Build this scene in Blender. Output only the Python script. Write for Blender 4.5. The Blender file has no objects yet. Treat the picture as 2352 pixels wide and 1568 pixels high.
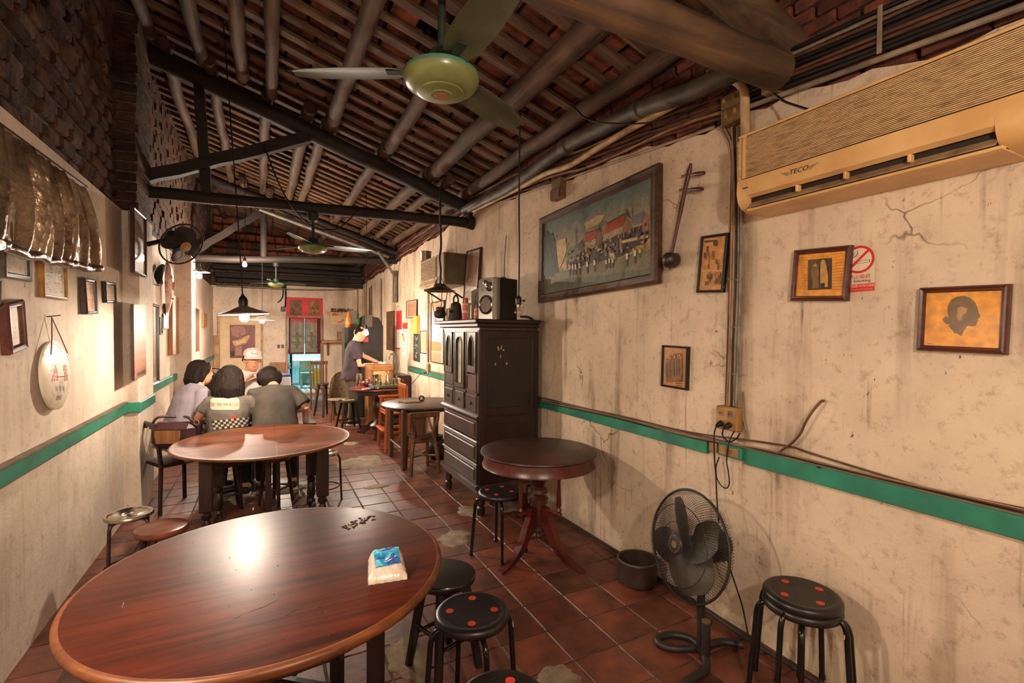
import bpy, bmesh, math, random
from mathutils import Vector, Matrix
R = random.Random(7)
SC = bpy.context.scene
COL = SC.collection
PI = math.pi

# ---------------------------------------------------------------- camera, world, exposure
YAW, PITCH, ROLL, EYE = math.radians(27.15), math.radians(-1.05), math.radians(.44), Vector((0, 0, 1.62))
fw = Vector((math.sin(YAW)*math.cos(PITCH), math.cos(YAW)*math.cos(PITCH), math.sin(PITCH)))
rt = Vector((math.cos(YAW), -math.sin(YAW), 0))
up = rt.cross(fw)
rt, up = rt*math.cos(ROLL)+up*math.sin(ROLL), up*math.cos(ROLL)-rt*math.sin(ROLL)
cam = bpy.data.cameras.new('camera')
cam.lens, cam.sensor_width, cam.clip_start, cam.clip_end = 17, 36, .05, 100
camo = bpy.data.objects.new('camera', cam)
COL.objects.link(camo)
m3 = Matrix((rt, up, -fw)).transposed()
camo.matrix_world = Matrix.Translation(EYE) @ m3.to_4x4()
SC.camera = camo
SC.view_settings.view_transform = 'Standard'
SC.view_settings.look = 'None'
SC.view_settings.exposure = 1.35
SC.view_settings.gamma = 1
SC.view_settings.use_curve_mapping = False
SC.cycles.use_denoising = True
SC.cycles.sample_clamp_indirect = 6
SC.cycles.max_bounces, SC.cycles.diffuse_bounces, SC.cycles.glossy_bounces, SC.cycles.transmission_bounces = 6, 4, 3, 4
wd = bpy.data.worlds.new('night')
SC.world = wd
wd.use_nodes = True
wd.node_tree.nodes['Background'].inputs[0].default_value = (.030, .026, .022, 1)
wd.node_tree.nodes['Background'].inputs[1].default_value = .6
BULB = (1, .845, .69)
P_NEAR, P_TABLE, P_FAR, P_BARE, P_WALL, P_COOK, P_FRONT = 27, 35, 76, 62, 28, 40, 50


def area_light(name, loc, size, power, col, rot):
    l = bpy.data.lights.new(name, 'AREA')
    l.energy, l.size, l.color = power, size, col
    o = bpy.data.objects.new(name, l)
    o.location, o.rotation_euler = loc, rot
    COL.objects.link(o)


area_light('kitchen_ceiling_light', (1.0, 15.2, 2.75), .9, 62, (.66, .93, 1), (0, 0, 0))


def ray(px, py):
    return fw + rt*((px-1176)/1110.67) - up*((py-784)/1110.67)


def at(px, py, ax, v):
    """point of the plane x, y or z = v that a measured photo point lies on"""
    d = ray(px, py)
    return EYE + d*((v-EYE[ax])/d[ax])


# ---------------------------------------------------------------- mesh builder
class MB:
    def __init__(s):
        s.v, s.f, s.c = [], [], []
        s.col = None

    def add(s, vs, fs, M=None):
        b = len(s.v)
        s.v += [tuple(M @ Vector(v)) for v in vs] if M else [tuple(v) for v in vs]
        s.f += [[i+b for i in f] for f in fs]
        s.c += [s.col]*len(fs)
        return s

    def box(s, c, d, M=None, b=0):
        x, y, z = d[0]/2, d[1]/2, d[2]/2
        T = Matrix.Translation(c)
        if M:
            T = T @ M
        if b <= 0:
            vs = [(i*x, j*y, k*z) for i in (-1, 1) for j in (-1, 1) for k in (-1, 1)]
            fs = [(0, 1, 3, 2), (4, 6, 7, 5), (0, 4, 5, 1), (2, 3, 7, 6), (0, 2, 6, 4), (1, 5, 7, 3)]
            return s.add(vs, fs, T)
        b = min(b, x*.95, y*.95, z*.95)
        vs, ix = [], {}
        for i in (-1, 1):
            for j in (-1, 1):
                for k in (-1, 1):
                    for a in range(3):
                        p = [i*(x-b), j*(y-b), k*(z-b)]
                        p[a] += (i, j, k)[a]*b
                        ix[i, j, k, a] = len(vs)
                        vs.append(p)
        fs = []
        for a in range(3):
            u, w = (a+1) % 3, (a+2) % 3
            for sg in (-1, 1):
                q = []
                for p, r in ((-1, -1), (1, -1), (1, 1), (-1, 1)):
                    t = [0, 0, 0]
                    t[a], t[u], t[w] = sg, p, r
                    q.append(ix[t[0], t[1], t[2], a])
                fs.append(q if sg > 0 else q[::-1])
            for p in (-1, 1):
                for r in (-1, 1):
                    def K(e, ax):
                        t = [0, 0, 0]
                        t[a], t[u], t[w] = e, p, r
                        return ix[t[0], t[1], t[2], ax]
                    q = [K(-1, u), K(1, u), K(1, w), K(-1, w)]
                    fs.append(q if p*r > 0 else q[::-1])
        for i in (-1, 1):
            for j in (-1, 1):
                for k in (-1, 1):
                    q = [ix[i, j, k, a] for a in range(3)]
                    fs.append(q if i*j*k > 0 else q[::-1])
        return s.add(vs, fs, T)

    def lathe(s, prof, n=24, M=None, cap=True):
        vs, fs = [], []
        for r, z in prof:
            vs += [(r*math.cos(2*PI*k/n), r*math.sin(2*PI*k/n), z) for k in range(n)]
        for i in range(len(prof)-1):
            for k in range(n):
                a, b = i*n+k, i*n+(k+1) % n
                fs.append((a, b, b+n, a+n))
        if cap:
            if prof[0][0] > 1e-6:
                fs.append(list(range(n))[::-1])
            if prof[-1][0] > 1e-6:
                fs.append([(len(prof)-1)*n+k for k in range(n)])
        return s.add(vs, fs, M)

    def tube(s, pts, r, n=8, closed=False, cap=True, flat=None):
        pts = [Vector(p) for p in pts]
        N = len(pts)
        rr = r if isinstance(r, (list, tuple)) else [r]*N
        vs, fs = [], []
        prev = None
        for i, p in enumerate(pts):
            a = pts[(i-1) % N] if closed or i > 0 else p
            b = pts[(i+1) % N] if closed or i < N-1 else p
            t = (b-a)
            t = t.normalized() if t.length > 1e-9 else Vector((0, 0, 1))
            if prev is None:
                ref = Vector((0, 0, 1)) if abs(t.z) < .9 else Vector((1, 0, 0))
                u = t.cross(ref).normalized()
            else:
                u = (prev - t*prev.dot(t))
                u = u.normalized() if u.length > 1e-6 else t.orthogonal().normalized()
            prev = u
            w = t.cross(u)
            f2 = flat or 1
            for k in range(n):
                A = 2*PI*k/n
                vs.append(p + (u*math.cos(A) + w*math.sin(A)*f2)*rr[i])
        M_ = N if closed else N-1
        for i in range(M_):
            for k in range(n):
                a, b = i*n+k, i*n+(k+1) % n
                c, d = ((i+1) % N)*n+(k+1) % n, ((i+1) % N)*n+k
                fs.append((a, b, c, d))
        if cap and not closed:
            fs.append(list(range(n))[::-1])
            fs.append([(N-1)*n+k for k in range(n)])
        return s.add(vs, fs)

    def cyl(s, a, b, r, r2=None, n=14):
        return s.tube([a, b], [r, r if r2 is None else r2], n)

    def prism(s, pts, h, M=None):
        """outline in local x, z, extruded h towards -y (the front)"""
        n = len(pts)
        vs = [(x, 0, z) for x, z in pts] + [(x, -h, z) for x, z in pts]
        fs = [list(range(n)), [n+k for k in range(n)][::-1]]
        fs += [(k, k+n, (k+1) % n+n, (k+1) % n) for k in range(n)]
        ar = sum(pts[k][0]*pts[(k+1) % n][1]-pts[(k+1) % n][0]*pts[k][1] for k in range(n))
        if ar > 0:
            fs = [f[::-1] for f in fs]
        return s.add(vs, fs, M)

    def flat(s, pts, y=0, col=None, M=None):
        """one printed shape, a face in local x, z looking along -y"""
        if col is not None:
            s.col = col
        n = len(pts)
        ar = sum(pts[k][0]*pts[(k+1) % n][1]-pts[(k+1) % n][0]*pts[k][1] for k in range(n))
        f = list(range(n))
        return s.add([(x, y, z) for x, z in pts], [f if ar > 0 else f[::-1]], M)

    def rect(s, x0, z0, x1, z1, y=0, col=None, M=None):
        return s.flat([(x0, z0), (x1, z0), (x1, z1), (x0, z1)], y, col, M)

    def disc(s, x, z, rx, rz=None, y=0, col=None, n=24, M=None):
        rz = rz or rx
        return s.flat([(x+rx*math.cos(2*PI*k/n), z+rz*math.sin(2*PI*k/n)) for k in range(n)], y, col, M)

    def ring(s, x, z, r0, r1, y=0, col=None, n=36, M=None):
        if col is not None:
            s.col = col
        vs = [(x+r*math.cos(2*PI*k/n), y, z+r*math.sin(2*PI*k/n)) for r in (r0, r1) for k in range(n)]
        return s.add(vs, [(k, k+n, (k+1) % n+n, (k+1) % n)[::-1] for k in range(n)], M)

    def text(s, body, x, z, h, y=0, col=None, M=None, align='CENTER', sx=1.0):
        if col is not None:
            s.col = col
        vs, fs = text_mesh(body, align)
        M = M or Matrix()
        return s.add([(x+v[0]*h*sx, y, z+v[1]*h) for v in vs], fs, M)


_txt = {}


def text_mesh(body, align):
    if (body, align) not in _txt:
        cu = bpy.data.curves.new('t', 'FONT')
        cu.body, cu.align_x, cu.align_y = body, align, 'CENTER'
        cu.resolution_u = 3
        o = bpy.data.objects.new('t', cu)
        COL.objects.link(o)
        me = bpy.data.meshes.new_from_object(o.evaluated_get(bpy.context.evaluated_depsgraph_get()))
        _txt[body, align] = ([tuple(v.co) for v in me.vertices], [list(p.vertices) for p in me.polygons])
        bpy.data.objects.remove(o)
        bpy.data.curves.remove(cu)
        bpy.data.meshes.remove(me)
    return _txt[body, align]


def mesh_from(name, mb, mat=None, smooth=35):
    me = bpy.data.meshes.new(name)
    me.from_pydata(mb.v, [], mb.f)
    if any(c is not None for c in mb.c):
        at_ = me.attributes.new('Col', 'FLOAT_COLOR', 'FACE')
        buf = []
        for c in mb.c:
            c = c or (.5, .5, .5)
            buf += [c[0], c[1], c[2], 1]
        at_.data.foreach_set('color', buf)
    me.update()
    if smooth:
        me.polygons.foreach_set('use_smooth', [True]*len(me.polygons))
        me.set_sharp_from_angle(angle=math.radians(smooth))
    if mat:
        me.materials.append(mat)
    return me


def put(name, me, parent=None, loc=None, rot=None):
    o = bpy.data.objects.new(name, me)
    COL.objects.link(o)
    if parent:
        o.parent = parent
    if loc is not None:
        o.location = loc
    if rot is not None:
        o.rotation_euler = rot
    return o


def tag(o, label=None, cat=None, group=None, kind=None):
    for k, v in (('label', label), ('category', cat), ('group', group), ('kind', kind)):
        if v:
            o[k] = v
    return o


def thing(name, label, cat, loc=(0, 0, 0), rz=0, group=None, kind=None, rot=None):
    o = bpy.data.objects.new(name, None)
    COL.objects.link(o)
    o.empty_display_size = .05
    o.location = loc
    o.rotation_euler = rot or (0, 0, rz)
    return tag(o, label, cat, group, kind)


def part(name, mb, mat, parent, label=None, smooth=35, loc=None, rot=None, kind=None):
    return tag(put(name, mesh_from(name, mb, mat, smooth), parent, loc, rot), label, kind=kind)


def solo(name, mb, mat, label, cat, loc=(0, 0, 0), rz=0, group=None, smooth=35, kind=None):
    return tag(put(name, mesh_from(name, mb, mat, smooth), None, loc, (0, 0, rz)), label, cat, group, kind)


def dup(o, label=None, loc=None, rz=None, parent=None, group=None):
    c = o.copy()
    COL.objects.link(c)
    if parent:
        c.parent = parent
    for ch in o.children:
        dup(ch, parent=c)
    if label:
        c['label'] = label
    if group:
        c['group'] = group
    if loc is not None:
        c.location = loc
    if rz is not None:
        c.rotation_euler = (c.rotation_euler[0], c.rotation_euler[1], rz)
    return c


def RX(a): return Matrix.Rotation(a, 4, 'X')
def RY(a): return Matrix.Rotation(a, 4, 'Y')
def RZ(a): return Matrix.Rotation(a, 4, 'Z')
def TR(*a): return Matrix.Translation(Vector(a))


def spline(pts, k=6):
    """Catmull-Rom through the points"""
    P = [Vector(p) for p in pts]
    P = [P[0]*2-P[1]] + P + [P[-1]*2-P[-2]]
    out = []
    for i in range(1, len(P)-2):
        a, b, c, d = P[i-1:i+3]
        for j in range(k):
            t = j/k
            out.append(.5*((b*2)+(c-a)*t+(a*2-b*5+c*4-d)*t*t+(b*3-a-c*3+d)*t**3))
    out.append(P[-2])
    return out


# ---------------------------------------------------------------- materials
def sr(*c):
    """srgb 0-255 to linear"""
    return tuple((x/255/12.92 if x/255 <= .04045 else ((x/255+.055)/1.055)**2.4) for x in c)


def nodes(name):
    m = bpy.data.materials.new(name)
    m.use_nodes = True
    nt = m.node_tree
    b = nt.nodes['Principled BSDF']

    def N(t, **kw):
        n = nt.nodes.new(t)
        for k, v in kw.items():
            if k.startswith('i_'):
                k = k[2:]
                n.inputs[int(k) if k.isdigit() else k].default_value = v
            else:
                setattr(n, k, v)
        return n
    return m, nt, b, N, nt.links.new


def coords(N, L, scale=(1, 1, 1), rnd=True):
    tc = N('ShaderNodeTexCoord')
    mp = N('ShaderNodeMapping')
    mp.inputs['Scale'].default_value = scale
    if rnd:
        oi = N('ShaderNodeObjectInfo')
        ml = N('ShaderNodeMath', operation='MULTIPLY')
        ml.inputs[1].default_value = 37
        ad = N('ShaderNodeVectorMath', operation='ADD')
        L(oi.outputs['Random'], ml.inputs[0])
        L(tc.outputs['Object'], ad.inputs[0])
        L(ml.outputs[0], ad.inputs[1])
        L(ad.outputs[0], mp.inputs['Vector'])
    else:
        L(tc.outputs['Object'], mp.inputs['Vector'])
    return mp.outputs[0]


def ramp(N, stops):
    r = N('ShaderNodeValToRGB')
    e = r.color_ramp.elements
    while len(e) < len(stops):
        e.new(.5)
    for k, (p, c) in enumerate(stops):
        e[k].position = p
        e[k].color = (*c, 1) if not isinstance(c, float) else (c, c, c, 1)
    return r


_m = {}


def mat(name, c1, c2=None, scale=6, st=(1, 1, 1), rough=.55, r2=None, bump=.1, metal=0, coat=0, detail=4, spec=.5, var=0, lo=.35, hi=.65, bscale=None):
    """two-colour noise material with relief; st stretches the grain, var gives each object its own value"""
    if name in _m:
        return _m[name]
    m, nt, b, N, L = nodes(name)
    c2 = c2 or tuple(x*.72 for x in c1)
    v = coords(N, L, st)
    n = N('ShaderNodeTexNoise', i_Scale=scale, i_Detail=detail, i_Roughness=.6)
    L(v, n.inputs['Vector'])
    r = ramp(N, [(lo, c1), (hi, c2)])
    L(n.outputs[0], r.inputs[0])
    out = r.outputs[0]
    if var:
        oi = N('ShaderNodeObjectInfo')
        hs = N('ShaderNodeHueSaturation')
        mr = N('ShaderNodeMapRange')
        mr.inputs[3].default_value, mr.inputs[4].default_value = 1-var, 1+var
        L(oi.outputs['Random'], mr.inputs[0])
        L(mr.outputs[0], hs.inputs['Value'])
        L(out, hs.inputs['Color'])
        out = hs.outputs[0]
    L(out, b.inputs['Base Color'])
    if r2 is not None:
        mr = N('ShaderNodeMapRange')
        mr.inputs[3].default_value, mr.inputs[4].default_value = rough, r2
        L(n.outputs[0], mr.inputs[0])
        L(mr.outputs[0], b.inputs['Roughness'])
    else:
        b.inputs['Roughness'].default_value = rough
    b.inputs['Metallic'].default_value = metal
    b.inputs['Coat Weight'].default_value = coat
    b.inputs['Coat Roughness'].default_value = .15
    b.inputs['Specular IOR Level'].default_value = spec
    if bump:
        n2 = N('ShaderNodeTexNoise', i_Scale=bscale or scale*3, i_Detail=5)
        L(v, n2.inputs['Vector'])
        bp = N('ShaderNodeBump', i_Strength=bump, i_Distance=.02)
        L(n2.outputs[0], bp.inputs['Height'])
        L(bp.outputs[0], b.inputs['Normal'])
    _m[name] = m
    return m


def wood(name, c1, c2, axis='X', rough=.4, bump=.15, coat=0, grain=28, var=0, wear=None, r2=None):
    """grain runs along the local axis"""
    if name in _m:
        return _m[name]
    k = 'XYZ'.index(axis)
    st = [1, 1, 1]
    st[k] = .07
    m, nt, b, N, L = nodes(name)
    v = coords(N, L, st)
    n = N('ShaderNodeTexNoise', i_Scale=grain, i_Detail=6, i_Roughness=.65, i_Distortion=.6)
    L(v, n.inputs['Vector'])
    r = ramp(N, [(.30, c2), (.5, tuple((p+q)/2 for p, q in zip(c1, c2))), (.68, c1)])
    L(n.outputs[0], r.inputs[0])
    v2 = coords(N, L, (1, 1, 1))
    n3 = N('ShaderNodeTexNoise', i_Scale=3.2, i_Detail=4)
    L(v2, n3.inputs['Vector'])
    mx = N('ShaderNodeMix', data_type='RGBA', blend_type='MULTIPLY')
    mx.inputs['Factor'].default_value = 1
    r3 = ramp(N, [(.3, (.6, .58, .56)), (.65, (1.12, 1.1, 1.08))])
    L(n3.outputs[0], r3.inputs[0])
    L(r.outputs[0], mx.inputs['A'])
    L(r3.outputs[0], mx.inputs['B'])
    out = mx.outputs['Result']
    if wear:
        nw = N('ShaderNodeTexNoise', i_Scale=11, i_Detail=8, i_Roughness=.7)
        L(v2, nw.inputs['Vector'])
        rw = ramp(N, [(.48, 0.0), (.72, .75)])
        L(nw.outputs[0], rw.inputs[0])
        mw = N('ShaderNodeMix', data_type='RGBA')
        L(rw.outputs[0], mw.inputs['Factor'])
        L(out, mw.inputs['A'])
        mw.inputs['B'].default_value = (*wear, 1)
        out = mw.outputs['Result']
    if var:
        oi = N('ShaderNodeObjectInfo')
        hs = N('ShaderNodeHueSaturation')
        mr = N('ShaderNodeMapRange')
        mr.inputs[3].default_value, mr.inputs[4].default_value = 1-var, 1+var
        L(oi.outputs['Random'], mr.inputs[0])
        L(mr.outputs[0], hs.inputs['Value'])
        L(out, hs.inputs['Color'])
        out = hs.outputs[0]
    L(out, b.inputs['Base Color'])
    b.inputs['Roughness'].default_value = rough
    if r2 is not None:
        mr = N('ShaderNodeMapRange')
        mr.inputs[1].default_value, mr.inputs[2].default_value = .3, .7
        mr.inputs[3].default_value, mr.inputs[4].default_value = rough, r2
        L(n3.outputs[0], mr.inputs[0])
        L(mr.outputs[0], b.inputs['Roughness'])
    b.inputs['Coat Weight'].default_value = coat
    b.inputs['Coat Roughness'].default_value = .2
    bp = N('ShaderNodeBump', i_Strength=bump, i_Distance=.01)
    L(n.outputs[0], bp.inputs['Height'])
    L(bp.outputs[0], b.inputs['Normal'])
    _m[name] = m
    return m


def glow(name, col, s):
    m, nt, b, N, L = nodes(name)
    b.inputs['Base Color'].default_value = (*col, 1)
    b.inputs['Emission Color'].default_value = (*col, 1)
    b.inputs['Emission Strength'].default_value = s
    return m


def printed(name='printed_paper', rough=.6, coat=0, amt=.25, sc=30):
    if name in _m:
        return _m[name]
    m, nt, b, N, L = nodes(name)
    a = N('ShaderNodeAttribute', attribute_name='Col')
    v = coords(N, L)
    n = N('ShaderNodeTexNoise', i_Scale=sc, i_Detail=6)
    L(v, n.inputs['Vector'])
    r = ramp(N, [(.3, 1-amt*1.3), (.7, 1+amt*.6)])
    L(n.outputs[0], r.inputs[0])
    mx = N('ShaderNodeMix', data_type='RGBA', blend_type='MULTIPLY')
    mx.inputs['Factor'].default_value = 1
    L(a.outputs['Color'], mx.inputs['A'])
    L(r.outputs[0], mx.inputs['B'])
    L(mx.outputs['Result'], b.inputs['Base Color'])
    b.inputs['Roughness'].default_value = rough
    b.inputs['Coat Weight'].default_value = coat
    b.inputs['Coat Roughness'].default_value = .08
    _m[name] = m
    return m


def glass(name, tint=(1, 1, 1), rough=.03, k=.16):
    if name in _m:
        return _m[name]
    m, nt, b, N, L = nodes(name)
    nt.nodes.remove(b)
    t = N('ShaderNodeBsdfTransparent')
    t.inputs[0].default_value = (*tint, 1)
    g = N('ShaderNodeBsdfGlossy')
    g.inputs['Roughness'].default_value = rough
    n = N('ShaderNodeTexNoise', i_Scale=8)
    lw = N('ShaderNodeLayerWeight')
    lw.inputs[0].default_value = .5
    pw = N('ShaderNodeMath', operation='POWER')
    L(lw.outputs['Facing'], pw.inputs[0])
    pw.inputs[1].default_value = 4
    ml = N('ShaderNodeMath', operation='MULTIPLY_ADD')
    L(pw.outputs[0], ml.inputs[0])
    ml.inputs[1].default_value, ml.inputs[2].default_value = .6, k*.2
    ad = N('ShaderNodeMath', operation='MULTIPLY_ADD')
    L(n.outputs[0], ad.inputs[0])
    ad.inputs[1].default_value = .03
    L(ml.outputs[0], ad.inputs[2])
    mx = N('ShaderNodeMixShader')
    L(ad.outputs[0], mx.inputs[0])
    L(t.outputs[0], mx.inputs[1])
    L(g.outputs[0], mx.inputs[2])
    L(mx.outputs[0], nt.nodes['Material Output'].inputs[0])
    _m[name] = m
    return m


def plaster(name, base, dirt, crack=.8, drip=.6, bump=.5):
    m, nt, b, N, L = nodes(name)
    tc = N('ShaderNodeTexCoord').outputs['Object']

    def noise(sc, st=(1, 1, 1), det=6, rg=.6):
        mp = N('ShaderNodeMapping')
        mp.inputs['Scale'].default_value = st
        L(tc, mp.inputs[0])
        n = N('ShaderNodeTexNoise', i_Scale=sc, i_Detail=det, i_Roughness=rg)
        L(mp.outputs[0], n.inputs['Vector'])
        return n.outputs[0]

    def mix(a, bcol, fac, bt='MIX'):
        x = N('ShaderNodeMix', data_type='RGBA', blend_type=bt)
        if isinstance(a, tuple):
            x.inputs['A'].default_value = (*a, 1)
        else:
            L(a, x.inputs['A'])
        x.inputs['B'].default_value = (*bcol, 1)
        L(fac, x.inputs['Factor'])
        return x.outputs['Result']

    def thr(s, lo, hi, v0=0., v1=1.):
        x = N('ShaderNodeMapRange')
        x.inputs[1].default_value, x.inputs[2].default_value = lo, hi
        x.inputs[3].default_value, x.inputs[4].default_value = v0, v1
        L(s, x.inputs[0])
        return x.outputs[0]

    def mul(p, q):
        x = N('ShaderNodeMath', operation='MULTIPLY')
        L(p, x.inputs[0])
        L(q, x.inputs[1])
        return x.outputs[0]
    big = noise(1.3)
    fine = noise(15, det=8, rg=.75)
    c = mix(base, tuple(x*.76 for x in base), thr(big, .38, .62))
    c = mix(c, dirt, thr(fine, .53, .79, 0, .78))
    stk = noise(26, (1, 1, .035), 3)
    c = mix(c, dirt, mul(thr(stk, .62, .72, 0, drip), thr(noise(1.7), .48, .62)))
    # vertical drips
    dr = noise(7, (1, 1, .09), 5)
    c = mix(c, dirt, mul(thr(dr, .52, .70, 0, drip), thr(big, .36, .58)))
    # specks
    sp = noise(34, (1, 1, .6), 3)
    c = mix(c, tuple(x*.45 for x in dirt), mul(thr(sp, .68, .74), thr(noise(2.2), .45, .6)))
    # cracks
    wv = N('ShaderNodeTexNoise', i_Scale=3.0, i_Detail=4, i_Roughness=.6)
    L(tc, wv.inputs['Vector'])
    vm = N('ShaderNodeVectorMath', operation='MULTIPLY_ADD')
    L(wv.outputs['Color'], vm.inputs[0])
    vm.inputs[1].default_value = (.26, .26, .26)
    L(tc, vm.inputs[2])
    vo = N('ShaderNodeTexVoronoi', feature='DISTANCE_TO_EDGE', i_Scale=1.7)
    L(vm.outputs[0], vo.inputs['Vector'])
    ck = mul(thr(vo.outputs['Distance'], .0, .009, 1, 0), thr(noise(1.1, det=2), .50, .60, 0, crack))
    c = mix(c, tuple(x*.3 for x in dirt), ck)
    L(c, b.inputs['Base Color'])
    b.inputs['Roughness'].default_value = .82
    b.inputs['Specular IOR Level'].default_value = .25
    h = N('ShaderNodeMath', operation='MULTIPLY_ADD')
    L(ck, h.inputs[0])
    h.inputs[1].default_value = -1.2
    L(noise(22, det=8, rg=.72), h.inputs[2])
    bp = N('ShaderNodeBump', i_Strength=bump, i_Distance=.02)
    L(h.outputs[0], bp.inputs['Height'])
    L(bp.outputs[0], b.inputs['Normal'])
    return m


PLASTER_R = plaster('plaster_right', sr(230, 207, 180), sr(112, 88, 64), drip=.85)
PLASTER_L = plaster('plaster_left', sr(230, 211, 190), sr(150, 120, 90), crack=.2, drip=.45, bump=.25)
BRICK = mat('old_brick', sr(126, 66, 44), sr(70, 40, 30), scale=9, rough=.9, bump=.5, var=.35)
MORTAR = mat('old_mortar', sr(110, 92, 74), sr(64, 50, 40), scale=14, rough=.95, bump=.6)
TILE = mat('terracotta_tile', sr(120, 65, 46), sr(72, 42, 31), scale=5, rough=.30, r2=.52, bump=.12, var=.24, bscale=26)
GROUT = mat('floor_grout', sr(112, 88, 68), sr(58, 45, 36), scale=8, rough=.9, bump=.4)
CEMENT = mat('cement_patch', sr(150, 132, 106), sr(112, 96, 76), scale=12, rough=.9, bump=.35)
TEAL = mat('teal_paint', sr(44, 136, 108), sr(34, 104, 84), scale=5, rough=.45, bump=.1)
DARKLOG = wood('dark_beam', sr(60, 43, 31), sr(22, 16, 12), 'Y', rough=.75, bump=.5, grain=14, var=.15)
DARKBEAM_X = wood('dark_beam_x', sr(50, 36, 26), sr(19, 14, 10), 'X', rough=.72, bump=.5, grain=14)
LOG = wood('purlin_log', sr(114, 85, 60), sr(36, 25, 18), 'Y', rough=.72, bump=.5, grain=16, var=.28)
BATTEN = wood('roof_batten_wood', sr(126, 94, 64), sr(50, 33, 22), 'X', rough=.8, bump=.4, grain=20, var=.28)
ROOFTILE = mat('roof_brick', sr(142, 76, 50), sr(62, 37, 27), scale=7, rough=.9, bump=.4, var=.4)
SOOT = mat('soot_dark', sr(34, 27, 22), sr(16, 13, 11), scale=5, rough=.9, bump=.3)
PRINT = printed()
GLASSM = glass('picture_glass')
# ================================================================= SETTING
XL, XR, YB, Y0 = -1.06, 2.33, 13.3, -1.5


def struct(name, label, mb=None, m=None, smooth=35):
    if mb is None:
        return thing(name, label, None, kind='structure')
    return tag(put(name, mesh_from(name, mb, m, smooth)), label, kind='structure')


def ztop(y):
    return 2.66+.085*y if y < 5.6 else max(3.13-.035*(y-5.6), 2.86)


def zrafter(x):
    return 4.30-.31*(x+1.06)


# floor: grout bed, terracotta tiles, cement patches
fl = struct('floor', 'terracotta tiled floor with worn cement patches')
part('grout_bed', MB().box((.635, 6, -.05), (3.6, 15.2, .088)), GROUT, fl)
TX, TY = .2755, .264
tile_me = [mesh_from('tile', MB().box((0, 0, 0), (TX-.009+R.uniform(-.002, .002), TY-.009, .02), b=.003), TILE) for _ in range(4)]
rest = MB()
cells = []
for j in range(-13, 44):
    for i in range(-9, 5):
        x, y = 1.36+TX*(i+.5), 1.96+TY*(j+.5)
        if XL-.02 < x < XR+.08 and y < YB:
            cells.append((x, y))
near = sorted([c for c in cells if (c[0]*.456+c[1]*.89 > .9) and c[1] < 8.2 and not (c[0] < -.4 and c[1] < 2.2)], key=lambda c: math.hypot(*c))[:296]
ns = set(near)
for k, (x, y) in enumerate(cells):
    tl = (R.uniform(-.006, .006), R.uniform(-.006, .006), 0)
    z = -.0105+R.uniform(-.0012, .0012)
    if (x, y) in ns:
        put('tile', tile_me[k % 4], fl, (x, y, z), tl)
    else:
        rest.box((x, y, z), (TX-.012, TY-.012, .02))
part('distant_tiles', rest, TILE, fl, kind='stuff')


def patch(cx, cy, rx, ry, seed, name='cement_patch'):
    r = random.Random(seed)
    n = 34
    ph = [r.uniform(0, 6.28) for _ in range(4)]
    pts = []
    for k in range(n):
        a = 2*PI*k/n
        q = 1+.13*math.sin(2*a+ph[0])+.10*math.sin(3*a+ph[1])+.07*math.sin(5*a+ph[2])+.07*math.sin(9*a+ph[3])+r.uniform(-.05, .05)
        pts.append((cx+rx*q*math.cos(a), cy+ry*q*math.sin(a)))
    vs = [(x, y, -.004) for x, y in pts] + [(cx+(x-cx)*.93, cy+(y-cy)*.93, .0042) for x, y in pts] + [(cx+(x-cx)*.5, cy+(y-cy)*.5, .0055) for x, y in pts] + [(cx, cy, .006)]
    fs = []
    for k in range(n):
        q = (k+1) % n
        fs += [(k, q, n+q, n+k), (n+k, n+q, 2*n+q, 2*n+k), (2*n+k, 2*n+q, 3*n)]
    part(name, MB().add(vs, fs), CEMENT, fl, smooth=60)


for px, py, rx, ry, s in ((830, 1062, .25, .36, 1), (1045, 1236, .14, .14, 2), (866, 1117, .11, .07, 3), (806, 1018, .10, .13, 4), (1280, 1556, .11, .08, 5), (935, 1510, .10, .16, 6), (880, 1395, .12, .1, 16), (560, 1090, .5, .20, 7),
                         (610, 1130, .45, .16, 8), (1160, 1160, .14, .2, 9), (640, 1178, .3, .08, 11), (1080, 1175, .1, .16, 12)):
    p = at(px, py, 2, 0)
    patch(p.x, p.y, rx, ry, s)

# right wall: plaster skin with an irregular top, brick and dark masonry above
wr = struct('wall_right', 'cracked stained plaster wall with brick above, on the pictures side')
vs, fs = [], []
ny, nz = 150, 26
for j in range(ny+1):
    y = Y0+(YB+.02-Y0)*j/ny
    zt = ztop(y)+.02*math.sin(y*5.1)+.012*math.sin(y*17.3+1)+R.uniform(-.008, .008)
    for k in range(nz+1):
        z = zt*k/nz
        d = .002*math.sin(y*1.7+z*2.1)+.0015*math.sin(y*4.3-z*5.2)+.001*math.sin(z*9+y*7)-.002
        if k == nz:
            d -= .006
        vs.append((XR-d if k < nz else XR+.004, y, z))
    vs.append((XR+.05, y, zt+.004))
    vs.append((XR+.05, y, 0))
q = nz+3
for j in range(ny):
    for k in range(q-1):
        a = j*q+k
        fs.append((a, a+1, a+q+1, a+q))
part('plaster_skin', MB().add(vs, fs), PLASTER_R, wr, smooth=60)
part('wall_core', MB().box((XR+.17, (Y0+YB)/2, 1.75), (.22, YB-Y0, 3.5)), MORTAR, wr)
bm = [mesh_from('brick', MB().box((0, 0, 0), (.05, .205+d, .056), b=.005), BRICK) for d in (0, -.02, .01)]
far = MB()
nb = 0
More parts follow.
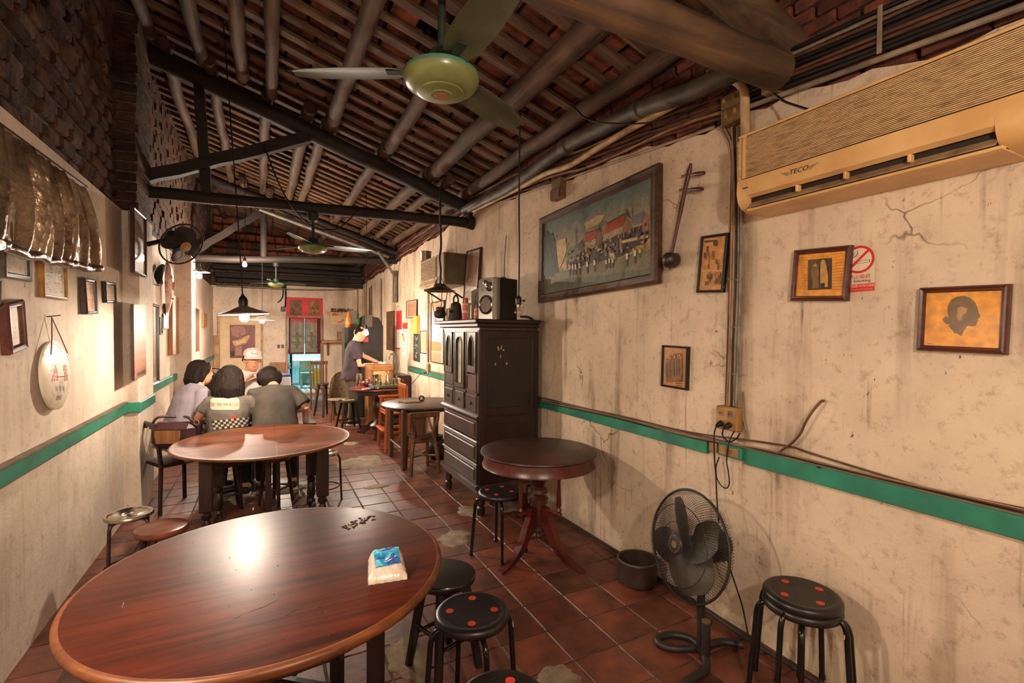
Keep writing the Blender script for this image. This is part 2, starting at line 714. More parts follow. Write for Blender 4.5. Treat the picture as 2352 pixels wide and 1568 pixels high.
for row in range(11):
    for col in range(70):
        y = Y0+.11+col*.218+(.109 if row % 2 else 0)
        z = 2.70+row*.068
        if z < ztop(y)-.05 or y > YB or z > 3.42:
            continue
        x = XR+.048+R.uniform(-.008, .008)
        if .3 < y < 6 and nb < 230:
            put('brick', bm[nb % 3], wr, (x, y, z), (0, 0, R.uniform(-.02, .02)))
            nb += 1
        else:
            far.box((x, y, z), (.05, .205, .056))
part('distant_bricks', far, BRICK, wr, kind='stuff')

# left wall: plaster below, old brick above, two pilasters
wl = struct('wall_left', 'cream plaster wall with green band and dark brick above, hung with old frames')
vs, fs = [], []
ny, nz = 120, 18
for j in range(ny+1):
    y = Y0+(YB+.02-Y0)*j/ny
    for k in range(nz+1):
        z = 2.63*k/nz
        d = .002*math.sin(y*1.3+z*1.9)+.0015*math.sin(y*3.3-z*4.2)-.002
        vs.append((XL+d, y, z))
    vs.append((XL-.2, y, 2.63))
q = nz+2
for j in range(ny):
    for k in range(q-1):
        a = j*q+k
        fs.append((a, a+q, a+q+1, a+1))
part('plaster_skin', MB().add(vs, fs), PLASTER_L, wl, smooth=60)
part('pilaster', MB().box((XL+.005, 5.43, 1.315), (.21, .58, 2.63), b=.01), PLASTER_L, wl)
part('pilaster', MB().box((XL+.01, 8.0, 1.315), (.36, .42, 2.63), b=.01), PLASTER_L, wl)
part('wall_core', MB().box((XL-.22, (Y0+YB)/2, 3.7), (.28, YB-Y0, 2.2)), MORTAR, wl)
LBRICK = mat('dark_rubble_brick', sr(92, 62, 43), sr(44, 29, 21), scale=8, rough=.95, bump=.7, var=.35)
bm2 = [mesh_from('brick', MB().box((0, 0, 0), (.06, w, h), b=.012), LBRICK) for w, h in ((.215, .082), (.19, .08), (.225, .076))]
far = MB()
cand = []
for row in range(22):
    for col in range(64):
        y = Y0+.12+col*.232+(.116 if row % 2 else 0)+R.uniform(-.012, .012)
        z = 2.68+row*.094+R.uniform(-.006, .006)
        if y < YB and z < 4.75:
            cand.append((abs(y-4.6)+.4*(z-2.7), y, z))
cand.sort()
for k, (d, y, z) in enumerate(cand):
    x = XL-.082+R.uniform(-.012, .016)
    if k < 285:
        put('brick', bm2[k % 3], wl, (x, y, z), (R.uniform(-.06, .06), 0, R.uniform(-.03, .03)))
    else:
        far.box((x, y, z), (.06, .21, .08))
part('distant_bricks', far, LBRICK, wl, kind='stuff')
pb = mesh_from('pillar_brick', MB().box((0, 0, 0), (.20, .56, .066), b=.006), LBRICK)
for k in range(21):
    put('pillar_brick', pb, wl, (XL+.0+R.uniform(-.008, .008), 5.43+R.uniform(-.008, .008), 2.67+k*.083), (0, 0, R.uniform(-.03, .03)))
part('pillar_core', MB().box((XL+.0, 5.43, 3.5), (.17, .52, 1.74)), MORTAR, wl)

# green dado bands
t1 = struct('trim_1', 'green painted dado band along the left wall')
for y0, y1, x in ((Y0, 5.13, XL+.012), (5.72, 5.9, XL+.012), (5.9, YB, XL+.012)):
    part('band', MB().box((x, (y0+y1)/2, .958 if y0 < 5 else 1.0), (.03, y1-y0, .084), b=.004), TEAL, t1)
part('band', MB().box((XL+.105, 5.43, .958), (.035, .62, .084), b=.004), TEAL, t1)
part('band', MB().box((XL+.055, 5.132, .958), (.12, .03, .084), b=.004), TEAL, t1)
part('dusty_ledge', MB().box((XL+.016, (Y0+5.13)/2, 1.004), (.036, 5.13-Y0, .010)), mat('ledge_dust', sr(120, 100, 74), sr(86, 70, 52)), t1)
t2 = struct('trim_2', 'green painted dado band along the right wall, wires lying on it')
for y0, y1, z, h in ((Y0, 1.745, .966, .088), (1.985, 3.1, .958, .076), (3.1, 8.6, .956, .066)):
    part('band', MB().box((XR-.014, (y0+y1)/2, z), (.03, y1-y0-.004, h), b=.004), TEAL, t2)
part('dusty_ledge', MB().box((XR-.016, (Y0+8.6)/2, 1.012), (.036, 8.6-Y0, .007)), mat('ledge_dust', sr(90, 74, 56), sr(60, 50, 40)), t2)

# back wall with doorway
wb = struct('wall_back', 'plaster end wall with a doorway, dark beams and brick gable above')
DX0, DX1, DZ = .50, 1.33, 1.96
part('plaster_panel', MB().box(((XL-.2+DX0)/2, YB+.1, 1.34), (DX0-XL+.2, .2, 2.68)), PLASTER_L, wb)
part('plaster_panel', MB().box(((XR+.2+DX1)/2, YB+.1, 1.43), (XR+.2-DX1, .2, 2.86)), PLASTER_L, wb)
part('plaster_lintel', MB().box(((DX0+DX1)/2, YB+.1, (2.78+DZ)/2), (DX1-DX0, .2, 2.78-DZ)), PLASTER_L, wb)
part('gable_core', MB().box((.6, YB+.2, 3.8), (3.8, .12, 2.3)), MORTAR, wb)
for k, (z, h, d) in enumerate(((2.80, .10, .22), (2.93, .12, .16), (3.10, .09, .26), (3.25, .13, .18), (3.37, .07, .28))):
    part('loft_beam', MB().box((.64+R.uniform(-.05, .05), YB-.02+R.uniform(-.05, .05), z), (3.36, d, h), RY(R.uniform(-.008, .008)), b=.012), DARKBEAM_X, wb)
GB = mat('gable_brick', sr(176, 98, 64), sr(112, 62, 44), scale=6, rough=.9, bump=.4, var=.4)
gb = [mesh_from('gable_brick', MB().box((0, 0, 0), (w, .07, .15), b=.012), GB) for w in (.27, .21, .16)]
for row in range(8):
    x = XL-.05+R.uniform(0, .1)
    while x < XR:
        k = R.randrange(3)
        w = (.27, .21, .16)[k]
        z = 3.50+row*.185
        if z < zrafter(x)+.25 and R.random() > .12:
            put('gable_brick', gb[k], wb, (x+w/2, YB+.12+R.uniform(-.015, .02), z), (0, R.uniform(-.05, .05), 0))
        x += w+.022
    part('mortar_ledge', MB().box((.63, YB+.10, 3.405+row*.185), (3.4, .10, .018)), DARKBEAM_X, wb)
wf = struct('wall_front_bounce', 'unseen wall added behind the viewer to bounce light', MB().box((.64, Y0-.1, 2.2), (3.8, .2, 4.6)), PLASTER_L)  # unseen end wall, added to bounce and hold in the room's light

# the roof: trusses, round purlins, battens, roof bricks
ce = struct('ceiling', 'old sloping timber roof of log purlins, battens and clay bricks')


def log(a, b, r0, r1, n=10, seg=12, wob=.012, seed=0):
    r = random.Random(seed)
    a, b = Vector(a), Vector(b)
    mb = MB()
    pts, rad = [], []
    for i in range(seg+1):
        t = i/seg
        p = a.lerp(b, t)
        pts.append(p+Vector((r.uniform(-wob, wob), 0, r.uniform(-wob, wob))))
        rad.append((r0+(r1-r0)*t)*(1+r.uniform(-.07, .07)))
    return mb.tube(pts, rad, n)


def purlin(x, y0, y1, r, dx=0, seed=0, dz=0):
    zc = zrafter(x)+r+.01+dz
    part('purlin', log((x-dx/2, y0, zc), (x+dx/2, y1, zrafter(x+dx/2)+r+.01+dz), r*1.04, r*.93, seed=seed), LOG, ce, smooth=60)


for k, (x, r) in enumerate(((-.93, .06), (-.53, .066), (-.19, .062), (.06, .056), (.655, .072), (1.235, .078), (1.80, .088), (2.24, .07))):
    purlin(x, 1.30, 6.0 if x > .1 else 5.55, r, .02*math.sin(k*3), k)
for k, (x, r) in enumerate(((-.88, .058), (-.48, .055), (.0, .058), (.40, .066), (.585, .06), (1.20, .062), (1.72, .07), (1.95, .055), (2.25, .06))):
    purlin(x, 5.45 if k % 2 else 5.6, 9.7, r, -.04, 20+k)
for k, (x, r) in enumerate(((-.85, .06), (-.3, .06), (.1, .06), (.6, .066), (1.15, .06), (1.7, .065), (2.2, .06))):
    purlin(x, 9.3, YB+.1, r, .03, 40+k)
for k, (x, r) in enumerate(((-.8, .07), (-.2, .066), (.5, .07), (1.1, .07), (1.75, .07), (2.25, .07))):
    purlin(x, Y0, 1.75, r, .03, 60+k)

ang = math.atan(.31)
SL = math.sqrt(1+.31**2)
bt = [mesh_from('batten', MB().box((0, 0, 0), (3.55*SL, w, .03), b=.004), BATTEN) for w in (.088, .075, .10)]
ROOFY = .225
nrow = int((YB-Y0)/ROOFY)
bricks, rb = [], MB()
for j in range(nrow):
    y = Y0+.1+j*ROOFY
    put('batten', bt[j % 3], ce, (.64, y+R.uniform(-.015, .015), zrafter(.64)+.165+R.uniform(-.008, .006)), (R.uniform(-.08, .08), ang, R.uniform(-.008, .008)))
    x = XL-.1+R.uniform(0, .15)
    while x < XR+.1:
        w = R.choice((.2, .235, .25))
        bricks.append((x+w/2, y+ROOFY/2, w))
        x += w+.008
    # a dark board closes the roof above the bricks
rm = {w: mesh_from('roof_brick', MB().box((0, 0, 0), (w-.006, .205, .028), b=.004), ROOFTILE) for w in (.2, .235, .25)}
order = sorted([b for b in bricks if 2.4 < b[1] < 7.6], key=lambda b: abs(b[1]-4.2))[:296]
os_ = set(order)
for b in bricks:
    x, y, w = b
    z = zrafter(x)+.20+R.uniform(0, .012)
    rot = (R.uniform(-.04, .04), ang+R.uniform(-.02, .02), R.uniform(-.03, .03))
    if R.random() < .02:
        continue
    if b in os_:
        put('roof_brick', rm[w], ce, (x, y, z), rot)
    else:
        rb.box((x, y, z), (w-.006, .205, .028), RY(ang))
part('distant_roof_bricks', rb, ROOFTILE, ce, kind='stuff')
part('roof_deck', MB().box((.64, (Y0+YB)/2, zrafter(.64)+.27), (3.9*SL, YB-Y0+.4, .03), RY(ang)), SOOT, ce)


def beam(name, a, b, w, h, m=None, seed=1):
    """squared timber from a to b, slightly bowed"""
    a, b = Vector(a), Vector(b)
    d = (b-a)
    L_ = d.length
    M = Matrix.Translation((a+b)/2) @ d.to_track_quat('X', 'Z').to_matrix().to_4x4()
    r = random.Random(seed)
    n = 9
    vs, fs = [], []
    for i in range(n+1):
        x = L_*(i/n-.5)
        dz, dy = r.uniform(-.008, .008), r.uniform(-.008, .008)
        for sy, sz in ((-1, -1), (1, -1), (1, 1), (-1, 1)):
            vs.append((x, dy+sy*w/2*(1+r.uniform(-.06, .06)), dz+sz*h/2*(1+r.uniform(-.06, .06))))
    for i in range(n):
        for k in range(4):
            fs.append((i*4+k, i*4+(k+1) % 4, i*4+4+(k+1) % 4, i*4+4+k))
    fs += [(3, 2, 1, 0), tuple(n*4+k for k in range(4))]
    return part(name, MB().add(vs, fs, M), m or DARKBEAM_X, ce, smooth=30)


yt = 5.7
part('tie_beam', log((-1.1, yt, 2.925), (2.36, yt, 3.0), .055, .062, seed=91, wob=.006), DARKBEAM_X, ce, smooth=60)
part('rafter_beam', log((-1.2, yt, 4.30), (2.4, yt, 3.14), .085, .085, seed=92, wob=.01), DARKBEAM_X, ce, smooth=60)
beam('strut', (-1.08, yt-.02, 3.02), (.43, yt-.02, 3.70), .10, .11)
beam('post', (-.57, yt, 4.08), (-.5, yt, 2.95), .075, .09, seed=4)
part('beam_end', log((2.25, yt-.06, 3.0), (2.45, yt-.06, 2.98), .085, .085, seg=2, seed=93), DARKBEAM_X, ce, smooth=60)
yt = 1.55
NEARB = wood('near_beam', sr(112, 85, 59), sr(48, 34, 24), 'X', rough=.75, bump=.5, grain=12)
part('tie_beam', log((-1.1, yt, 2.92), (2.26, yt, 2.92), .10, .085, seed=94, wob=.006, n=14), NEARB, ce, smooth=60)
part('rafter_beam', log((-1.1, yt+.05, 4.25), (2.38, yt+.02, 3.06), .10, .095, seed=95, n=14), NEARB, ce, smooth=60)
yt = 9.55
STEEL = mat('grey_galvanised', sr(128, 122, 112), sr(96, 90, 82), scale=10, rough=.5, metal=.3, bump=.1)
part('tie_beam', log((-1.1, yt, 2.80), (2.36, yt, 3.02), .06, .07, seed=96, wob=.008), DARKBEAM_X, ce, smooth=60)
beam('strut', (-1.02, yt, 2.92), (-.05, yt, 3.68), .09, .10, seed=7)
beam('strut', (2.3, yt, 3.02), (-.02, yt, 3.72), .08, .09, seed=8)
part('post', MB().tube([(.0, yt+.02, 3.70), (.0, yt+.02, 2.85)], .055, 12), DARKBEAM_X, ce)
part('rafter_beam', log((-1.2, yt+.06, 4.30), (2.4, yt+.06, 3.16), .075, .075, seed=97), DARKBEAM_X, ce, smooth=60)
a0, a1 = at(596, 480, 1, 9.3), at(893, 590, 1, 9.3)
part('steel_strut', MB().tube([a0, a1], .032, 10), STEEL, ce)
a2, a3 = at(868, 578, 1, 9.2), at(908, 635, 0, 2.27)
part('steel_strut', MB().tube([a2, a3], .028, 10), STEEL, ce)
a4, a5 = at(907, 622, 0, 2.28), at(907, 694, 0, 2.28)
part('steel_strut', MB().box((a4+a5)/2, (.05, .16, (a4-a5).length), b=.004), STEEL, ce)
# ================================================================= LAMPS
WIRE = mat('black_wire', sr(26, 22, 19), sr(16, 13, 11), rough=.6, bump=0)
ENAM = mat('white_enamel', sr(226, 216, 198), sr(200, 186, 162), scale=9, rough=.35, bump=.05)
ENAMOUT = mat('weathered_enamel_outside', sr(150, 136, 118), sr(96, 84, 70), scale=9, rough=.45, bump=.1)
BAKE = mat('bakelite', sr(40, 30, 24), sr(24, 18, 15), rough=.4, bump=.05)


def bulb_profile(r):
    return [(.0001, -r), (r*.5, -r*.87), (r*.85, -r*.53), (r, 0), (r*.9, r*.45), (r*.62, r*.95), (r*.45, r*1.3), (r*.43, r*1.55)]


def bulb_glow(name, watts, r):
    A = 4*PI*r*r*1.05
    return glow(name, BULB, watts/(PI*A))


def pendant(label, loc, watts, rad, top, lean=0, group='white enamel pendant lamps', br=.038, sway=0):
    """loc is the centre of the shade rim, top the height of the cord"""
    x, y, z = loc
    t = thing('pendant_lamp', label, 'lamp', loc, group=group, rot=(0, lean, 0))
    h = rad*.34
    prof = [(rad, 0), (rad*.985, .004), (rad*.62, h*.40), (rad*.28, h*.82), (.03, h), (.03, h+.004), (rad*.27, h*.82+.006), (rad*.6, h*.40+.008), (rad, .010)]
    sh = part('lamp_shade', MB().lathe(prof[:5], 40, cap=False), ENAM, t, smooth=50)
    part('shade_outside', MB().lathe([(rad+.003, -.003), (rad+.003, .008), (rad*.62, h*.40+.006), (rad*.28, h*.82+.006), (.03, h+.005)], 40, cap=False), ENAMOUT, sh, smooth=50)
    part('bulb_socket', MB().lathe([(.019, h-.035), (.022, h), (.035, h+.006), (.037, h+.05), (.028, h+.075), (.012, h+.095), (.006, h+.11)], 20), BAKE, t)
    part('bulb', MB().lathe(bulb_profile(br), 16, TR(0, 0, h-.035-br*1.5)), bulb_glow('lit_bulb', watts, br), t, smooth=80)
    part('cord', MB().tube(spline([(0, 0, h+.1), (.004+sway*.3, 0, (top-z)*.4), (sway, 0, top-z)], 5), .0055, 6), WIRE, t)
    return t


pendant('lit conical white enamel pendant lamp hanging low in front of the diners', (-.15, 4.66, 1.757), P_TABLE, .190, zrafter(-.17)+.15, lean=-.06)
pendant('smaller looking lit pendant lamp just beyond the diners\' lamp', at(602, 733, 1, 9.6)-Vector((0, 0, .01)), P_FAR, .20, zrafter(.02)+.15)
pendant('lit pendant lamp cut off by the left edge, near the rolled plastic sheet', (-.75, 1.5, 1.815), P_NEAR, .215, zrafter(-.75)+.15)



def bare_bulb(name, label, loc, watts, top, br=.033):
    t = thing(name, label, 'lamp', loc)
    part('bulb', MB().lathe(bulb_profile(br), 16), bulb_glow('lit_bare_bulb', watts, br), t, smooth=80)
    part('bulb_socket', MB().lathe([(.02, br*1.35), (.022, br*1.5), (.022, br*1.5+.05), (.008, br*1.5+.07)], 16), BAKE, t)
    part('cord', MB().tube([(0, 0, br*1.5+.06), (.01, 0, (top-loc[2])*.5), (0, 0, top-loc[2])], .005, 6), WIRE, t)
    return t


bare_bulb('bare_bulb', 'lit bare bulb high up before the back beams, over the pendant cord', at(562, 608, 1, 8.9), P_BARE, zrafter(-.2)+.16, .033)
bare_bulb('bare_bulb', 'lit bare bulb in front of the standing cook\'s face', at(841, 765, 1, 7.55), P_COOK, zrafter(1.4)+.16, .036)
bare_bulb('bare_bulb', 'lit bare bulb near the front of the room, outside the view', (.35, -.70, 2.25), P_FRONT, zrafter(.35)+.15, .036)
p = at(458, 634, 0, -.80)
t = thing('wall_lamp', 'lit bulb with a small tin shade on a bracket by the left wall', 'lamp', p)
part('bulb', MB().lathe(bulb_profile(.034), 16), bulb_glow('lit_wall_bulb', P_WALL, .034), t, smooth=80)
part('lamp_shade', MB().lathe([(.13, .055), (.06, .085), (.025, .10)], 24, cap=False), ENAMOUT, t)
part('bulb_socket', MB().lathe([(.02, .045), (.024, .06), (.024, .11)], 14), BAKE, t)
part('bracket', MB().tube(spline([(0, 0, .11), (0, 0, .17), (-.1, 0, .19), (-.24, 0, .15)], 5), .008, 8), WIRE, t)
# ================================================================= WALL HANGINGS, helpers
FR_DARK = wood('dark_frame_wood', sr(74, 42, 32), sr(34, 20, 16), 'X', rough=.35, bump=.1, grain=30)
FR_BLACK = mat('black_frame', sr(36, 30, 27), sr(22, 18, 16), rough=.4, bump=.08)
FR_RED = wood('red_brown_frame', sr(104, 50, 40), sr(54, 26, 22), 'X', rough=.35, bump=.1, grain=30)
FR_GILT = mat('gilt_frame', sr(182, 136, 62), sr(120, 84, 36), rough=.38, metal=.4, bump=.2)
FR_PAINT = wood('painting_frame_wood', sr(98, 64, 38), sr(44, 28, 18), 'X', rough=.45, bump=.4, grain=26)
FR_SLAT = wood('tan_board', sr(190, 134, 80), sr(140, 92, 52), 'Z', rough=.55, bump=.1, grain=24)
FR_BRN = wood('brown_board', sr(122, 84, 56), sr(76, 50, 34), 'Z', rough=.55, bump=.1, grain=24)
RZR, RZL = -PI/2, PI/2


def wallgeo(c, ax, val, rz):
    """centre, width, height and roll of a rectangle whose corners tl, tr, br, bl were measured"""
    P = [at(px, py, ax, val) for px, py in c]
    X = Vector((math.cos(rz), math.sin(rz), 0))
    m = sum(P, Vector())/4
    q = [((p-m).dot(X), p.z-m.z) for p in P]
    w = ((q[1][0]-q[0][0])+(q[2][0]-q[3][0]))/2
    h = ((q[0][1]-q[3][1])+(q[1][1]-q[2][1]))/2
    roll = math.atan2((q[1][1]-q[0][1]+q[2][1]-q[3][1])/2, w)
    return m, w, h, roll


def planemap(t, y, s=1.0, ox=0, oy=0):
    """crop coordinates -> local x, z on the thing's plane at local y"""
    bpy.context.view_layer.update()
    Mi = t.matrix_world.inverted()
    o = Mi @ EYE

    def f(px, py):
        d = (Mi.to_3x3() @ ray(ox+px*s, oy+py*s))
        p = o + d*((y-o.y)/d.y)
        return (p.x, p.z)
    return f


def frame_mb(w, h, fwid, d, lip=.6):
    """mitred moulding round a w x h picture, front at local y = -d"""
    mb = MB()
    prof = [(0, 0), (0, -d*.75), (fwid*.25, -d), (fwid*.6, -d*.86), (fwid*.8, -d*.9), (fwid, -d*lip), (fwid, 0)]
    vs, fs = [], []
    for sx, sz in ((-1, -1), (1, -1), (1, 1), (-1, 1)):
        for o_, y in prof:
            vs.append((sx*(w/2-o_), y, sz*(h/2-o_)))
    n = len(prof)
    for k in range(4):
        for i in range(n):
            a, b = k*n+i, k*n+(i+1) % n
            c, e = ((k+1) % 4)*n+(i+1) % n, ((k+1) % 4)*n+i
            fs.append((a, e, c, b))
    return mb.add(vs, fs)


def picture(name, label, c, ax, val, rz, fwid, d, fm, art=None, bg=(.7, .6, .45), tilt=0, cat='picture', group=None, pane=True, nails=False, grow=0):
    side = 1 if ax == 0 and val > 0 else -1
    v = val - side*d if ax == 0 else val-d
    m, w, h, roll = wallgeo(c, ax, v, rz)
    w, h = w+grow, h+grow
    back = Vector((math.cos(rz+PI/2), math.sin(rz+PI/2), 0))
    t = thing(name, label, cat, m+back*d, group=group)
    t.rotation_euler = (Matrix.Rotation(rz, 3, 'Z') @ Matrix.Rotation(-roll, 3, 'Y') @ Matrix.Rotation(tilt, 3, 'X')).to_euler()
    if tilt:
        t.location = m+back*(d-abs(math.sin(tilt))*h*.5)
    if fwid > 0:
        part('frame', frame_mb(w, h, fwid, d), fm, t, smooth=25)
    iw, ih = w-2*fwid, h-2*fwid
    part('backing', MB().box((0, -d*.27, 0), (iw+.004, d*.5, ih+.004)), FR_DARK, t)
    mb = MB()
    mb.rect(-iw/2, -ih/2, iw/2, ih/2, -d*.55, bg)
    yy = -d*.55-.0006
    if art:
        art(mb, t, iw, ih, yy)
    pm = printed('framed_print', .5)
    part('print', mb, pm, t, smooth=0)
    if pane:
        part('glass_pane', MB().rect(-iw/2, -ih/2, iw/2, ih/2, -d*.63), GLASSM, t, smooth=0)
    return t


def shapes(mb, f, y, items):
    """items: (colour, [crop points]); every later one lies a hair in front"""
    for k, (c, pts) in enumerate(items):
        mb.flat([f(*p) for p in pts], y-.00025*k if len(items) < 60 else y-.00003*k, c)


# ---- right wall pictures
def art_lady(mb, t, w, h, y):
    f = planemap(t, y, .25595, 1750, 500)
    G = sr(122, 96, 66)
    shapes(mb, f, y, [
        (sr(230, 158, 60), [(1500, 670), (2130, 655), (2095, 1160), (1475, 1140)]),
        (G, [(1664, 840), (1668, 790), (1700, 735), (1750, 708), (1815, 698), (1870, 718), (1915, 760), (1938, 815), (1946, 850), (1964, 885), (1938, 908), (1942, 925), (1930, 940), (1922, 970), (1885, 976), (1845, 970), (1818, 1005), (1790, 1062), (1745, 1035), (1735, 1040), (1672, 965), (1690, 955)]),
        (G, [(1668, 885), (1640, 885), (1620, 912), (1640, 945), (1680, 958), (1700, 930)]),
        (sr(176, 136, 84), [(1752, 815), (1790, 792), (1845, 815), (1835, 850), (1800, 872), (1790, 925), (1765, 920), (1745, 885), (1758, 850)]),
        (sr(92, 64, 40), [(1486, 1124), (1530, 1128), (1530, 1132), (1486, 1128)]),
    ])


picture('framed_picture', 'framed orange print of a woman\'s head in dark silhouette', [(2108, 660), (2320, 652), (2308, 814), (2104, 805)], 0, XR, RZR, .022, .03, FR_RED, art_lady, sr(232, 162, 62))


def art_couple(mb, t, w, h, y):
    f = planemap(t, y, .25595, 1750, 500)
    D, M_, Lc = sr(70, 54, 34), sr(128, 94, 48), sr(196, 146, 72)
    shapes(mb, f, y, [
        (D, [(413, 378), (630, 358), (626, 640), (412, 650)]),
        (sr(92, 70, 42), [(414, 380), (500, 372), (480, 470), (440, 560), (413, 560)]),
        (M_, [(458, 425), (490, 405), (505, 430), (512, 470), (508, 560), (510, 632), (450, 634), (455, 560), (438, 500), (445, 455)]),
        (Lc, [(462, 425), (480, 408), (492, 425), (480, 440)]),
        (Lc, [(527, 400), (545, 374), (568, 380), (580, 430), (594, 520), (592, 620), (525, 628), (524, 520)]),
        (sr(216, 168, 92), [(536, 395), (550, 388), (560, 402), (552, 420), (538, 416)]),
        (sr(52, 40, 26), [(528, 588), (566, 584), (566, 636), (528, 638)]),
    ] + [(sr(196, 126, 44), [(330+k*7, 360+k*22), (400, 352+k*24), (398, 356+k*24), (332, 366+k*22)]) for k in range(13)]
      + [(sr(196, 126, 44), [(640, 330+k*26), (735, 312+k*27), (735, 316+k*27), (640, 335+k*26)]) for k in range(13)])


picture('framed_picture', 'framed orange print of a couple in robes, overlapping the no smoking sign', [(1819, 576), (1952, 561), (1946, 692), (1816, 690)], 0, XR, RZR, .024, .03, FR_RED, art_couple, sr(230, 156, 54), tilt=-.02)


def art_market(mb, t, w, h, y):
    f = planemap(t, y, .3571, 1480, 500)
    D = sr(104, 68, 36)
    it = [(sr(206, 146, 82), [(360, 130), (498, 115), (515, 455), (375, 458)])]
    r = random.Random(4)
    it += [(sr(84, 56, 34), [(388, 148), (470, 140), (472, 152), (388, 160)]), (sr(98, 66, 40), [(440, 145), (475, 150), (472, 182), (445, 178)])]
    for k in range(14):
        x, z = 385+r.uniform(0, 100), 165+r.uniform(0, 160)
        it.append((r.choice((D, sr(140, 92, 48), sr(120, 80, 44))), [(x, z), (x+r.uniform(6, 14), z+3), (x+r.uniform(4, 16), z+r.uniform(30, 60)), (x-3, z+30)]))
    it.append((sr(220, 164, 96), [(372, 338), (506, 336), (506, 344), (372, 346)]))
    for k in range(16):
        x, z = 385+r.uniform(0, 110), 350+r.uniform(0, 60)
        it.append((r.choice((D, sr(82, 54, 32), sr(150, 102, 54))), [(x, z), (x+r.uniform(5, 12), z+2), (x+r.uniform(3, 12), z+r.uniform(25, 50)), (x-3, z+25)]))
    shapes(mb, f, y, it)


picture('framed_picture', 'tall black framed tan print hanging between the bowed lute and the cables', [(1601, 544), (1663, 535), (1670, 671), (1608, 672)], 0, XR, RZR, .016, .028, FR_BLACK, art_market, sr(206, 150, 88), tilt=-.04)


def art_family(mb, t, w, h, y):
    f = planemap(t, y, .3571, 1480, 500)
    D = sr(66, 44, 22)
    it = [(sr(182, 118, 44), [(118, 832), (246, 842), (252, 1095), (125, 1080)])]
    for k in range(6):
        it.append((D, [(205, 1000+k*15), (246, 1004+k*15), (247, 1010+k*15), (200, 1006+k*15)]))
    for x, z, s in ((150, 905, 1), (172, 885, 1.15), (198, 875, 1.2), (218, 868, 1.25), (232, 870, 1.2)):
        it += [(sr(128, 82, 34), [(x-10*s, z+22*s), (x+10*s, z+22*s), (x+13*s, z+90*s), (x+8*s, z+150*s), (x-9*s, z+150*s), (x-13*s, z+80*s)]),
               (D, [(x-6*s, z+40*s), (x-1*s, z+28*s), (x+2*s, z+120*s), (x-7*s, z+120*s)]),
               (D, [(x+7*s*math.cos(a), z+10*s+10*s*math.sin(a)) for a in [k*PI/5 for k in range(10)]]),
               (sr(170, 112, 52), [(x+5*s*math.cos(a), z+12*s+7*s*math.sin(a)) for a in [k*PI/4 for k in range(8)]])]
    shapes(mb, f, y, it)


picture('framed_picture', 'small black framed golden print of a family on steps', [(1516, 792), (1576, 796), (1577, 897), (1519, 887)], 0, XR, RZR, .013, .03, FR_BLACK, art_family, sr(176, 114, 44))


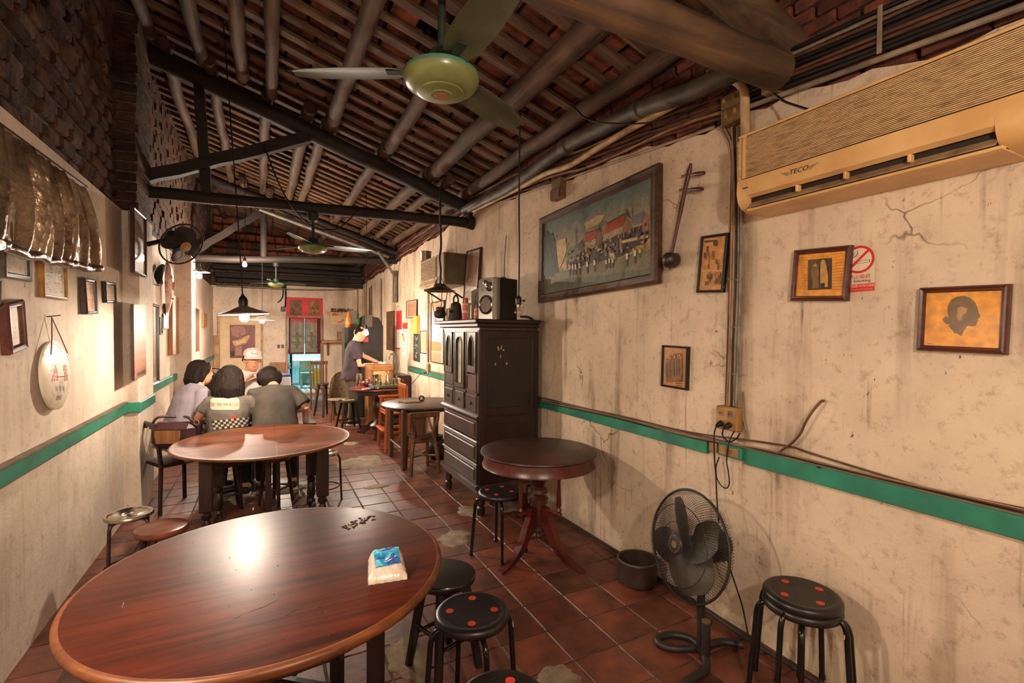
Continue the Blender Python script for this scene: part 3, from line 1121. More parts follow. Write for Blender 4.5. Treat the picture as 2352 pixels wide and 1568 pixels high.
def art_temple(mb, t, w, h, y):
    f = planemap(t, y, .25508, 1180, 350)
    S = lambda a, b, k: tuple(p+(q-p)*k for p, q in zip(a, b))
    top, low = sr(92, 108, 100), sr(196, 160, 108)
    it = []
    n = 30
    TLp, TRp, BRp, BLp = (262, 668), (1212, 228), (1256, 1100), (284, 1296)
    e = lambda a, b, k: (a[0]+(b[0]-a[0])*k, a[1]+(b[1]-a[1])*k)
    gr = sr(96, 92, 62)
    q = random.Random(8)

    def tone(k):
        return S(top, low, min(1, (k/.62)**1.4)) if k < .64 else S(low, gr, min(1, (k-.64)/.1))
    for k in range(n):
        a, b = k/n, (k+1)/n
        it.append((tone(a), [e(TLp, BLp, a), e(TRp, BRp, a), e(TRp, BRp, b), e(TLp, BLp, b)]))
    for k in range(150):
        v = q.random()
        u = q.random()
        p0, p1 = e(TLp, BLp, v), e(TRp, BRp, v)
        x, z = e(p0, p1, .04+.86*u)
        if v > .93:
            continue
        c = tone(min(1, max(0, v+q.uniform(-.14, .14))))
        c = tuple(t_*q.uniform(.86, 1.14) for t_ in c)
        w_, h_ = q.uniform(20, 70), q.uniform(6, 18)
        it.append((c, [(x, z), (x+w_*.5, z-h_-w_*.2), (x+w_, z-w_*.42), (x+w_*.6, z+h_*.6-w_*.25)]))
    T, K, Rd, Gd = sr(52, 62, 46), sr(46, 34, 26), sr(176, 72, 40), sr(104, 104, 78)
    it += [
        (sr(176, 152, 108), [(640, 640), (760, 570), (830, 560), (780, 640), (660, 700)]),
        (T, [(268, 780), (300, 700), (325, 745), (352, 720), (372, 790), (388, 850), (392, 960), (405, 1050), (390, 1120), (285, 1150)]),
        (sr(66, 56, 42), [(320, 1010), (360, 950), (400, 1000), (405, 1090), (330, 1100)]),
        (sr(196, 164, 116), [(384, 800), (470, 770), (480, 880), (440, 1000), (410, 1060), (395, 930)]),
        (Gd, [(470, 920), (500, 860), (560, 830), (620, 790), (640, 880), (630, 1000), (480, 1030)]),
        (sr(72, 74, 66), [(572, 840), (622, 785), (640, 850), (590, 880)]),
        (K, [(480, 985), (520, 940), (630, 900), (800, 820), (900, 760), (1040, 690), (1220, 640), (1225, 760), (1180, 830), (960, 940), (740, 990), (640, 1010), (540, 1060), (480, 1050)]),
        (sr(120, 88, 56), [(740, 740), (770, 690), (800, 760), (805, 850), (750, 890)]),
        (sr(134, 98, 62), [(985, 660), (1010, 590), (1070, 640), (1045, 740), (985, 770)]),
        (Rd, [(630, 822), (660, 720), (762, 682), (740, 770)]),
        (Rd, [(800, 745), (850, 630), (1012, 540), (985, 660)]),
        (sr(110, 112, 108), [(1060, 668), (1100, 560), (1180, 525), (1155, 632)]),
        (sr(150, 104, 74), [(1160, 640), (1184, 545), (1215, 590), (1218, 700), (1165, 720)]),
        (sr(60, 70, 52), [(636, 728), (664, 722), (770, 680), (776, 640), (800, 720), (764, 690), (660, 735)]),
        (sr(60, 70, 52), [(806, 610), (850, 632), (1012, 538), (1020, 490), (1036, 550), (1078, 610), (1014, 560), (850, 645)]),
        (sr(60, 56, 46), [(560, 690), (566, 688), (572, 840), (564, 842)]),
        (sr(60, 56, 46), [(1072, 500), (1078, 500), (1082, 580), (1074, 580)]),
        (sr(74, 84, 78), [(845, 830), (940, 800), (950, 900), (860, 920)]),
        (sr(40, 30, 24), [(870, 850), (920, 835), (925, 900), (875, 915)]),
        (sr(150, 112, 72), [(955, 730), (975, 725), (980, 900), (960, 905)]),
        (sr(150, 112, 72), [(820, 800), (836, 795), (842, 930), (826, 935)]),
        (sr(196, 160, 112), [(975, 795), (1215, 735), (1220, 765), (985, 820)]),
        (sr(176, 130, 60), [(1070, 850), (1180, 830), (1185, 865), (1075, 885)]),
        (sr(200, 164, 120), [(735, 885), (800, 850), (805, 870), (745, 900)]),
        (sr(160, 128, 86), [(500, 960), (630, 930), (632, 950), (505, 985)]),
        (sr(186, 160, 122), [(862, 905), (905, 900), (920, 950), (905, 975), (870, 960)]),
        (sr(112, 102, 68), [(285, 1125), (470, 1060), (740, 1010), (1000, 950), (1240, 880), (1252, 1100), (286, 1292)]),
        (sr(82, 84, 52), [(286, 1200), (500, 1130), (800, 1110), (1100, 1060), (1252, 1030), (1256, 1100), (286, 1294)]),
    ]
    for k in range(46):
        x, z = q.uniform(270, 395), q.uniform(760, 1120)
        if x > 300+(z-700)*.25:
            continue
        it.append((tuple(t_*q.uniform(.6, 1.5) for t_ in T), [(x-14, z), (x, z-26), (x+18, z+4), (x+2, z+20)]))
    for k in range(70):
        x = q.uniform(500, 1215)
        z = 985-(x-490)*.42+q.uniform(-60, 60)
        it.append((q.choice((sr(120, 84, 52), sr(74, 54, 38), sr(52, 38, 30), sr(150, 116, 76), sr(96, 70, 48))), [(x, z), (x+q.uniform(6, 22), z-q.uniform(4, 14)), (x+q.uniform(6, 24), z+q.uniform(6, 34)), (x-3, z+q.uniform(8, 36))]))
    for x0, z0, x1, z1, n_ in ((640, 815, 755, 765, 8), (808, 740, 990, 655, 12)):
        for k in range(n_):
            a = k/n_
            x, z = x0+(x1-x0)*a, z0+(z1-z0)*a
            it.append((sr(140, 54, 32), [(x, z), (x+3, z-2), (x+3+26+18*(n_ > 8), z-94-14*(n_ > 8)), (x+26+18*(n_ > 8), z-92-14*(n_ > 8))]))
    r = random.Random(3)
    for x, z, s in ((1028, 910, 1.5), (1100, 880, 1.5), (735, 970, 1.3), (670, 985, 1.3), (600, 1000, 1.2), (540, 1010, 1.2), (565, 1010, 1.2), (510, 1010, 1.2), (870, 955, 1.1), (900, 955, 1.1), (840, 970, 1.), (1145, 870, 1.)):
        it += [(sr(206, 186, 156), [(x-8*s, z), (x+6*s, z-3), (x+7*s, z+38*s), (x-6*s, z+38*s)]),
               (sr(70, 62, 54), [(x-6*s, z+36*s), (x+6*s, z+36*s), (x+5*s, z+78*s), (x-4*s, z+80*s)]),
               (sr(60, 46, 36), [(x-3*s, z-12*s), (x+4*s, z-12*s), (x+4*s, z), (x-3*s, z)])]
    for k in range(60):
        x, z = r.uniform(490, 1190), 0
        z = 1000-(x-490)*.30+r.uniform(-110, 30)
        it.append((r.choice((sr(150, 112, 70), sr(96, 70, 46), sr(176, 138, 92), sr(60, 46, 34))), [(x, z), (x+r.uniform(8, 26), z-r.uniform(3, 10)), (x+r.uniform(6, 24), z+r.uniform(6, 24)), (x-2, z+r.uniform(6, 20))]))
    shapes(mb, f, y, it)


FRP = picture('framed_painting', 'large old painting of red roofed temples in a brown wooden frame', [(1235, 499), (1505, 379), (1518, 645), (1240, 699)], 0, XR, RZR, .075, .05, FR_PAINT, art_temple, sr(120, 120, 100), tilt=-.03, pane=False)

# ---- no smoking sign
c = [(1943, 571), (2010, 563), (2010, 664), (1943, 670)]
m, w, h, roll = wallgeo(c, 0, XR-.004, RZR)
t = thing('no_smoking_sign', 'white and red no smoking sign half behind the couple\'s picture', 'sign', m)
t.rotation_euler = (Matrix.Rotation(RZR, 3, 'Z') @ Matrix.Rotation(-roll, 3, 'Y')).to_euler()
f = planemap(t, 0, 140/1463, 1900, 540)
x1, z1 = f(1148, 640)
x0 = f(430, 700)[0]
zb = f(800, 1345)[1]
part('sign_panel', MB().flat([(x0, zb), (x1, zb), (x1, f(1140, 640)[1])]+[(x0, f(400, 640)[1])], 0, None).box(((x0+x1)/2, .0015, (zb+f(800, 600)[1])/2), (x1-x0, .0026, abs(f(800, 600)[1]-zb))), mat('sign_white', sr(222, 204, 176), sr(206, 186, 156), rough=.4, bump=0), t)
mb = MB()
RED = sr(206, 28, 34)
cx, cz = f(770, 585)
rx = abs(f(1140, 585)[0]-cx)
mb.disc(cx, cz, rx*1.02, y=-.0010, col=sr(222, 204, 176), n=40)
mb.ring(cx, cz, rx*.83, rx, -.0016, RED)
a = PI/4
mb.flat([(cx+rx*(.88*p*math.cos(a)-.085*q*math.sin(a)), cz+rx*(.88*p*math.sin(a)+.085*q*math.cos(a))) for p, q in ((-1, -1), (1, -1), (1, 1), (-1, 1))], -.0022, RED)
BK = sr(30, 24, 20)
for q in ([(600, 640), (1030, 585), (1030, 592), (600, 648)], [(600, 690), (1030, 640), (1030, 647), (600, 697)], [(1018, 588), (1030, 586), (1030, 645), (1018, 646)], [(560, 645), (582, 642), (582, 700), (560, 702)],
          [(575, 600), (590, 560), (650, 520), (700, 490), (725, 440), (730, 375), (740, 375), (738, 450), (712, 500), (655, 533), (600, 570), (585, 605)],
          [(555, 540), (600, 505), (640, 470), (655, 440), (655, 410), (664, 410), (664, 445), (650, 480), (605, 516), (558, 552)]):
    mb.flat([f(*p) for p in q], -.0019, BK)
u = abs(f(900, 1000)[0]-f(800, 1000)[0])/100
mb.text('禁止吸菸', *f(775, 1005), 122*u, -.0012, RED, sx=1.12)
mb.text('No Smoking', *f(740, 1102), 108*u, -.0012, BK, sx=1.12)
mb.flat([f(*p) for p in ((430, 1200), (1140, 1140), (1140, 1322), (430, 1368))], -.0012, RED)
mb.text('違規罰鍰 NT$10,000', *f(775, 1222), 80*u, -.0018, sr(236, 214, 190), sx=.98)
mb.text('Offenders will be fined NT$10,000', *f(775, 1300), 52*u, -.0018, sr(226, 160, 150), sx=.85)
part('sign_print', mb, printed('sign_print', .4, amt=.06), t, smooth=0, kind='stuff')

# ---- bowed lute (two pegs, coconut body)
LUTE = wood('lute_wood', sr(112, 62, 44), sr(60, 32, 24), 'Z', rough=.35, bump=.05, grain=30)
COCO = mat('coconut_shell', sr(58, 42, 32), sr(30, 22, 18), rough=.4, bump=.3)
W = lambda px, py, d=.03: at(px, py, 0, XR-d)
t = thing('bowed_lute', 'old bowed lute with coconut body hung beside the temple painting', 'instrument', W(1544, 600))
o = Vector(t.location)
nk = [W(*p)-o for p in ((1587, 375), (1583, 395), (1574, 432), (1566, 470), (1556, 520), (1541, 592))]
part('neck', MB().tube(nk, [.008, .015, .013, .014, .010, .009], 10), LUTE, t, smooth=50)
for a, b in (((1566, 404), (1617, 397)), ((1561, 436), (1614, 434))):
    A, B = W(*a)-o, W(*b, .045)-o
    part('tuning_peg', MB().tube([A, A.lerp(B, .45), A.lerp(B, .55), A.lerp(B, .75), B], [.006, .006, .011, .013, .011], 10), LUTE, t, smooth=50)
bc = W(1542, 597, .055)-o
part('body', MB().lathe([(.001, -.06), (.036, -.054), (.058, -.03), (.064, .0), (.06, .028), (.045, .045), (.042, .05)], 26, TR(*bc) @ RX(.12) @ RZ(.2) @ Matrix.Diagonal((1.05, .8, .86, 1))), COCO, t, smooth=60)
part('foot_spike', MB().tube([W(1540, 608)-o, W(1538, 620)-o], [.008, .005], 8), LUTE, t)
for dx in (-3, 3):
    part('string', MB().tube([W(1578+dx, 412, .05)-o, W(1541+dx, 585, .085)-o], .0012, 4), WIRE, t)

# ---- wall air conditioner
ACM = mat('yellowed_plastic', sr(222, 180, 122), sr(204, 158, 100), scale=5, rough=.38, bump=.03)
ACS = mat('dusty_grille_slat', sr(208, 172, 122), sr(140, 112, 78), scale=16, rough=.6, bump=.1, lo=.45, hi=.75)
ACD = mat('grille_dark', sr(44, 34, 26), sr(26, 20, 16), rough=.9, bump=.1)
t = thing('air_conditioner', 'long yellowed wall air conditioner with dusty grille at the upper right', 'air conditioner', (XR, 1.645, 2.225), RZR)
LEN, DP = 1.24, .235


def extr(prof, x0, x1, mb=None):
    mb = mb or MB()
    n = len(prof)
    vs = [(x, -o_, z) for x in (x0, x1) for o_, z in prof]
    fs = [(k, (k+1) % n, n+(k+1) % n, n+k) for k in range(n)] + [tuple(range(n))[::-1], tuple(range(n, 2*n))]
    return mb.add(vs, fs)


shell = [(0, .02), (0, .375), (.205, .372), (.222, .366), (.222, .158), (DP, .154), (DP, .152), (.236, .10), (.232, .075), (.21, .062), (.12, .085), (.06, .02)]
full = [(0, .0), (0, .375), (.205, .372), (.222, .366), (.222, .158), (DP, .154), (.237, .09), (.228, .05), (.205, .022), (.16, .004)]
part('shell', extr(shell, .05, .96), ACM, t, smooth=40)
part('side_cap', extr(full, 0, .055), ACM, t, smooth=40)
part('side_cap', extr(full, .955, LEN), ACM, t, smooth=40)
part('outlet_recess', MB().box((.505, -.13, .035), (.90, .14, .05)), ACD, t)
lv = mesh_from('louver', MB().box((0, 0, 0), (.90, .085, .006), b=.002), mat('dusty_louver', sr(150, 122, 88), sr(112, 88, 62), scale=14, rough=.7, bump=.2))
put('louver', lv, t, (.505, -.195, .042), (.75, 0, 0))
part('bottom_plate', MB().box((.505, -.10, .004), (.93, .19, .010), b=.002), ACM, t)
part('drip_rail', MB().box((.505, -.19, .006), (.93, .05, .012), b=.003), ACM, t)
for x in (.3, .5, .72):
    part('louver_clip', MB().box((x, -.217, .045), (.012, .03, .03), b=.003), ACM, t)
part('grille_back', MB().box((.62, -.2235, .262), (1.19, .003, .208)), ACD, t)
sl = mesh_from('grille_slat', MB().box((0, 0, 0), (1.17, .010, .0046), RX(.35), b=.001), ACS)
for k in range(29):
    put('grille_slat', sl, t, (.625, -.229, .163+.0069*k))
part('grille_mullion', MB().box((.036, -.228, .262), (.016, .014, .206)), ACM, t)
part('grille_mullion', MB().box((1.225, -.228, .262), (.03, .014, .206)), ACM, t)
sv = mesh_from('side_vent', MB().box((0, 0, 0), (.016, .006, .004)), ACM)
for k in range(26):
    put('side_vent', sv, t, (-.001, -.222, .165+.0074*k))
part('top_rail', MB().box((.62, -.222, .370), (LEN, .02, .012), b=.003), ACM, t)
mb = MB()
q = TR(0, -.2385, .118) @ RX(.03)
mb.text('TECO', .315, 0, .030, 0, sr(22, 44, 70), q @ Matrix(((1, 0, .25, -.0), (0, 1, 0, 0), (0, 0, 1, 0), (0, 0, 0, 1))), sx=1.1)
for s in (-1, 1):
    for k in range(3):
        mb.flat([(.315+s*.045, .004-k*.006), (.315+s*(.085-k*.012), .010-k*.007), (.315+s*(.083-k*.012), .006-k*.007), (.315+s*.045, .0-k*.006)], 0, sr(150, 132, 108), q)
for k in range(5):
    mb.rect(.035+k*.006, -.012, .039+k*.006, -.005, 0, sr(60, 46, 34), q)
part('badge_print', mb, printed('badge_print', .3, amt=.03), t, smooth=0, kind='stuff')

# ---- second window-type air conditioner far along
t = thing('air_conditioner', 'small box air conditioner sticking out of the wall above the speaker', 'air conditioner', (2.05, 6.3, 2.225), RZR)
AC2 = mat('old_cream_casing', sr(196, 164, 112), sr(150, 118, 74), scale=6, rough=.5, bump=.1)
part('casing', MB().box((0, .19, .2), (1.0, .42, .40), b=.012), mat('grey_olive_casing', sr(96, 84, 58), sr(66, 58, 42), rough=.5), t)
part('front_panel', MB().box((-.13, -.03, .2), (.74, .03, .40), b=.008), AC2, t)
part('control_panel', MB().box((.37, -.03, .2), (.26, .03, .40), b=.008), mat('mustard_panel', sr(150, 112, 56), sr(104, 78, 42), rough=.5), t)
part('grille_back', MB().box((-.13, -.046, .245), (.68, .004, .26)), ACD, t)
sl = mesh_from('grille_slat', MB().box((0, 0, 0), (.68, .008, .009)), AC2)
for k in range(15):
    put('grille_slat', sl, t, (-.13, -.052, .125+.0172*k))
part('bottom_louver', MB().box((-.13, -.055, .05), (.72, .02, .055), RX(-.3), b=.004), AC2, t)
for s in (-.4, .4):
    part('bracket', MB().tube([(s, -.02, -.005), (s, .25, -.16)], .012, 6), WIRE, t)
p = at(975, 606, 0, 2.02)
mb = MB().lathe([(.075, -.02), (.085, .10), (.09, .12), (.083, .12), (.07, 0)], 20)
solo('tin_cup', mb, mat('dull_tin', sr(170, 158, 138), sr(110, 98, 84), rough=.4, metal=.7), 'dull tin pot standing on the small box air conditioner', 'pot', (2.05, 6.72, 2.645))

# ---- cables, conduits, boxes
TANW = mat('tan_wire', sr(172, 132, 92), sr(126, 92, 62), scale=8, rough=.6, bump=0)
BRNW = mat('brown_wire', sr(104, 66, 46), sr(66, 44, 32), scale=8, rough=.6, bump=0)
GRYW = mat('grey_wire', sr(150, 134, 114), sr(96, 84, 70), scale=8, rough=.6, bump=0)
LAGG = mat('taped_pipe', sr(206, 172, 124), sr(160, 128, 86), scale=9, rough=.5, bump=.2)
C5 = lambda x, y, d=.06: at(1300+x*.3188, y*.3188, 0, XR-d)
C4 = lambda x, y, d=.06: at(800+x*.3827, y*.3827, 0, XR-d)
pts = [C5(1293, 985), C5(1290, 800), C5(1285, 665), C5(1240, 595), C5(1160, 570), C5(1060, 592), C5(1000, 640, .07), C5(800, 745, .07), C5(600, 855, .07), C5(400, 965, .08), C5(210, 1080, .08), C5(20, 1195, .08), C4(1180, 1045, .08), C4(1030, 1125, .08), C4(880, 1200, .08), C4(750, 1265, .09)]
solo('lagged_pipe', MB().tube(spline(pts, 5), .024, 10), LAGG, 'tan taped pipe bending over from the air conditioner and running under the roof', 'pipe', smooth=60)
t = thing('drain_pipe', 'fat dark grey pipe running under the roof above the temple painting', 'pipe')
pts = [C5(1300, 470, .10), C5(900, 660, .10), C5(520, 790, .10), C5(300, 900, .10), C5(0, 1055, .10), C4(1000, 1105, .10), C4(820, 1200, .10), C4(700, 1262, .11)]
DRM = mat('grey_pvc', sr(104, 94, 82), sr(66, 58, 50), scale=6, rough=.5, bump=.1)
part('pipe_run', MB().tube(spline(pts, 4), .058, 14), DRM, t, smooth=60)
for a, b in (((540, 782), (505, 798)), ((20, 1045), (-20, 1064))):
    part('pipe_collar', MB().tube([C5(*a, .10), C5(*b, .10)], .066, 14), DRM, t, smooth=60)


def wallwire(name, label, px, r, m, d=.02, cat='cable', group=None, n=6, parent=None):
    P = spline([at(x, y, 0, XR-(q[0] if q else d)) for x, y, *q in px], 5)
    mb = MB().tube(P, r, n)
    if parent:
        return part(name, mb, m, parent, smooth=60)
    return solo(name, mb, m, label, cat, group=group, smooth=60)


# wires along the plaster's top edge
t = thing('cable_run', 'bundle of old wires running along the top edge of the right wall', 'cables')
rr = random.Random(11)
for k in range(9):
    P = []
    for i in range(34):
        y = 1.9+i*.33
        P.append((XR-.012-rr.uniform(0, .02), y, ztop(y)+.02+k*.021+.018*math.sin(i*.9+k)+rr.uniform(-.01, .01)))
    part('wire', MB().tube(spline(P, 3), rr.choice((.005, .007, .009)), 5), rr.choice((TANW, BRNW, GRYW, WIRE, BRNW)), t, smooth=60)
t = thing('cable_run', 'bundle of straight dark cables under the roof above the long air conditioner', 'cables')
for k in range(9):
    P = []
    for i in range(9):
        y = 1.78-i*.3
        P.append((XR-.03-rr.uniform(0, .012), y, ztop(y)+.055+k*.021+rr.uniform(-.003, .003)))
    part('wire', MB().tube(spline(P, 3), .009, 6), rr.choice((WIRE, BRNW, WIRE, GRYW)), t, smooth=60)
for k in range(3):
    y = 1.62-k*.5
    part('cable_clip', MB().box((XR-.045, y, ztop(y)+.14), (.012, .018, .20), b=.003), GRYW, t)
P = [(XR-.035, y, ztop(y)+.022) for y in (1.75, 1.4, 1.0, .6, .2, -.5)]
solo('white_conduit', MB().tube(P, .013, 10), GRYW, 'pale conduit along the wall edge just above the long air conditioner', 'pipe', smooth=60)
P = [(XR-.012, y, ztop(y)-.012) for y in (1.98, 2.3, 2.8, 3.3, 3.9, 4.6, 5.3)]
solo('white_conduit', MB().tube(P, .010, 8), mat('pale_conduit', sr(176, 152, 126), sr(132, 110, 88), rough=.6), 'thin pale conduit on the plaster edge above the temple painting', 'pipe', smooth=60)

# vertical bundle from the fuse box to the socket box
t = thing('cable_run', 'thick bundle of brown and white wires hanging down beside the air conditioner', 'cables')
for k in range(10):
    u = k/9
    top = 1664+42*u if k < 3 else 1676+30*u
    px = [(top-6+rr.uniform(-2, 2), 292), (1678+20*u+rr.uniform(-2, 2), 345), (1679+24*u, 480), (1676+25*u+rr.uniform(-1, 1), 650), (1672+24*u+rr.uniform(-1, 1), 800), (1667+24*u, 932)]
    wallwire('wire', '', px, .0065 if k < 4 else .0075, (BRNW, TANW, BRNW, TANW, GRYW, WIRE, GRYW, GRYW, ENAMOUT, GRYW)[k], .012+.016*(k % 2), parent=t)
for py in (640, 750, 858):
    part('cable_clip', MB().tube([at(1672, py, 0, XR-.03), at(1704, py+3, 0, XR-.03)], .005, 6), GRYW, t)

BOXM = mat('stained_box', sr(176, 132, 78), sr(128, 90, 50), scale=11, rough=.5, bump=.05)
BOXG = mat('olive_plate', sr(124, 98, 58), sr(92, 72, 44), scale=9, rough=.5, bump=.05)


def boxthing(name, label, c, d, m, cat, cover=None):
    mm, w, h, roll = wallgeo(c, 0, XR-d, RZR)
    t = thing(name, label, cat, mm+Vector((d, 0, 0)), RZR)
    part('box_body', MB().box((0, -d/2, 0), (w, d, h), b=.004), m, t)
    return t, w, h, d


t, w, h, d = boxthing('fuse_box', 'olive fuse box of two plates under the bend of the tan pipe', [(1655, 222), (1702, 205), (1703, 270), (1658, 289)], .07, BOXG, 'electrical box')
for s in (-1, 1):
    part('cover_plate', MB().box((0, -d-.004, s*h*.25), (w*.94, .008, h*.44), b=.003), BOXG, t)
for x, z in ((-.3, .3), (.2, .3), (-.2, -.25), (.25, -.2)):
    part('switch', MB().box((x*w, -d-.01, z*h), (.016, .012, .024), b=.002), BOXM, t)
SOCKM = mat('socket_grey', sr(150, 124, 92), sr(104, 84, 60), rough=.5, bump=0)
t, w, h, d = boxthing('socket_box', 'brown double socket box where the hanging wires end, two plugs in it', [(1645, 931), (1693, 937), (1692, 992), (1645, 983)], .055, BOXM, 'electrical box')
part('cover_plate', MB().box((0, -d-.002, 0), (w*.97, .006, h*.95), b=.003), BOXM, t)
for x in (-.22, .2):
    s_ = part('socket', MB().box((x*w, -d-.007, .22*h), (.026, .006, .034), b=.002), SOCKM, t)
    for q in (-.006, .006):
        part('slot', MB().box((x*w+q, -d-.0105, .22*h), (.003, .002, .012)), WIRE, s_)
sb, sw, sh_, sd = t, w, h, d
t, w, h, d = boxthing('socket_box', 'teal socket box set in the green band below the brown one', [(1648, 1019), (1703, 1027), (1703, 1057), (1650, 1046)], .05, TEAL, 'electrical box')
part('cover_plate', MB().box((-.03*w, -d-.002, 0), (w*.8, .006, h*.72), b=.003), BOXM, t)
part('socket', MB().box((.0, -d-.006, 0), (.03, .006, .02), b=.002), SOCKM, t)
t, w, h, d = boxthing('socket_box', 'small brown socket plate at the end of the green band', [(1627, 1014), (1645, 1017), (1645, 1040), (1627, 1036)], .03, BOXM, 'electrical box')
part('socket', MB().box((0, -d-.003, 0), (w*.5, .006, h*.5), b=.002), SOCKM, t)
t, w, h, d = boxthing('junction_box', 'small dark cover plate in the green band below the hanging cord hole', [(1860, 1066), (1886, 1072), (1886, 1096), (1860, 1090)], .022, TEAL, 'electrical box')
part('knock_out', MB().tube([(0, -d, 0), (0, -d-.006, 0)], .013, 12), WIRE, t)
part('dust_clump', MB().lathe([(.001, -.01), (.016, 0), (.01, .012), (.001, .018)], 9, TR(.02, -.02, h*.45)), SOOT, t)

t, w, h, d = boxthing('wood_block', 'little tan and brown timber block on the wall edge above the painting', [(1266, 412), (1287, 410), (1287, 455), (1267, 459)], .06, BOXG, 'block')
part('brown_half', MB().box((0, -d-.004, -h*.24), (w*1.02, .02, h*.5), b=.004), FR_BRN, t)
t, w, h, d = boxthing('junction_box', 'tan flat junction box beside the near beam end', [(1732, 205), (1762, 188), (1795, 195), (1765, 215)], .08, BOXG, 'electrical box')
part('lid', MB().box((0, -d-.003, 0), (w*.9, .006, h*.9), b=.002), BOXM, t)
wallwire('black_cable', 'black cable looping from the junction box to the air conditioner', [(1778, 215, .08), (1800, 232, .1), (1830, 243, .16), (1862, 253, .2)], .006, WIRE)
wallwire('black_cable', 'black cable sagging under the roof across the grey pipe', [(1318, 245, .3), (1352, 275, .3), (1420, 284, .22), (1500, 280, .15), (1580, 255, .1), (1625, 225, .06)], .006, WIRE)


def plug(label, a, b, extra):
    t = thing('plug', label, 'plug', at(*a, 0, XR-.075))
    o = Vector(t.location)
    A, B = at(*a, 0, XR-.062)-o, at(*b, 0, XR-.10)-o
    part('plug_body', MB().tube([A, A.lerp(B, .4), B], [.017, .015, .008], 10), WIRE, t, smooth=50)
    P = [B]+[at(x, y, 0, XR-q)-o for x, y, q in extra]
    part('cord', MB().tube(spline(P, 6), .0042, 6), WIRE, t, smooth=60)


plug('black plug with the cord that drops to the standing fan', (1657, 971), (1645, 978), [(1640, 1000, .10), (1641, 1050, .09), (1644, 1090, .08), (1647, 1150, .08), (1651, 1200, .09)])
plug('black plug with the cord that tangles round the teal box', (1676, 975), (1663, 982), [(1659, 995, .08), (1663, 1005, .08), (1675, 1014, .06), (1690, 1008, .05), (1699, 995, .05)])
wallwire('looped_cord', 'thin black cord hanging in a loop under the teal box', [(1687, 990, .06), (1676, 1010, .07), (1672, 1030, .07), (1669, 1058, .05), (1673, 1085, .03), (1675, 1110, .03), (1668, 1121, .03), (1655, 1113, .03), (1646, 1095, .04), (1645, 1070, .04), (1652, 1050, .06)], .0035, WIRE, cat='cord')
wallwire('cord', 'brown cord hanging out of a hole in the wall above the green band', [(1891, 920, .0), (1886, 922, .03), (1868, 942, .045), (1851, 968, .05), (1838, 995, .045), (1818, 1018, .04), (1800, 1030, .03), (1786, 1040, .025), (1765, 1038, .02), (1720, 1028, .02)], .0065, BRNW, cat='cord')
wallwire('cord', 'long brown wire slung above the green band towards the right edge', [(1216, 914, .02), (1400, 949, .012), (1540, 983, .012), (1620, 998, .03), (1700, 1008, .03), (1810, 1024, .012), (1860, 1040, .012), (1990, 1080, .012), (2130, 1121, .012), (2352, 1168, .012)], .005, BRNW, cat='cord')
for k in range(3):
    wallwire('cord', ('thin tan wire lying along the top of the green band', 'thin brown wire lying along the top of the green band', 'thin black wire lying along the top of the green band')[k], [(1216, 916+k, .026), (1400, 953+k*2, .028), (1540, 990+k*2, .026), (1640, 1012+k*2, .03), (1750, 1030+k*2, .028), (1850, 1053+k*2, .026), (2000, 1090+k*2, .026), (2352, 1170+k*3, .028)], .0035, (TANW, BRNW, WIRE)[k], cat='cord', group='thin wires on the green band')
wallwire('pale_cord', 'thin pale wire curving down right of the brown socket box', [(1706, 900, .006), (1708, 960, .006), (1714, 985, .01), (1718, 1000, .01), (1712, 1010, .02)], .0035, GRYW, cat='cord')

# unlit bulb and other hanging wires
t = thing('bare_bulb', 'unlit clear bulb in a black keyed socket hanging right of the speaker', 'lamp', (1.905, 3.6, 1.79))
part('bulb', MB().lathe(bulb_profile(.036), 22), glass('bulb_glass', (.93, .90, .84), .05, .45), t, smooth=80)
part('filament', MB().tube([(-.01, 0, .015), (-.006, 0, .022), (0, 0, .016), (.006, 0, .022), (.01, 0, .015), (.004, 0, .05)], .0012, 4), WIRE, t)
part('bulb_cap', MB().lathe([(.015, .045), (.016, .07)], 14), mat('brass_cap', sr(190, 170, 130), sr(140, 120, 80), rough=.3, metal=.9), t)
part('bulb_socket', MB().lathe([(.022, .065), (.025, .07), (.025, .115), (.02, .13), (.009, .14)], 18), BAKE, t)
k_ = part('switch_key', MB().tube([(.022, 0, .10), (.045, -.004, .10)], .004, 6), BAKE, t)
part('key_knob', MB().lathe([(.001, -.01), (.010, -.006), (.010, .006), (.001, .01)], 12, TR(.05, -.005, .10) @ RY(PI/2)), BAKE, k_)
part('cord', MB().tube(spline([(0, 0, .13), (.004, 0, .5), (-.003, 0, 1.0), (0, 0, 1.7)], 6), .0065, 6), WIRE, t)
wallwire('black_cable', 'thick black cable coming down the wall beside the dark cabinet', [(1196, 727, .16), (1215, 729, .12), (1229, 745, .03), (1233, 800, .02), (1234, 860, .02), (1231, 895, .02), (1226, 915, .045), (1229, 940, .02), (1232, 1010, .02)], .012, mat('dusty_black_cable', sr(58, 48, 38), sr(36, 30, 25), rough=.7), cat='cable')
wallwire('thin_wire', 'thin wire hanging down the plaster left of the unlit bulb', [(1163, 540, .02), (1160, 580, .02), (1158, 640, .02)], .004, BRNW, cat='cable')
P = [at(px, py, 2, .025) for px, py in ((1288, 1168), (1340, 1204), (1400, 1247), (1468, 1293), (1600, 1384), (1720, 1467), (1804, 1517), (1880, 1566))]
solo('floor_conduit', MB().tube(spline([(min(p_.x, XR-.03), p_.y, .02) for p_ in P], 4), .012, 7), mat('dusty_black_cable', (.03, .03, .03)), 'thin dark conduit along the foot of the right wall', 'pipe', smooth=60)
# ================================================================= LEFT WALL
CL = lambda *pts: [(x*.3189, 500+y*.3189) for x, y in pts]


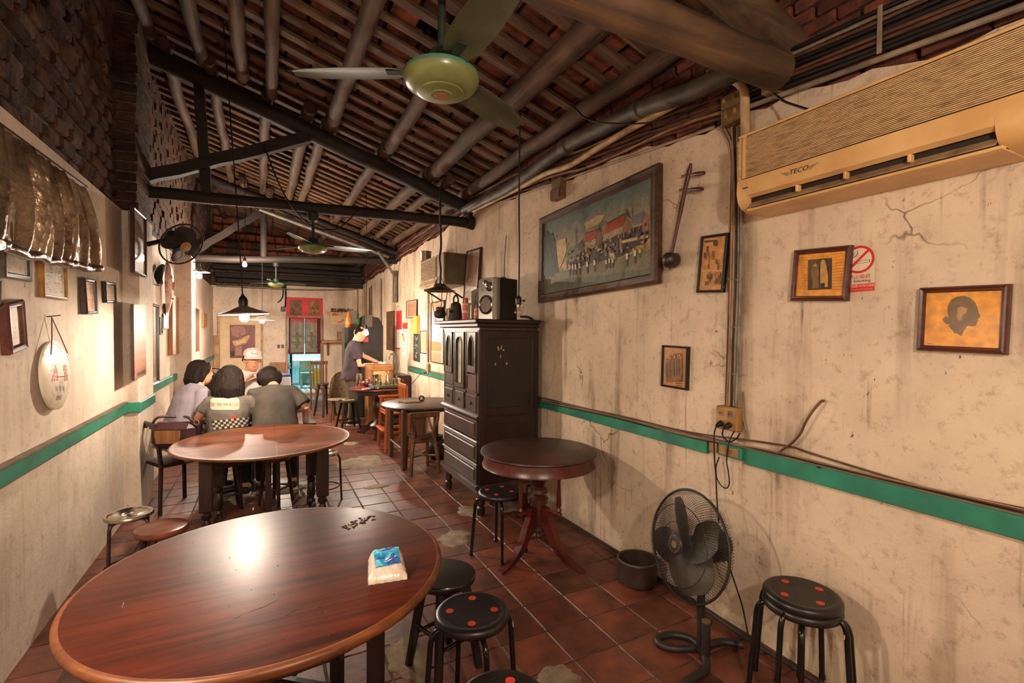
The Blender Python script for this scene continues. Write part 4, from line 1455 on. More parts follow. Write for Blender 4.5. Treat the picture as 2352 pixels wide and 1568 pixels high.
def scribble(col, bgc, n=40, seed=1, rows=True):
    def art(mb, t, w, h, y):
        r = random.Random(seed)
        mb.rect(-w*.44, -h*.45, w*.44, h*.45, y, bgc)
        for k in range(n):
            x, z = r.uniform(-.36, .36)*w, r.uniform(-.4, .4)*h
            a, b = r.uniform(.01, .06)*w, r.uniform(.004, .02)*h
            mb.flat([(x-a, z-b*r.random()), (x+a*r.random(), z-b), (x+a, z+b*r.random()), (x-a*r.random(), z+b)], y-.0004, col)
    return art


FR_GREYB = wood('grey_brown_frame', sr(112, 96, 76), sr(70, 58, 46), 'X', rough=.5, bump=.1)
A = dict(ax=0, val=XL, rz=RZL)
picture('framed_picture', 'grey brown framed faded sheet, half under the plastic roll at the far left', CL((48, 190), (243, 235), (226, 466), (34, 424)), fwid=.03, d=.022, fm=FR_GREYB, art=scribble(sr(150, 116, 80), sr(196, 166, 122), 20, 2), **A)
picture('framed_picture', 'sliver of a dark framed picture cut off by the left edge', CL((-130, 395), (20, 430), (14, 640), (-140, 600)), fwid=.03, d=.025, fm=FR_DARK, art=scribble(sr(150, 116, 80), sr(190, 160, 118), 20, 3), **A)
picture('framed_picture', 'gilt framed sheet of grey handwriting above the oval sign', CL((315, 282), (482, 335), (492, 598), (316, 575)), fwid=.02, d=.025, fm=FR_GILT, art=scribble(sr(116, 96, 72), sr(208, 182, 146), 70, 4), tilt=-.02, **A)
picture('framed_picture', 'deep dark framed reddish print left of the smaller slanted one', CL((640, 438), (708, 450), (688, 690), (596, 697)), fwid=.022, d=.035, fm=FR_DARK, art=scribble(sr(170, 96, 62), sr(222, 164, 122), 18, 5), tilt=-.04, **A)
picture('framed_picture', 'small slanted dark framed pale print next to the left pilaster', CL((785, 465), (853, 476), (826, 612), (742, 609)), fwid=.022, d=.025, fm=FR_BLACK, art=scribble(sr(160, 120, 86), sr(212, 178, 140), 12, 6), tilt=-.03, **A)
picture('framed_picture', 'thick dark red framed pale print left of the oval sign', CL((66, 612), (190, 585), (204, 943), (84, 994)), fwid=.032, d=.038, fm=FR_RED, art=scribble(sr(170, 120, 84), sr(226, 190, 142), 16, 7), **A)
SPM = lambda *pts: [(300+x*.1914, 400+y*.1914) for x, y in pts]


def art_tall(mb, t, w, h, y):
    mb.rect(-w/2, -h/2, w/2, -h*.22, y, sr(206, 176, 136))
    mb.rect(-w/2, -h*.32, w/2, -h*.26, y-.0004, sr(150, 120, 88))
    mb.rect(-w/2, -h*.22, w/2, h/2, y, sr(126, 96, 70))


def onpil(c):
    return dict(ax=0, val=XL+.11, rz=RZL)


picture('framed_picture', 'tall dark framed panel high on the left pilaster', SPM((30, 376), (188, 524), (206, 1244), (66, 1184)), fwid=.022, d=.03, fm=FR_DARK, art=art_tall, ax=0, val=XL+.11, rz=RZL)


def art_board(mb, t, w, h, y):
    n = 8
    a, b = sr(176, 148, 132), sr(150, 84, 58)
    for k in range(n):
        c = tuple(p+(q-p)*k/(n-1) for p, q in zip(a, b))
        mb.rect(-w/2, h/2-h*(k+1)/n, w/2, h/2-h*k/n, y, c)
    mb.rect(-w*.3, -h*.47, w*.4, -h*.42, y-.0005, sr(60, 40, 30))


picture('wall_board', 'long glossy reddish board on the left pilaster, its top whitish', CL((968, 619), (1068, 634), (1071, 1125), (1003, 1163)), fwid=0, d=.04, fm=FR_RED, art=art_board, ax=0, val=XL+.11, rz=RZL, pane=False, cat='board')
picture('framed_picture', 'narrow tall dark framed panel right of the long glossy board', CL((1098, 611), (1145, 623), (1155, 1184), (1109, 1204)), fwid=.03, d=.05, fm=FR_DARK, art=scribble(sr(120, 84, 56), sr(158, 118, 82), 10, 8), **A)
picture('framed_picture', 'little tilted brown frame above the narrow tall panel', CL((1056, 535), (1103, 543), (1078, 634), (1053, 625)), fwid=.02, d=.03, fm=FR_RED, art=scribble(sr(150, 104, 74), sr(204, 164, 124), 8, 9), **A)
picture('framed_picture', 'little leaning dark frame right of the narrow tall panel', CL((1160, 714), (1182, 718), (1168, 842), (1150, 845)), fwid=.02, d=.03, fm=FR_BLACK, art=scribble(sr(120, 84, 56), sr(170, 120, 80), 6, 10), **A)
picture('wall_plaque', 'squarish brown plaque left of the orange plank', CL((1190, 693), (1228, 700), (1222, 800), (1188, 790)), fwid=0, d=.03, fm=FR_BRN, art=scribble(sr(120, 74, 50), sr(158, 104, 72), 6, 11), pane=False, cat='plaque', **A)
picture('wall_plaque', 'small near black plaque touching the top of the orange plank', CL((1213, 620), (1234, 622), (1232, 702), (1212, 700)), fwid=0, d=.05, fm=FR_BLACK, art=scribble(sr(50, 42, 36), sr(66, 56, 46), 6, 12), pane=False, cat='plaque', **A)


def plank(name, label, c, d, m, ax=0, val=XL, rz=RZL):
    mm, w, h, roll = wallgeo(c, ax, val+d, rz)
    w = max(w, .05)
    t = thing(name, label, 'board', mm-Vector((d, 0, 0)), rz)
    part('board', MB().box((0, -d/2, 0), (w, d, h), b=.006), m, t)
    part('hook', MB().tube([(0, -.004, h/2), (0, -.01, h/2+.03), (0, 0, h/2+.04)], .003, 5), WIRE, t)


plank('wall_plank', 'tall plain orange tan plank by the second pilaster', CL((1248, 562), (1300, 575), (1295, 978), (1241, 990)), .05, FR_SLAT)
plank('wall_plank', 'tall brown plank far along the left wall, past the wall lamp', CL((1403, 652), (1438, 655), (1436, 962), (1406, 965)), .04, FR_BRN)
plank('wall_plank', 'short tan tapering plaque nearest the far left corner', CL((1464, 686), (1495, 690), (1490, 786), (1470, 788)), .03, FR_SLAT)

# mask and hook
t = thing('carved_mask', 'long white and pink carved mask hanging below the wall fan', 'mask', at(382, 660, 0, XL+.04), RZL)
MASKM = mat('mask_paint', sr(226, 190, 166), sr(176, 104, 88), scale=14, rough=.5, bump=.1)
h = .62
prof = [(0, -.5), (.05, -.42), (.10, -.2), (.115, .1), (.10, .34), (.06, .46), (0, .5)]
mb = MB()
vs, fs = [], []
nn = 9
for wd, z in prof:
    for k in range(nn):
        a = PI*k/(nn-1)
        vs.append((-wd*math.cos(a)*1.1, -wd*.6*math.sin(a)-.002, z*h))
for i in range(len(prof)-1):
    for k in range(nn-1):
        a = i*nn+k
        fs.append((a, a+1, a+nn+1, a+nn))
part('face', mb.add(vs, fs), MASKM, t, smooth=70)
for s in (-1, 1):
    part('eye', MB().lathe([(.001, -.006), (.022, 0), (.001, .006)], 10, TR(s*.045, -.062, .12) @ RX(PI/2)), SOOT, t)
part('mouth', MB().box((0, -.068, -.13), (.06, .01, .022), b=.004), mat('dark_red_lip', sr(140, 50, 44), sr(110, 40, 36)), t)
part('nose', MB().box((0, -.075, .02), (.022, .03, .10), b=.008), MASKM, t)
f = lambda px, py: at(px, py, 0, XL+.05)
solo('black_horn', MB().tube(spline([f(374, 612), f(366, 625), f(364, 638), f(368, 650), f(362, 654), f(355, 653)], 5), [.03, .035, .038, .04, .04, .04, .042, .042, .04, .04, .038, .035, .034, .032, .03, .028, .026, .022, .018, .016, .014, .012, .01, .008, .006, .004], 10), SOOT, 'curved black horn hanging left of the carved mask', 'ornament', smooth=60)

# oval enamel sign on a string
OM = mat('enamel_sign_edge', sr(96, 74, 54), sr(60, 46, 34), rough=.4)
mo, w, h, roll = wallgeo([(108, 783), (170, 783), (170, 940), (108, 940)], 0, XL+.05, RZL)
t = thing('enamel_sign', 'oval white enamel sign with red and blue characters on a string', 'sign', mo-Vector((.034, 0, 0)))
t.rotation_euler = (Matrix.Rotation(RZL, 3, 'Z') @ Matrix.Rotation(.03, 3, 'Y') @ Matrix.Rotation(-.05, 3, 'X')).to_euler()
rx, rz_ = w*.50, h*.5
vs, fs, n = [], [], 40
for q, yy in ((1, 0), (1, -.012), (.85, -.024), (.5, -.032)):
    vs += [(rx*q*math.cos(2*PI*k/n), yy, rz_*q*math.sin(2*PI*k/n)) for k in range(n)]
vs.append((0, -.034, 0))
for i in range(3):
    for k in range(n):
        a, b = i*n+k, i*n+(k+1) % n
        fs.append((a, a+n, b+n, b))
fs += [(3*n+k, 4*n, 3*n+(k+1) % n) for k in range(n)]
fs.append(list(range(n)))
part('sign_plate', MB().add(vs, fs), mat('enamel_white_worn', sr(214, 198, 172), sr(160, 130, 92), scale=10, rough=.42, lo=.5, hi=.75, bump=.05), t, smooth=60)
f = planemap(t, -.0355, 120/724, 80, 700)
mb = MB()
RE, BL = sr(216, 92, 74), sr(84, 80, 122)
u = (f(360, 900)[1]-f(360, 1000)[1])/100
for ch, x, y, s in (('酒', 288, 955, 270), ('紫', 440, 955, 270)):
    mb.text(ch, *f(x, y), s*u, 0, RE, sx=.78)
for ch, x, y in (('南', 314, 1165), ('臺', 362, 1165), ('零', 408, 1165)):
    mb.text(ch, *f(x, y), 78*u, 0, BL, sx=.85)
mb.text('101087', *f(355, 1285), 84*u, 0, BL, sx=.75)
for ch, x, y in (('局', 268, 745), ('賣', 312, 742), ('公', 358, 742), ('灣', 396, 742), ('臺', 430, 740), ('菸', 292, 645), ('酒', 340, 640)):
    mb.text(ch, *f(x, y), 66*u, 0, BL, sx=.75)
mb.flat([f(*p) for p in ((300, 995), (400, 985), (450, 975), (452, 985), (400, 1000), (302, 1005))], -.0004, sr(70, 50, 40))
dome = [(0, -.034), (.5, -.032), (.85, -.024), (1, -.012), (9, -.012)]
for k, (x, y, z) in enumerate(mb.v):
    q = math.hypot(x/rx, z/rz_)
    for (a, ya), (b, yb_) in zip(dome, dome[1:]):
        if a <= q <= b:
            mb.v[k] = (x, ya+(yb_-ya)*(q-a)/(b-a)-.0012, z)
            break
part('sign_print', mb, printed('enamel_print', .3, amt=.1), t, smooth=0, kind='stuff')
q1, q2, nl = f(225, 690), f(455, 665), f(285, 170)
for q in (q1, q2):
    part('string', MB().tube([(q[0], -.035, q[1]), (q[0]*.5+nl[0]*.5, -.03, (q[1]+nl[1])/2-.005), (nl[0], -.02, nl[1])], .003, 5), BRNW, t)
part('nail', MB().tube([(nl[0], .03, nl[1]), (nl[0]+.03, -.05, nl[1]+.012)], .003, 5), WIRE, t)

# wall fan
FANB = mat('fan_black', sr(44, 39, 35), sr(26, 23, 21), scale=8, rough=.5, bump=.05)
t = thing('wall_fan', 'black wall fan with a tan hub cap high on the left pilaster', 'fan', (-.70, 5.58, 2.44))
nv = Vector((.62, -.62, -.48)).normalized()
t.rotation_euler = nv.to_track_quat('Z', 'Y').to_euler()
RF = .205
part('motor_housing', MB().lathe([(.02, -.17), (.07, -.16), (.09, -.10), (.085, -.05), (.04, -.03)], 24), FANB, t, smooth=50)
part('guard_ring', MB().tube([(RF*math.cos(2*PI*k/40), RF*math.sin(2*PI*k/40), 0) for k in range(40)], .008, 8, closed=True), FANB, t, smooth=60)
mb = MB()
for k in range(56):
    a = 2*PI*k/56
    mb.tube([(q*RF*math.cos(a), q*RF*math.sin(a), z) for q, z in ((.2, .055), (.6, .05), (.9, .03), (1, 0), (.92, -.035), (.4, -.06))], .0016, 4, cap=False)
part('guard_wires', mb, FANB, t, smooth=0, kind='stuff')


def blade(r0, r1, wd, tw, m, par, k, n=3, th=.004, name='blade'):
    mb = MB()
    a0 = 2*PI*k/n
    vs, fs = [], []
    N = 7
    for i in range(N+1):
        q = i/N
        r_ = r0+(r1-r0)*q
        ww = wd*(.45+.75*math.sin(PI*min(1, .25+q*.62)))*(1 if q < .92 else .72)
        for s in (-1, -.33, .33, 1):
            a = a0+s*ww/2/max(r_, r0+.04)
            z = -s*ww/2*math.sin(tw)+.012*(1-s*s)
            vs.append((r_*math.cos(a), r_*math.sin(a), z))
    for i in range(N):
        for s in range(3):
            b = i*4+s
            fs.append((b, b+1, b+5, b+4))
    m_ = len(vs)
    vs += [(x, y, z-th) for x, y, z in vs]
    fs += [tuple(i+m_ for i in f_)[::-1] for f_ in fs]
    edge = [i*4 for i in range(N+1)]+[N*4+1, N*4+2]+[i*4+3 for i in range(N, -1, -1)]+[2, 1]
    fs += [(edge[i], edge[i]+m_, edge[(i+1) % len(edge)]+m_, edge[(i+1) % len(edge)]) for i in range(len(edge))]
    return part(name, mb.add(vs, fs), m, par, smooth=50)


for k in range(4):
    blade(.04, RF*.88, .16, .45, FANB, t, k, 4)
part('hub_cap', MB().lathe([(.052, .056), (.050, .062), (.02, .066), (.001, .066)], 24), FR_SLAT, t, 'tan hub cap', smooth=40)
arm = t.rotation_euler.to_matrix().inverted() @ (Vector((XL+.12, 5.45, 2.40))-Vector(t.location))
part('wall_bracket', MB().tube([(0, 0, -.13), arm], .022, 8), FANB, t)
tg = t.rotation_euler.to_matrix().inverted()
part('pull_cord', MB().tube([arm*.5, arm*.5+tg @ Vector((.02, 0, -.2))], .003, 5), WIRE, t)

# rolled plastic sheet in folds under the ledge
PLS = mat('crumpled_plastic', sr(196, 172, 142), sr(104, 86, 68), scale=3, rough=.17, metal=.55, bump=.9, coat=.8, bscale=16)
t = thing('plastic_sheet', 'crumpled shiny plastic sheet gathered in folds under the left ledge', 'sheet')
vs, fs = [], []
nu, nv_ = 260, 16
for i in range(nu+1):
    u = i/nu
    for j in range(nv_+1):
        v = j/nv_
        y = (1.5+2.48*u)*(1-v)+(1.2+3.03*u**1.02)*v-.05*math.sin(PI*v)*(1-u)
        ph = u*120+2.2*math.sin(u*17)+.9*math.sin(v*4+u*33)
        am = .012+.022*abs(math.sin(PI*min(1, v)))**.6
        x = XL+.05+.045*math.sin(PI*(v*.8+.05))*(1-.5*u)+am*math.sin(ph)+.010*math.sin(ph*2.3+v*3)
        z = 2.50-.015*(1-u)*2-.47*v-.05*v*math.sin(PI*u)+.008*math.sin(ph*.5)
        vs.append((x, y, z))
for i in range(nu):
    for j in range(nv_):
        a = i*(nv_+1)+j
        fs.append((a, a+1, a+nv_+2, a+nv_+1))
part('gathered_film', MB().add(vs, fs), PLS, t, smooth=70)
part('top_lath', MB().tube([(XL+.03, 1.4, 2.475), (XL+.03, 2.8, 2.495), (XL+.03, 4.05, 2.53)], .022, 8), FR_BRN, t)
P = [(vs[i*(nv_+1)+nv_][0]+.004, vs[i*(nv_+1)+nv_][1], vs[i*(nv_+1)+nv_][2]) for i in range(0, nu+1, 6)]
part('bottom_roll', MB().tube(spline(P, 3), .024, 9), mat('brown_roll', sr(104, 74, 52), sr(60, 42, 30), scale=8, rough=.25, bump=.3, coat=.5), t, smooth=60)

# ================================================================= BACK WALL
yb = YB-.012
CB = lambda x, y: (640+x*.16580, 660+y*.16580)
CC = lambda x, y: (640+x*.26786, 560+y*.26786)


def backsheet(name, label, corners, items, fn, cat='poster', thick=.006, bg=None, rough=.6):
    c = [fn(*p) for p in corners]
    m, w, h, roll = wallgeo(c, 1, yb-thick, 0)
    t = thing(name, label, cat, m+Vector((0, thick, 0)))
    q = planemap(t, -thick)
    P = [q(*p) for p in c]
    n = 4
    part('sheet', MB().prism(P[::-1], thick), mat('sheet_'+name+str(len(label)), bg, tuple(x*.85 for x in bg), scale=8, rough=rough, bump=.05), t, smooth=0)
    mb = MB()
    for k, (col, pts) in enumerate(items):
        mb.flat([q(*fn(*p)) for p in pts], -thick-.001-.0004*k, col)
    if items:
        part('print', mb, PRINT, t, smooth=0)
    return t, q


def noisy(x0, y0, x1, y1, cols, n, seed, s0, s1):
    r = random.Random(seed)
    out = []
    for k in range(n):
        x, y, a, b = r.uniform(x0, x1), r.uniform(y0, y1), r.uniform(s0, s1), r.uniform(s0, s1)
        a, b = min(a, x-x0+2, x1-x+2), min(b, y-y0+2, y1-y+2)
        out.append((r.choice(cols), [(x-a, y-b*.4), (x-a*.2, y-b), (x+a, y-b*.3), (x+a*.5, y+b), (x-a*.6, y+b*.7)]))
    return out


B1, B2 = sr(120, 76, 46), sr(86, 58, 34)
backsheet('red_banner', 'red banner with two brown door god prints above the kitchen doorway', [(100, 132), (612, 150), (612, 425), (105, 420)],
          [(sr(130, 82, 50), [(152, 168), (328, 170), (326, 398), (152, 395)]), (sr(146, 92, 46), [(408, 172), (578, 172), (576, 395), (408, 396)])]
          + noisy(165, 180, 315, 385, [B1, B2, sr(100, 66, 40)], 26, 1, 8, 26) + noisy(420, 180, 568, 385, [B1, B2, sr(190, 116, 50)], 26, 2, 8, 24), CB, 'banner', bg=sr(220, 40, 60))
backsheet('paper_poster', 'yellowed paper poster with a white beer print and dark heading', [(398, 582), (560, 578), (636, 640), (628, 722)], [], CC, bg=sr(206, 158, 72))
backsheet('paper_poster', 'white advertising poster with red characters and a dark heading, on the back wall', [(447, 548), (637, 556), (634, 690), (445, 686)],
          [(sr(84, 62, 44), [(447, 550), (637, 558), (636, 590), (447, 584)])] + noisy(455, 555, 630, 588, [sr(214, 190, 150)], 22, 3, 3, 8)
          + noisy(458, 592, 560, 615, [sr(214, 96, 70)], 14, 4, 4, 12) + [(sr(196, 110, 70), [(500, 672), (540, 660), (556, 640), (552, 662), (530, 676)]), (sr(206, 120, 80), [(580, 660), (590, 620), (612, 595), (620, 610), (600, 640), (596, 670)])], CC, bg=sr(238, 206, 160), thick=.014)
DPAN = mat('cream_panel', sr(232, 206, 166), sr(206, 174, 130), scale=4, rough=.6, bump=.05)
# boarded door on the left of the back wall
t = thing('door_1', 'cream boarded-up door on the end wall behind the man in the cap', None, (-.5, YB, 0), kind='structure')
part('door_leaf', MB().box((0, -.02, .97), (.86, .04, 1.92), b=.005), DPAN, t)
for s in (-.45, .45):
    part('door_jamb', MB().box((s, -.03, .98), (.05, .06, 1.96), b=.006), mat('tan_jamb', sr(196, 158, 112), sr(158, 120, 82), scale=6, rough=.6), t)
part('door_head', MB().box((0, -.03, 1.975), (.95, .06, .04), b=.006), mat('tan_jamb', sr(196, 158, 112)), t)
part('wood_post', MB().box((-.50, -.05, .75), (.12, .07, 1.5), b=.008), mat('tan_jamb', sr(196, 158, 112)), t)
c = [(527, 746), (586, 746), (586, 821), (529, 822)]
m, w, h, roll = wallgeo(c, 1, YB-.055, 0)
t = thing('paper_poster', 'dark reddish poster of a pale fish shape on the cream door', 'poster', m)
part('sheet', MB().box((0, 0, 0), (w, .006, h)), mat('poster_red', sr(136, 74, 66), sr(104, 56, 52), scale=6, rough=.5), t)
q = planemap(t, -.004, .14027, 440, 640)
mb = MB()
for k, (col, pts) in enumerate([(sr(176, 124, 110), [(640, 800), (720, 770), (860, 790), (900, 900), (760, 960), (660, 930)]), (sr(206, 160, 110), [(660, 1020), (760, 1000), (930, 920), (960, 935), (900, 1050), (720, 1110), (690, 1080)]),
                         (sr(230, 196, 150), [(700, 1030), (800, 1010), (890, 970), (880, 1040), (740, 1085)]), (sr(150, 100, 92), [(770, 880), (800, 900), (820, 990), (790, 990)]), (sr(60, 40, 40), [(640, 1190), (700, 1180), (705, 1270), (642, 1285)]), (sr(176, 130, 110), [(715, 1120), (820, 1100), (820, 1250), (715, 1260)])]):
    mb.flat([q(*p) for p in pts], -.004-.0004*k, col)
part('print', mb, PRINT, t, smooth=0)
OLDW = wood('old_pale_wood', sr(196, 150, 100), sr(140, 98, 62), 'Z', rough=.6, bump=.15)
t = thing("leaning_board", 'old tan wooden board leaning on the end wall by the kitchen doorway', 'board', (.30, YB-.03, .0))
part('board', MB().box((0, 0, .42), (.34, .03, .84), b=.006), OLDW, t)
part('rail', MB().box((0, -.02, .82), (.36, .03, .05), b=.006), OLDW, t)
t = thing('wall_switch', 'pair of small dark switches on the end wall beside the curtain', 'switch', (.365, YB-.012, 1.235))
for s in (-.045, .045):
    part('switch_plate', MB().box((s, 0, 0), (.06, .025, .085), b=.006), BAKE, t)
    part('rocker', MB().box((s, -.015, 0), (.02, .01, .03), b=.003), BOXM, t)
t = thing('meter_box', 'small dark meter box on the end wall by the red banner', 'electrical box', (.42, YB-.03, 2.16))
part('box_body', MB().box((0, 0, 0), (.10, .07, .12), b=.008), BAKE, t)
part('conduit', MB().tube([(.05, 0, .05), (.06, 0, .3), (.06, 0, .62)], .018, 8), WIRE, t)
part('conduit', MB().tube(spline([(.0, .0, .62), (.0, 0, .35), (-.05, 0, .22), (-.12, 0, .16)], 5), .014, 8), WIRE, t)
P = [(-1.0, YB-.03, 2.66), (.1, YB-.03, 2.65), (1.1, YB-.03, 2.66), (2.1, YB-.03, 2.72), (2.28, YB-.06, 2.80)]
solo('wall_conduit', MB().tube(spline(P, 5), .016, 7), GRYW, 'thin conduit along the top of the end wall', 'pipe', smooth=60)
solo('wall_conduit', MB().tube([(2.2, YB-.02, 2.78), (2.2, YB-.02, 1.9)], .018, 7), OLDW, 'tan vertical conduit on the end wall right of the white poster', 'pipe', smooth=60)
for k, (px, y0) in enumerate(((838, 670), (849, 660), (853, 655), (875, 640))):
    a = at(px, y0, 0, XR-.02)
    solo('wall_conduit', MB().tube([a, (a.x, a.y, 1.05)], (.012, .012, .012, .02)[k], 7), (OLDW, WIRE, BRNW, STEEL)[k], ('tan conduit nearest the far right corner', 'black conduit second from the far right corner', 'brown conduit third from the far right corner', 'thick grey conduit left of the dark tall plaque')[k], 'pipe', smooth=60)

# shelf with bracket
t = thing('wall_shelf', 'rough wooden wall shelf on the end wall left of the cook', 'shelf', (1.68, YB, 1.36))
part('shelf_board', MB().box((0, -.15, 0), (.78, .30, .07), RY(-.02), b=.01), OLDW, t)
for x in (-.22, .3):
    part('bracket', MB().prism([(-.025, -.02), (.025, -.02), (.015, -.36), (-.015, -.36)], .05, TR(x, -.02, 0)), FR_BRN, t)
part('knobbly_end', MB().lathe([(.001, -.05), (.05, -.02), (.05, .03), (.001, .05)], 8, TR(-.36, -.2, 0)), FR_BRN, t)
t = thing('wooden_crate', 'small pale wooden crate on the wall shelf', 'crate', (1.83, YB-.15, 1.405))
part('crate_box', MB().box((0, 0, .10), (.30, .2, .2), b=.006), OLDW, t)
part('crate_rim', MB().box((.13, -.02, .22), (.05, .2, .06), b=.006), OLDW, t)

# door curtain in the doorway
MAR = mat('maroon_cloth', sr(122, 40, 54), sr(92, 28, 40), scale=30, rough=.9, bump=.1)
t = thing('door_curtain', 'split maroon edged door curtain with pale panels in the kitchen doorway', 'curtain', (0, YB+.02, 0))


def cloth(x0, x1, z0, z1, y, amp, k, mb=None, ph=0):
    mb = mb or MB()
    n, m_ = 24, 8
    vs, fs = [], []
    for i in range(n+1):
        for j in range(m_+1):
            u, v = i/n, j/m_
            vs.append((x0+(x1-x0)*u, y+amp*(1-v*.5)*math.sin(u*k+ph), z0+(z1-z0)*v))
    for i in range(n):
        for j in range(m_):
            a = i*(m_+1)+j
            fs.append((a, a+m_+1, a+m_+2, a+1))
    return mb.add(vs, fs)


z0, z1 = 1.035, 1.945
PALE = mat('sheer_cloth', sr(206, 202, 172), sr(150, 152, 128), scale=9, rough=.9, bump=.1)
nt = PALE.node_tree
tl_, mx_ = nt.nodes.new('ShaderNodeBsdfTranslucent'), nt.nodes.new('ShaderNodeMixShader')
tl_.inputs[0].default_value = (.55, .58, .48, 1)
nt.links.new(nt.nodes['Principled BSDF'].outputs[0], mx_.inputs[1])
nt.links.new(tl_.outputs[0], mx_.inputs[2])
nt.links.new(mx_.outputs[0], nt.nodes['Material Output'].inputs[0])
PINK = mat('pink_cloth', sr(206, 92, 100), sr(170, 66, 80), scale=12, rough=.9, bump=.1)
for k, (x0, x1) in enumerate(((.545, .905), (.925, 1.295))):
    cp = part('curtain_panel', cloth(x0, x1, z0, z1, 0, .012, 14, ph=k), MAR, t, smooth=60)
    a, b = (x0+.045, x1-.015) if k == 0 else (x0+.015, x1-.085)
    part('pale_panel', cloth(a, b, z0+.06, z1-.09, -.018, .010, 14, ph=k), PALE, cp, smooth=60)
    part('pink_top', cloth(a, b, z1-.10, z1-.012, -.019, .010, 14, ph=k), PINK, cp, smooth=60)
    mb = MB()
    cx = (a+b)/2
    for q_, (x, z, w_, h_) in enumerate(((0, 1.49, .10, .012), (0, 1.54, .03, .05), (0, 1.44, .02, .06), (-.02, 1.33, .11, .012), (.02, 1.36, .02, .05), (0, 1.28, .08, .01), (0, 1.20, .02, .07), (0, 1.13, .14, .05))):
        mb.rect(cx+x-w_, z-h_, cx+x+w_, z+h_, -.034-.0004*q_, sr(92, 88, 66) if q_ < 7 else sr(120, 112, 92))
    part('dragonfly_print', mb, PRINT, cp, smooth=0)
part('curtain_rod', MB().tube([(.50, .0, 1.955), (1.33, 0, 1.955)], .012, 8), OLDW, t)

# kitchen beyond
struct('door_2', 'kitchen doorway frame in the end wall')
dj = bpy.data.objects['door_2']
for x in (DX0, DX1):
    part('door_jamb', MB().box((x, YB+.08, .98), (.05, .22, 1.96), b=.006), OLDW, dj)
part('door_head', MB().box(((DX0+DX1)/2, YB+.08, 1.985), (.88, .22, .05), b=.006), OLDW, dj)
part('threshold', MB().box(((DX0+DX1)/2, YB+.05, .03), (.88, .3, .06), b=.008), OLDW, dj)
KW = mat('kitchen_wall', sr(150, 196, 196), sr(110, 160, 164), scale=4, rough=.5, bump=.05)
KF = mat('kitchen_floor', sr(176, 190, 186), sr(126, 140, 140), scale=5, rough=.35, bump=.1)
ks = struct('wall_kitchen', 'bluish kitchen room seen through the doorway')
part('kitchen_floor', MB().box((1.0, 15.62, .0), (3.4, 4.3, .05)), KF, ks)
for x in (-.6, 2.7):
    part('side_wall', MB().box((x, 15.68, 1.5), (.1, 4.2, 3.0)), KW, ks)
part('rear_wall', MB().box((1.0, 17.7, 1.5), (3.4, .1, 3.0)), KW, ks)
part('kitchen_ceiling', MB().box((1.0, 15.68, 3.0), (3.4, 4.2, .06)), KW, ks)
mf = mesh_from('floor_rib', MB().box((0, 0, 0), (.05, 1.7, .012), b=.003), mat('rib_pale', sr(206, 214, 210), sr(176, 186, 184), rough=.35))
for k in range(8):
    put('floor_rib', mf, ks, (.55+k*.13, 14.6, .03))
t = thing('kitchen_sink', 'white kitchen sink cabinet beyond the curtain', 'sink', (1.18, 15.6, .02))
WH = mat('white_ware', sr(206, 220, 220), sr(170, 190, 192), rough=.25, bump=0)
part('basin', MB().box((0, 0, .66), (.95, .5, .26), b=.05), WH, t)
part('pedestal', MB().box((0, .05, .28), (.5, .4, .52), b=.04), mat('green_ware', sr(120, 140, 124), sr(88, 110, 98), rough=.4), t)
part('splash_back', MB().box((0, .24, .98), (.95, .03, .45), b=.01), WH, t)
t = thing('plastic_stool', 'pale green plastic stool on the kitchen floor', 'stool', (1.06, 14.7, .03))
GP = mat('green_plastic', sr(138, 166, 140), sr(104, 136, 116), rough=.35, bump=0)
part('seat', MB().box((0, 0, .42), (.34, .34, .04), b=.015), GP, t)
for sx in (-1, 1):
    for sy in (-1, 1):
        part('leg', MB().box((sx*.14, sy*.14, .2), (.05, .05, .40), RY(sx*.06), b=.008), GP, t)
part('seat', MB().box((0, .16, .6), (.34, .03, .32), b=.012), GP, t)
t = thing('yellow_bucket', 'tall yellow bin against the kitchen doorway side', 'bin', (1.27, 14.1, .03))
part('bin_body', MB().lathe([(.08, 0), (.10, .55), (.105, .56), (.095, .55), (.075, .02)], 18), mat('yellow_plastic', sr(196, 164, 40), sr(160, 130, 30), rough=.4), t)
part('bin_lid', MB().lathe([(.108, .56), (.10, .60), (.001, .62)], 18), GP, t)
t = thing('kitchen_rack', 'dark kitchen rack with white crockery left inside the doorway', 'rack', (.52, 14.4, .03))
for sx in (-1, 1):
    for sy in (-1, 1):
        part('post', MB().box((sx*.13, sy*.3, .6), (.03, .03, 1.2)), SOOT, t)
for z in (.2, .6, 1.0):
    part('shelf', MB().box((0, 0, z), (.28, .64, .02)), STEEL, t)
for k in range(3):
    solo('crockery', MB().lathe([(.04, 0), (.09, .06), (.10, .11), (.09, .11), (.04, .01)], 16), WH, ('white bowl on the lowest kitchen rack shelf', 'white bowl on the middle kitchen rack shelf', 'white bowl on the top kitchen rack shelf')[k], 'bowl', (.54, 14.25, .24+.4*k))
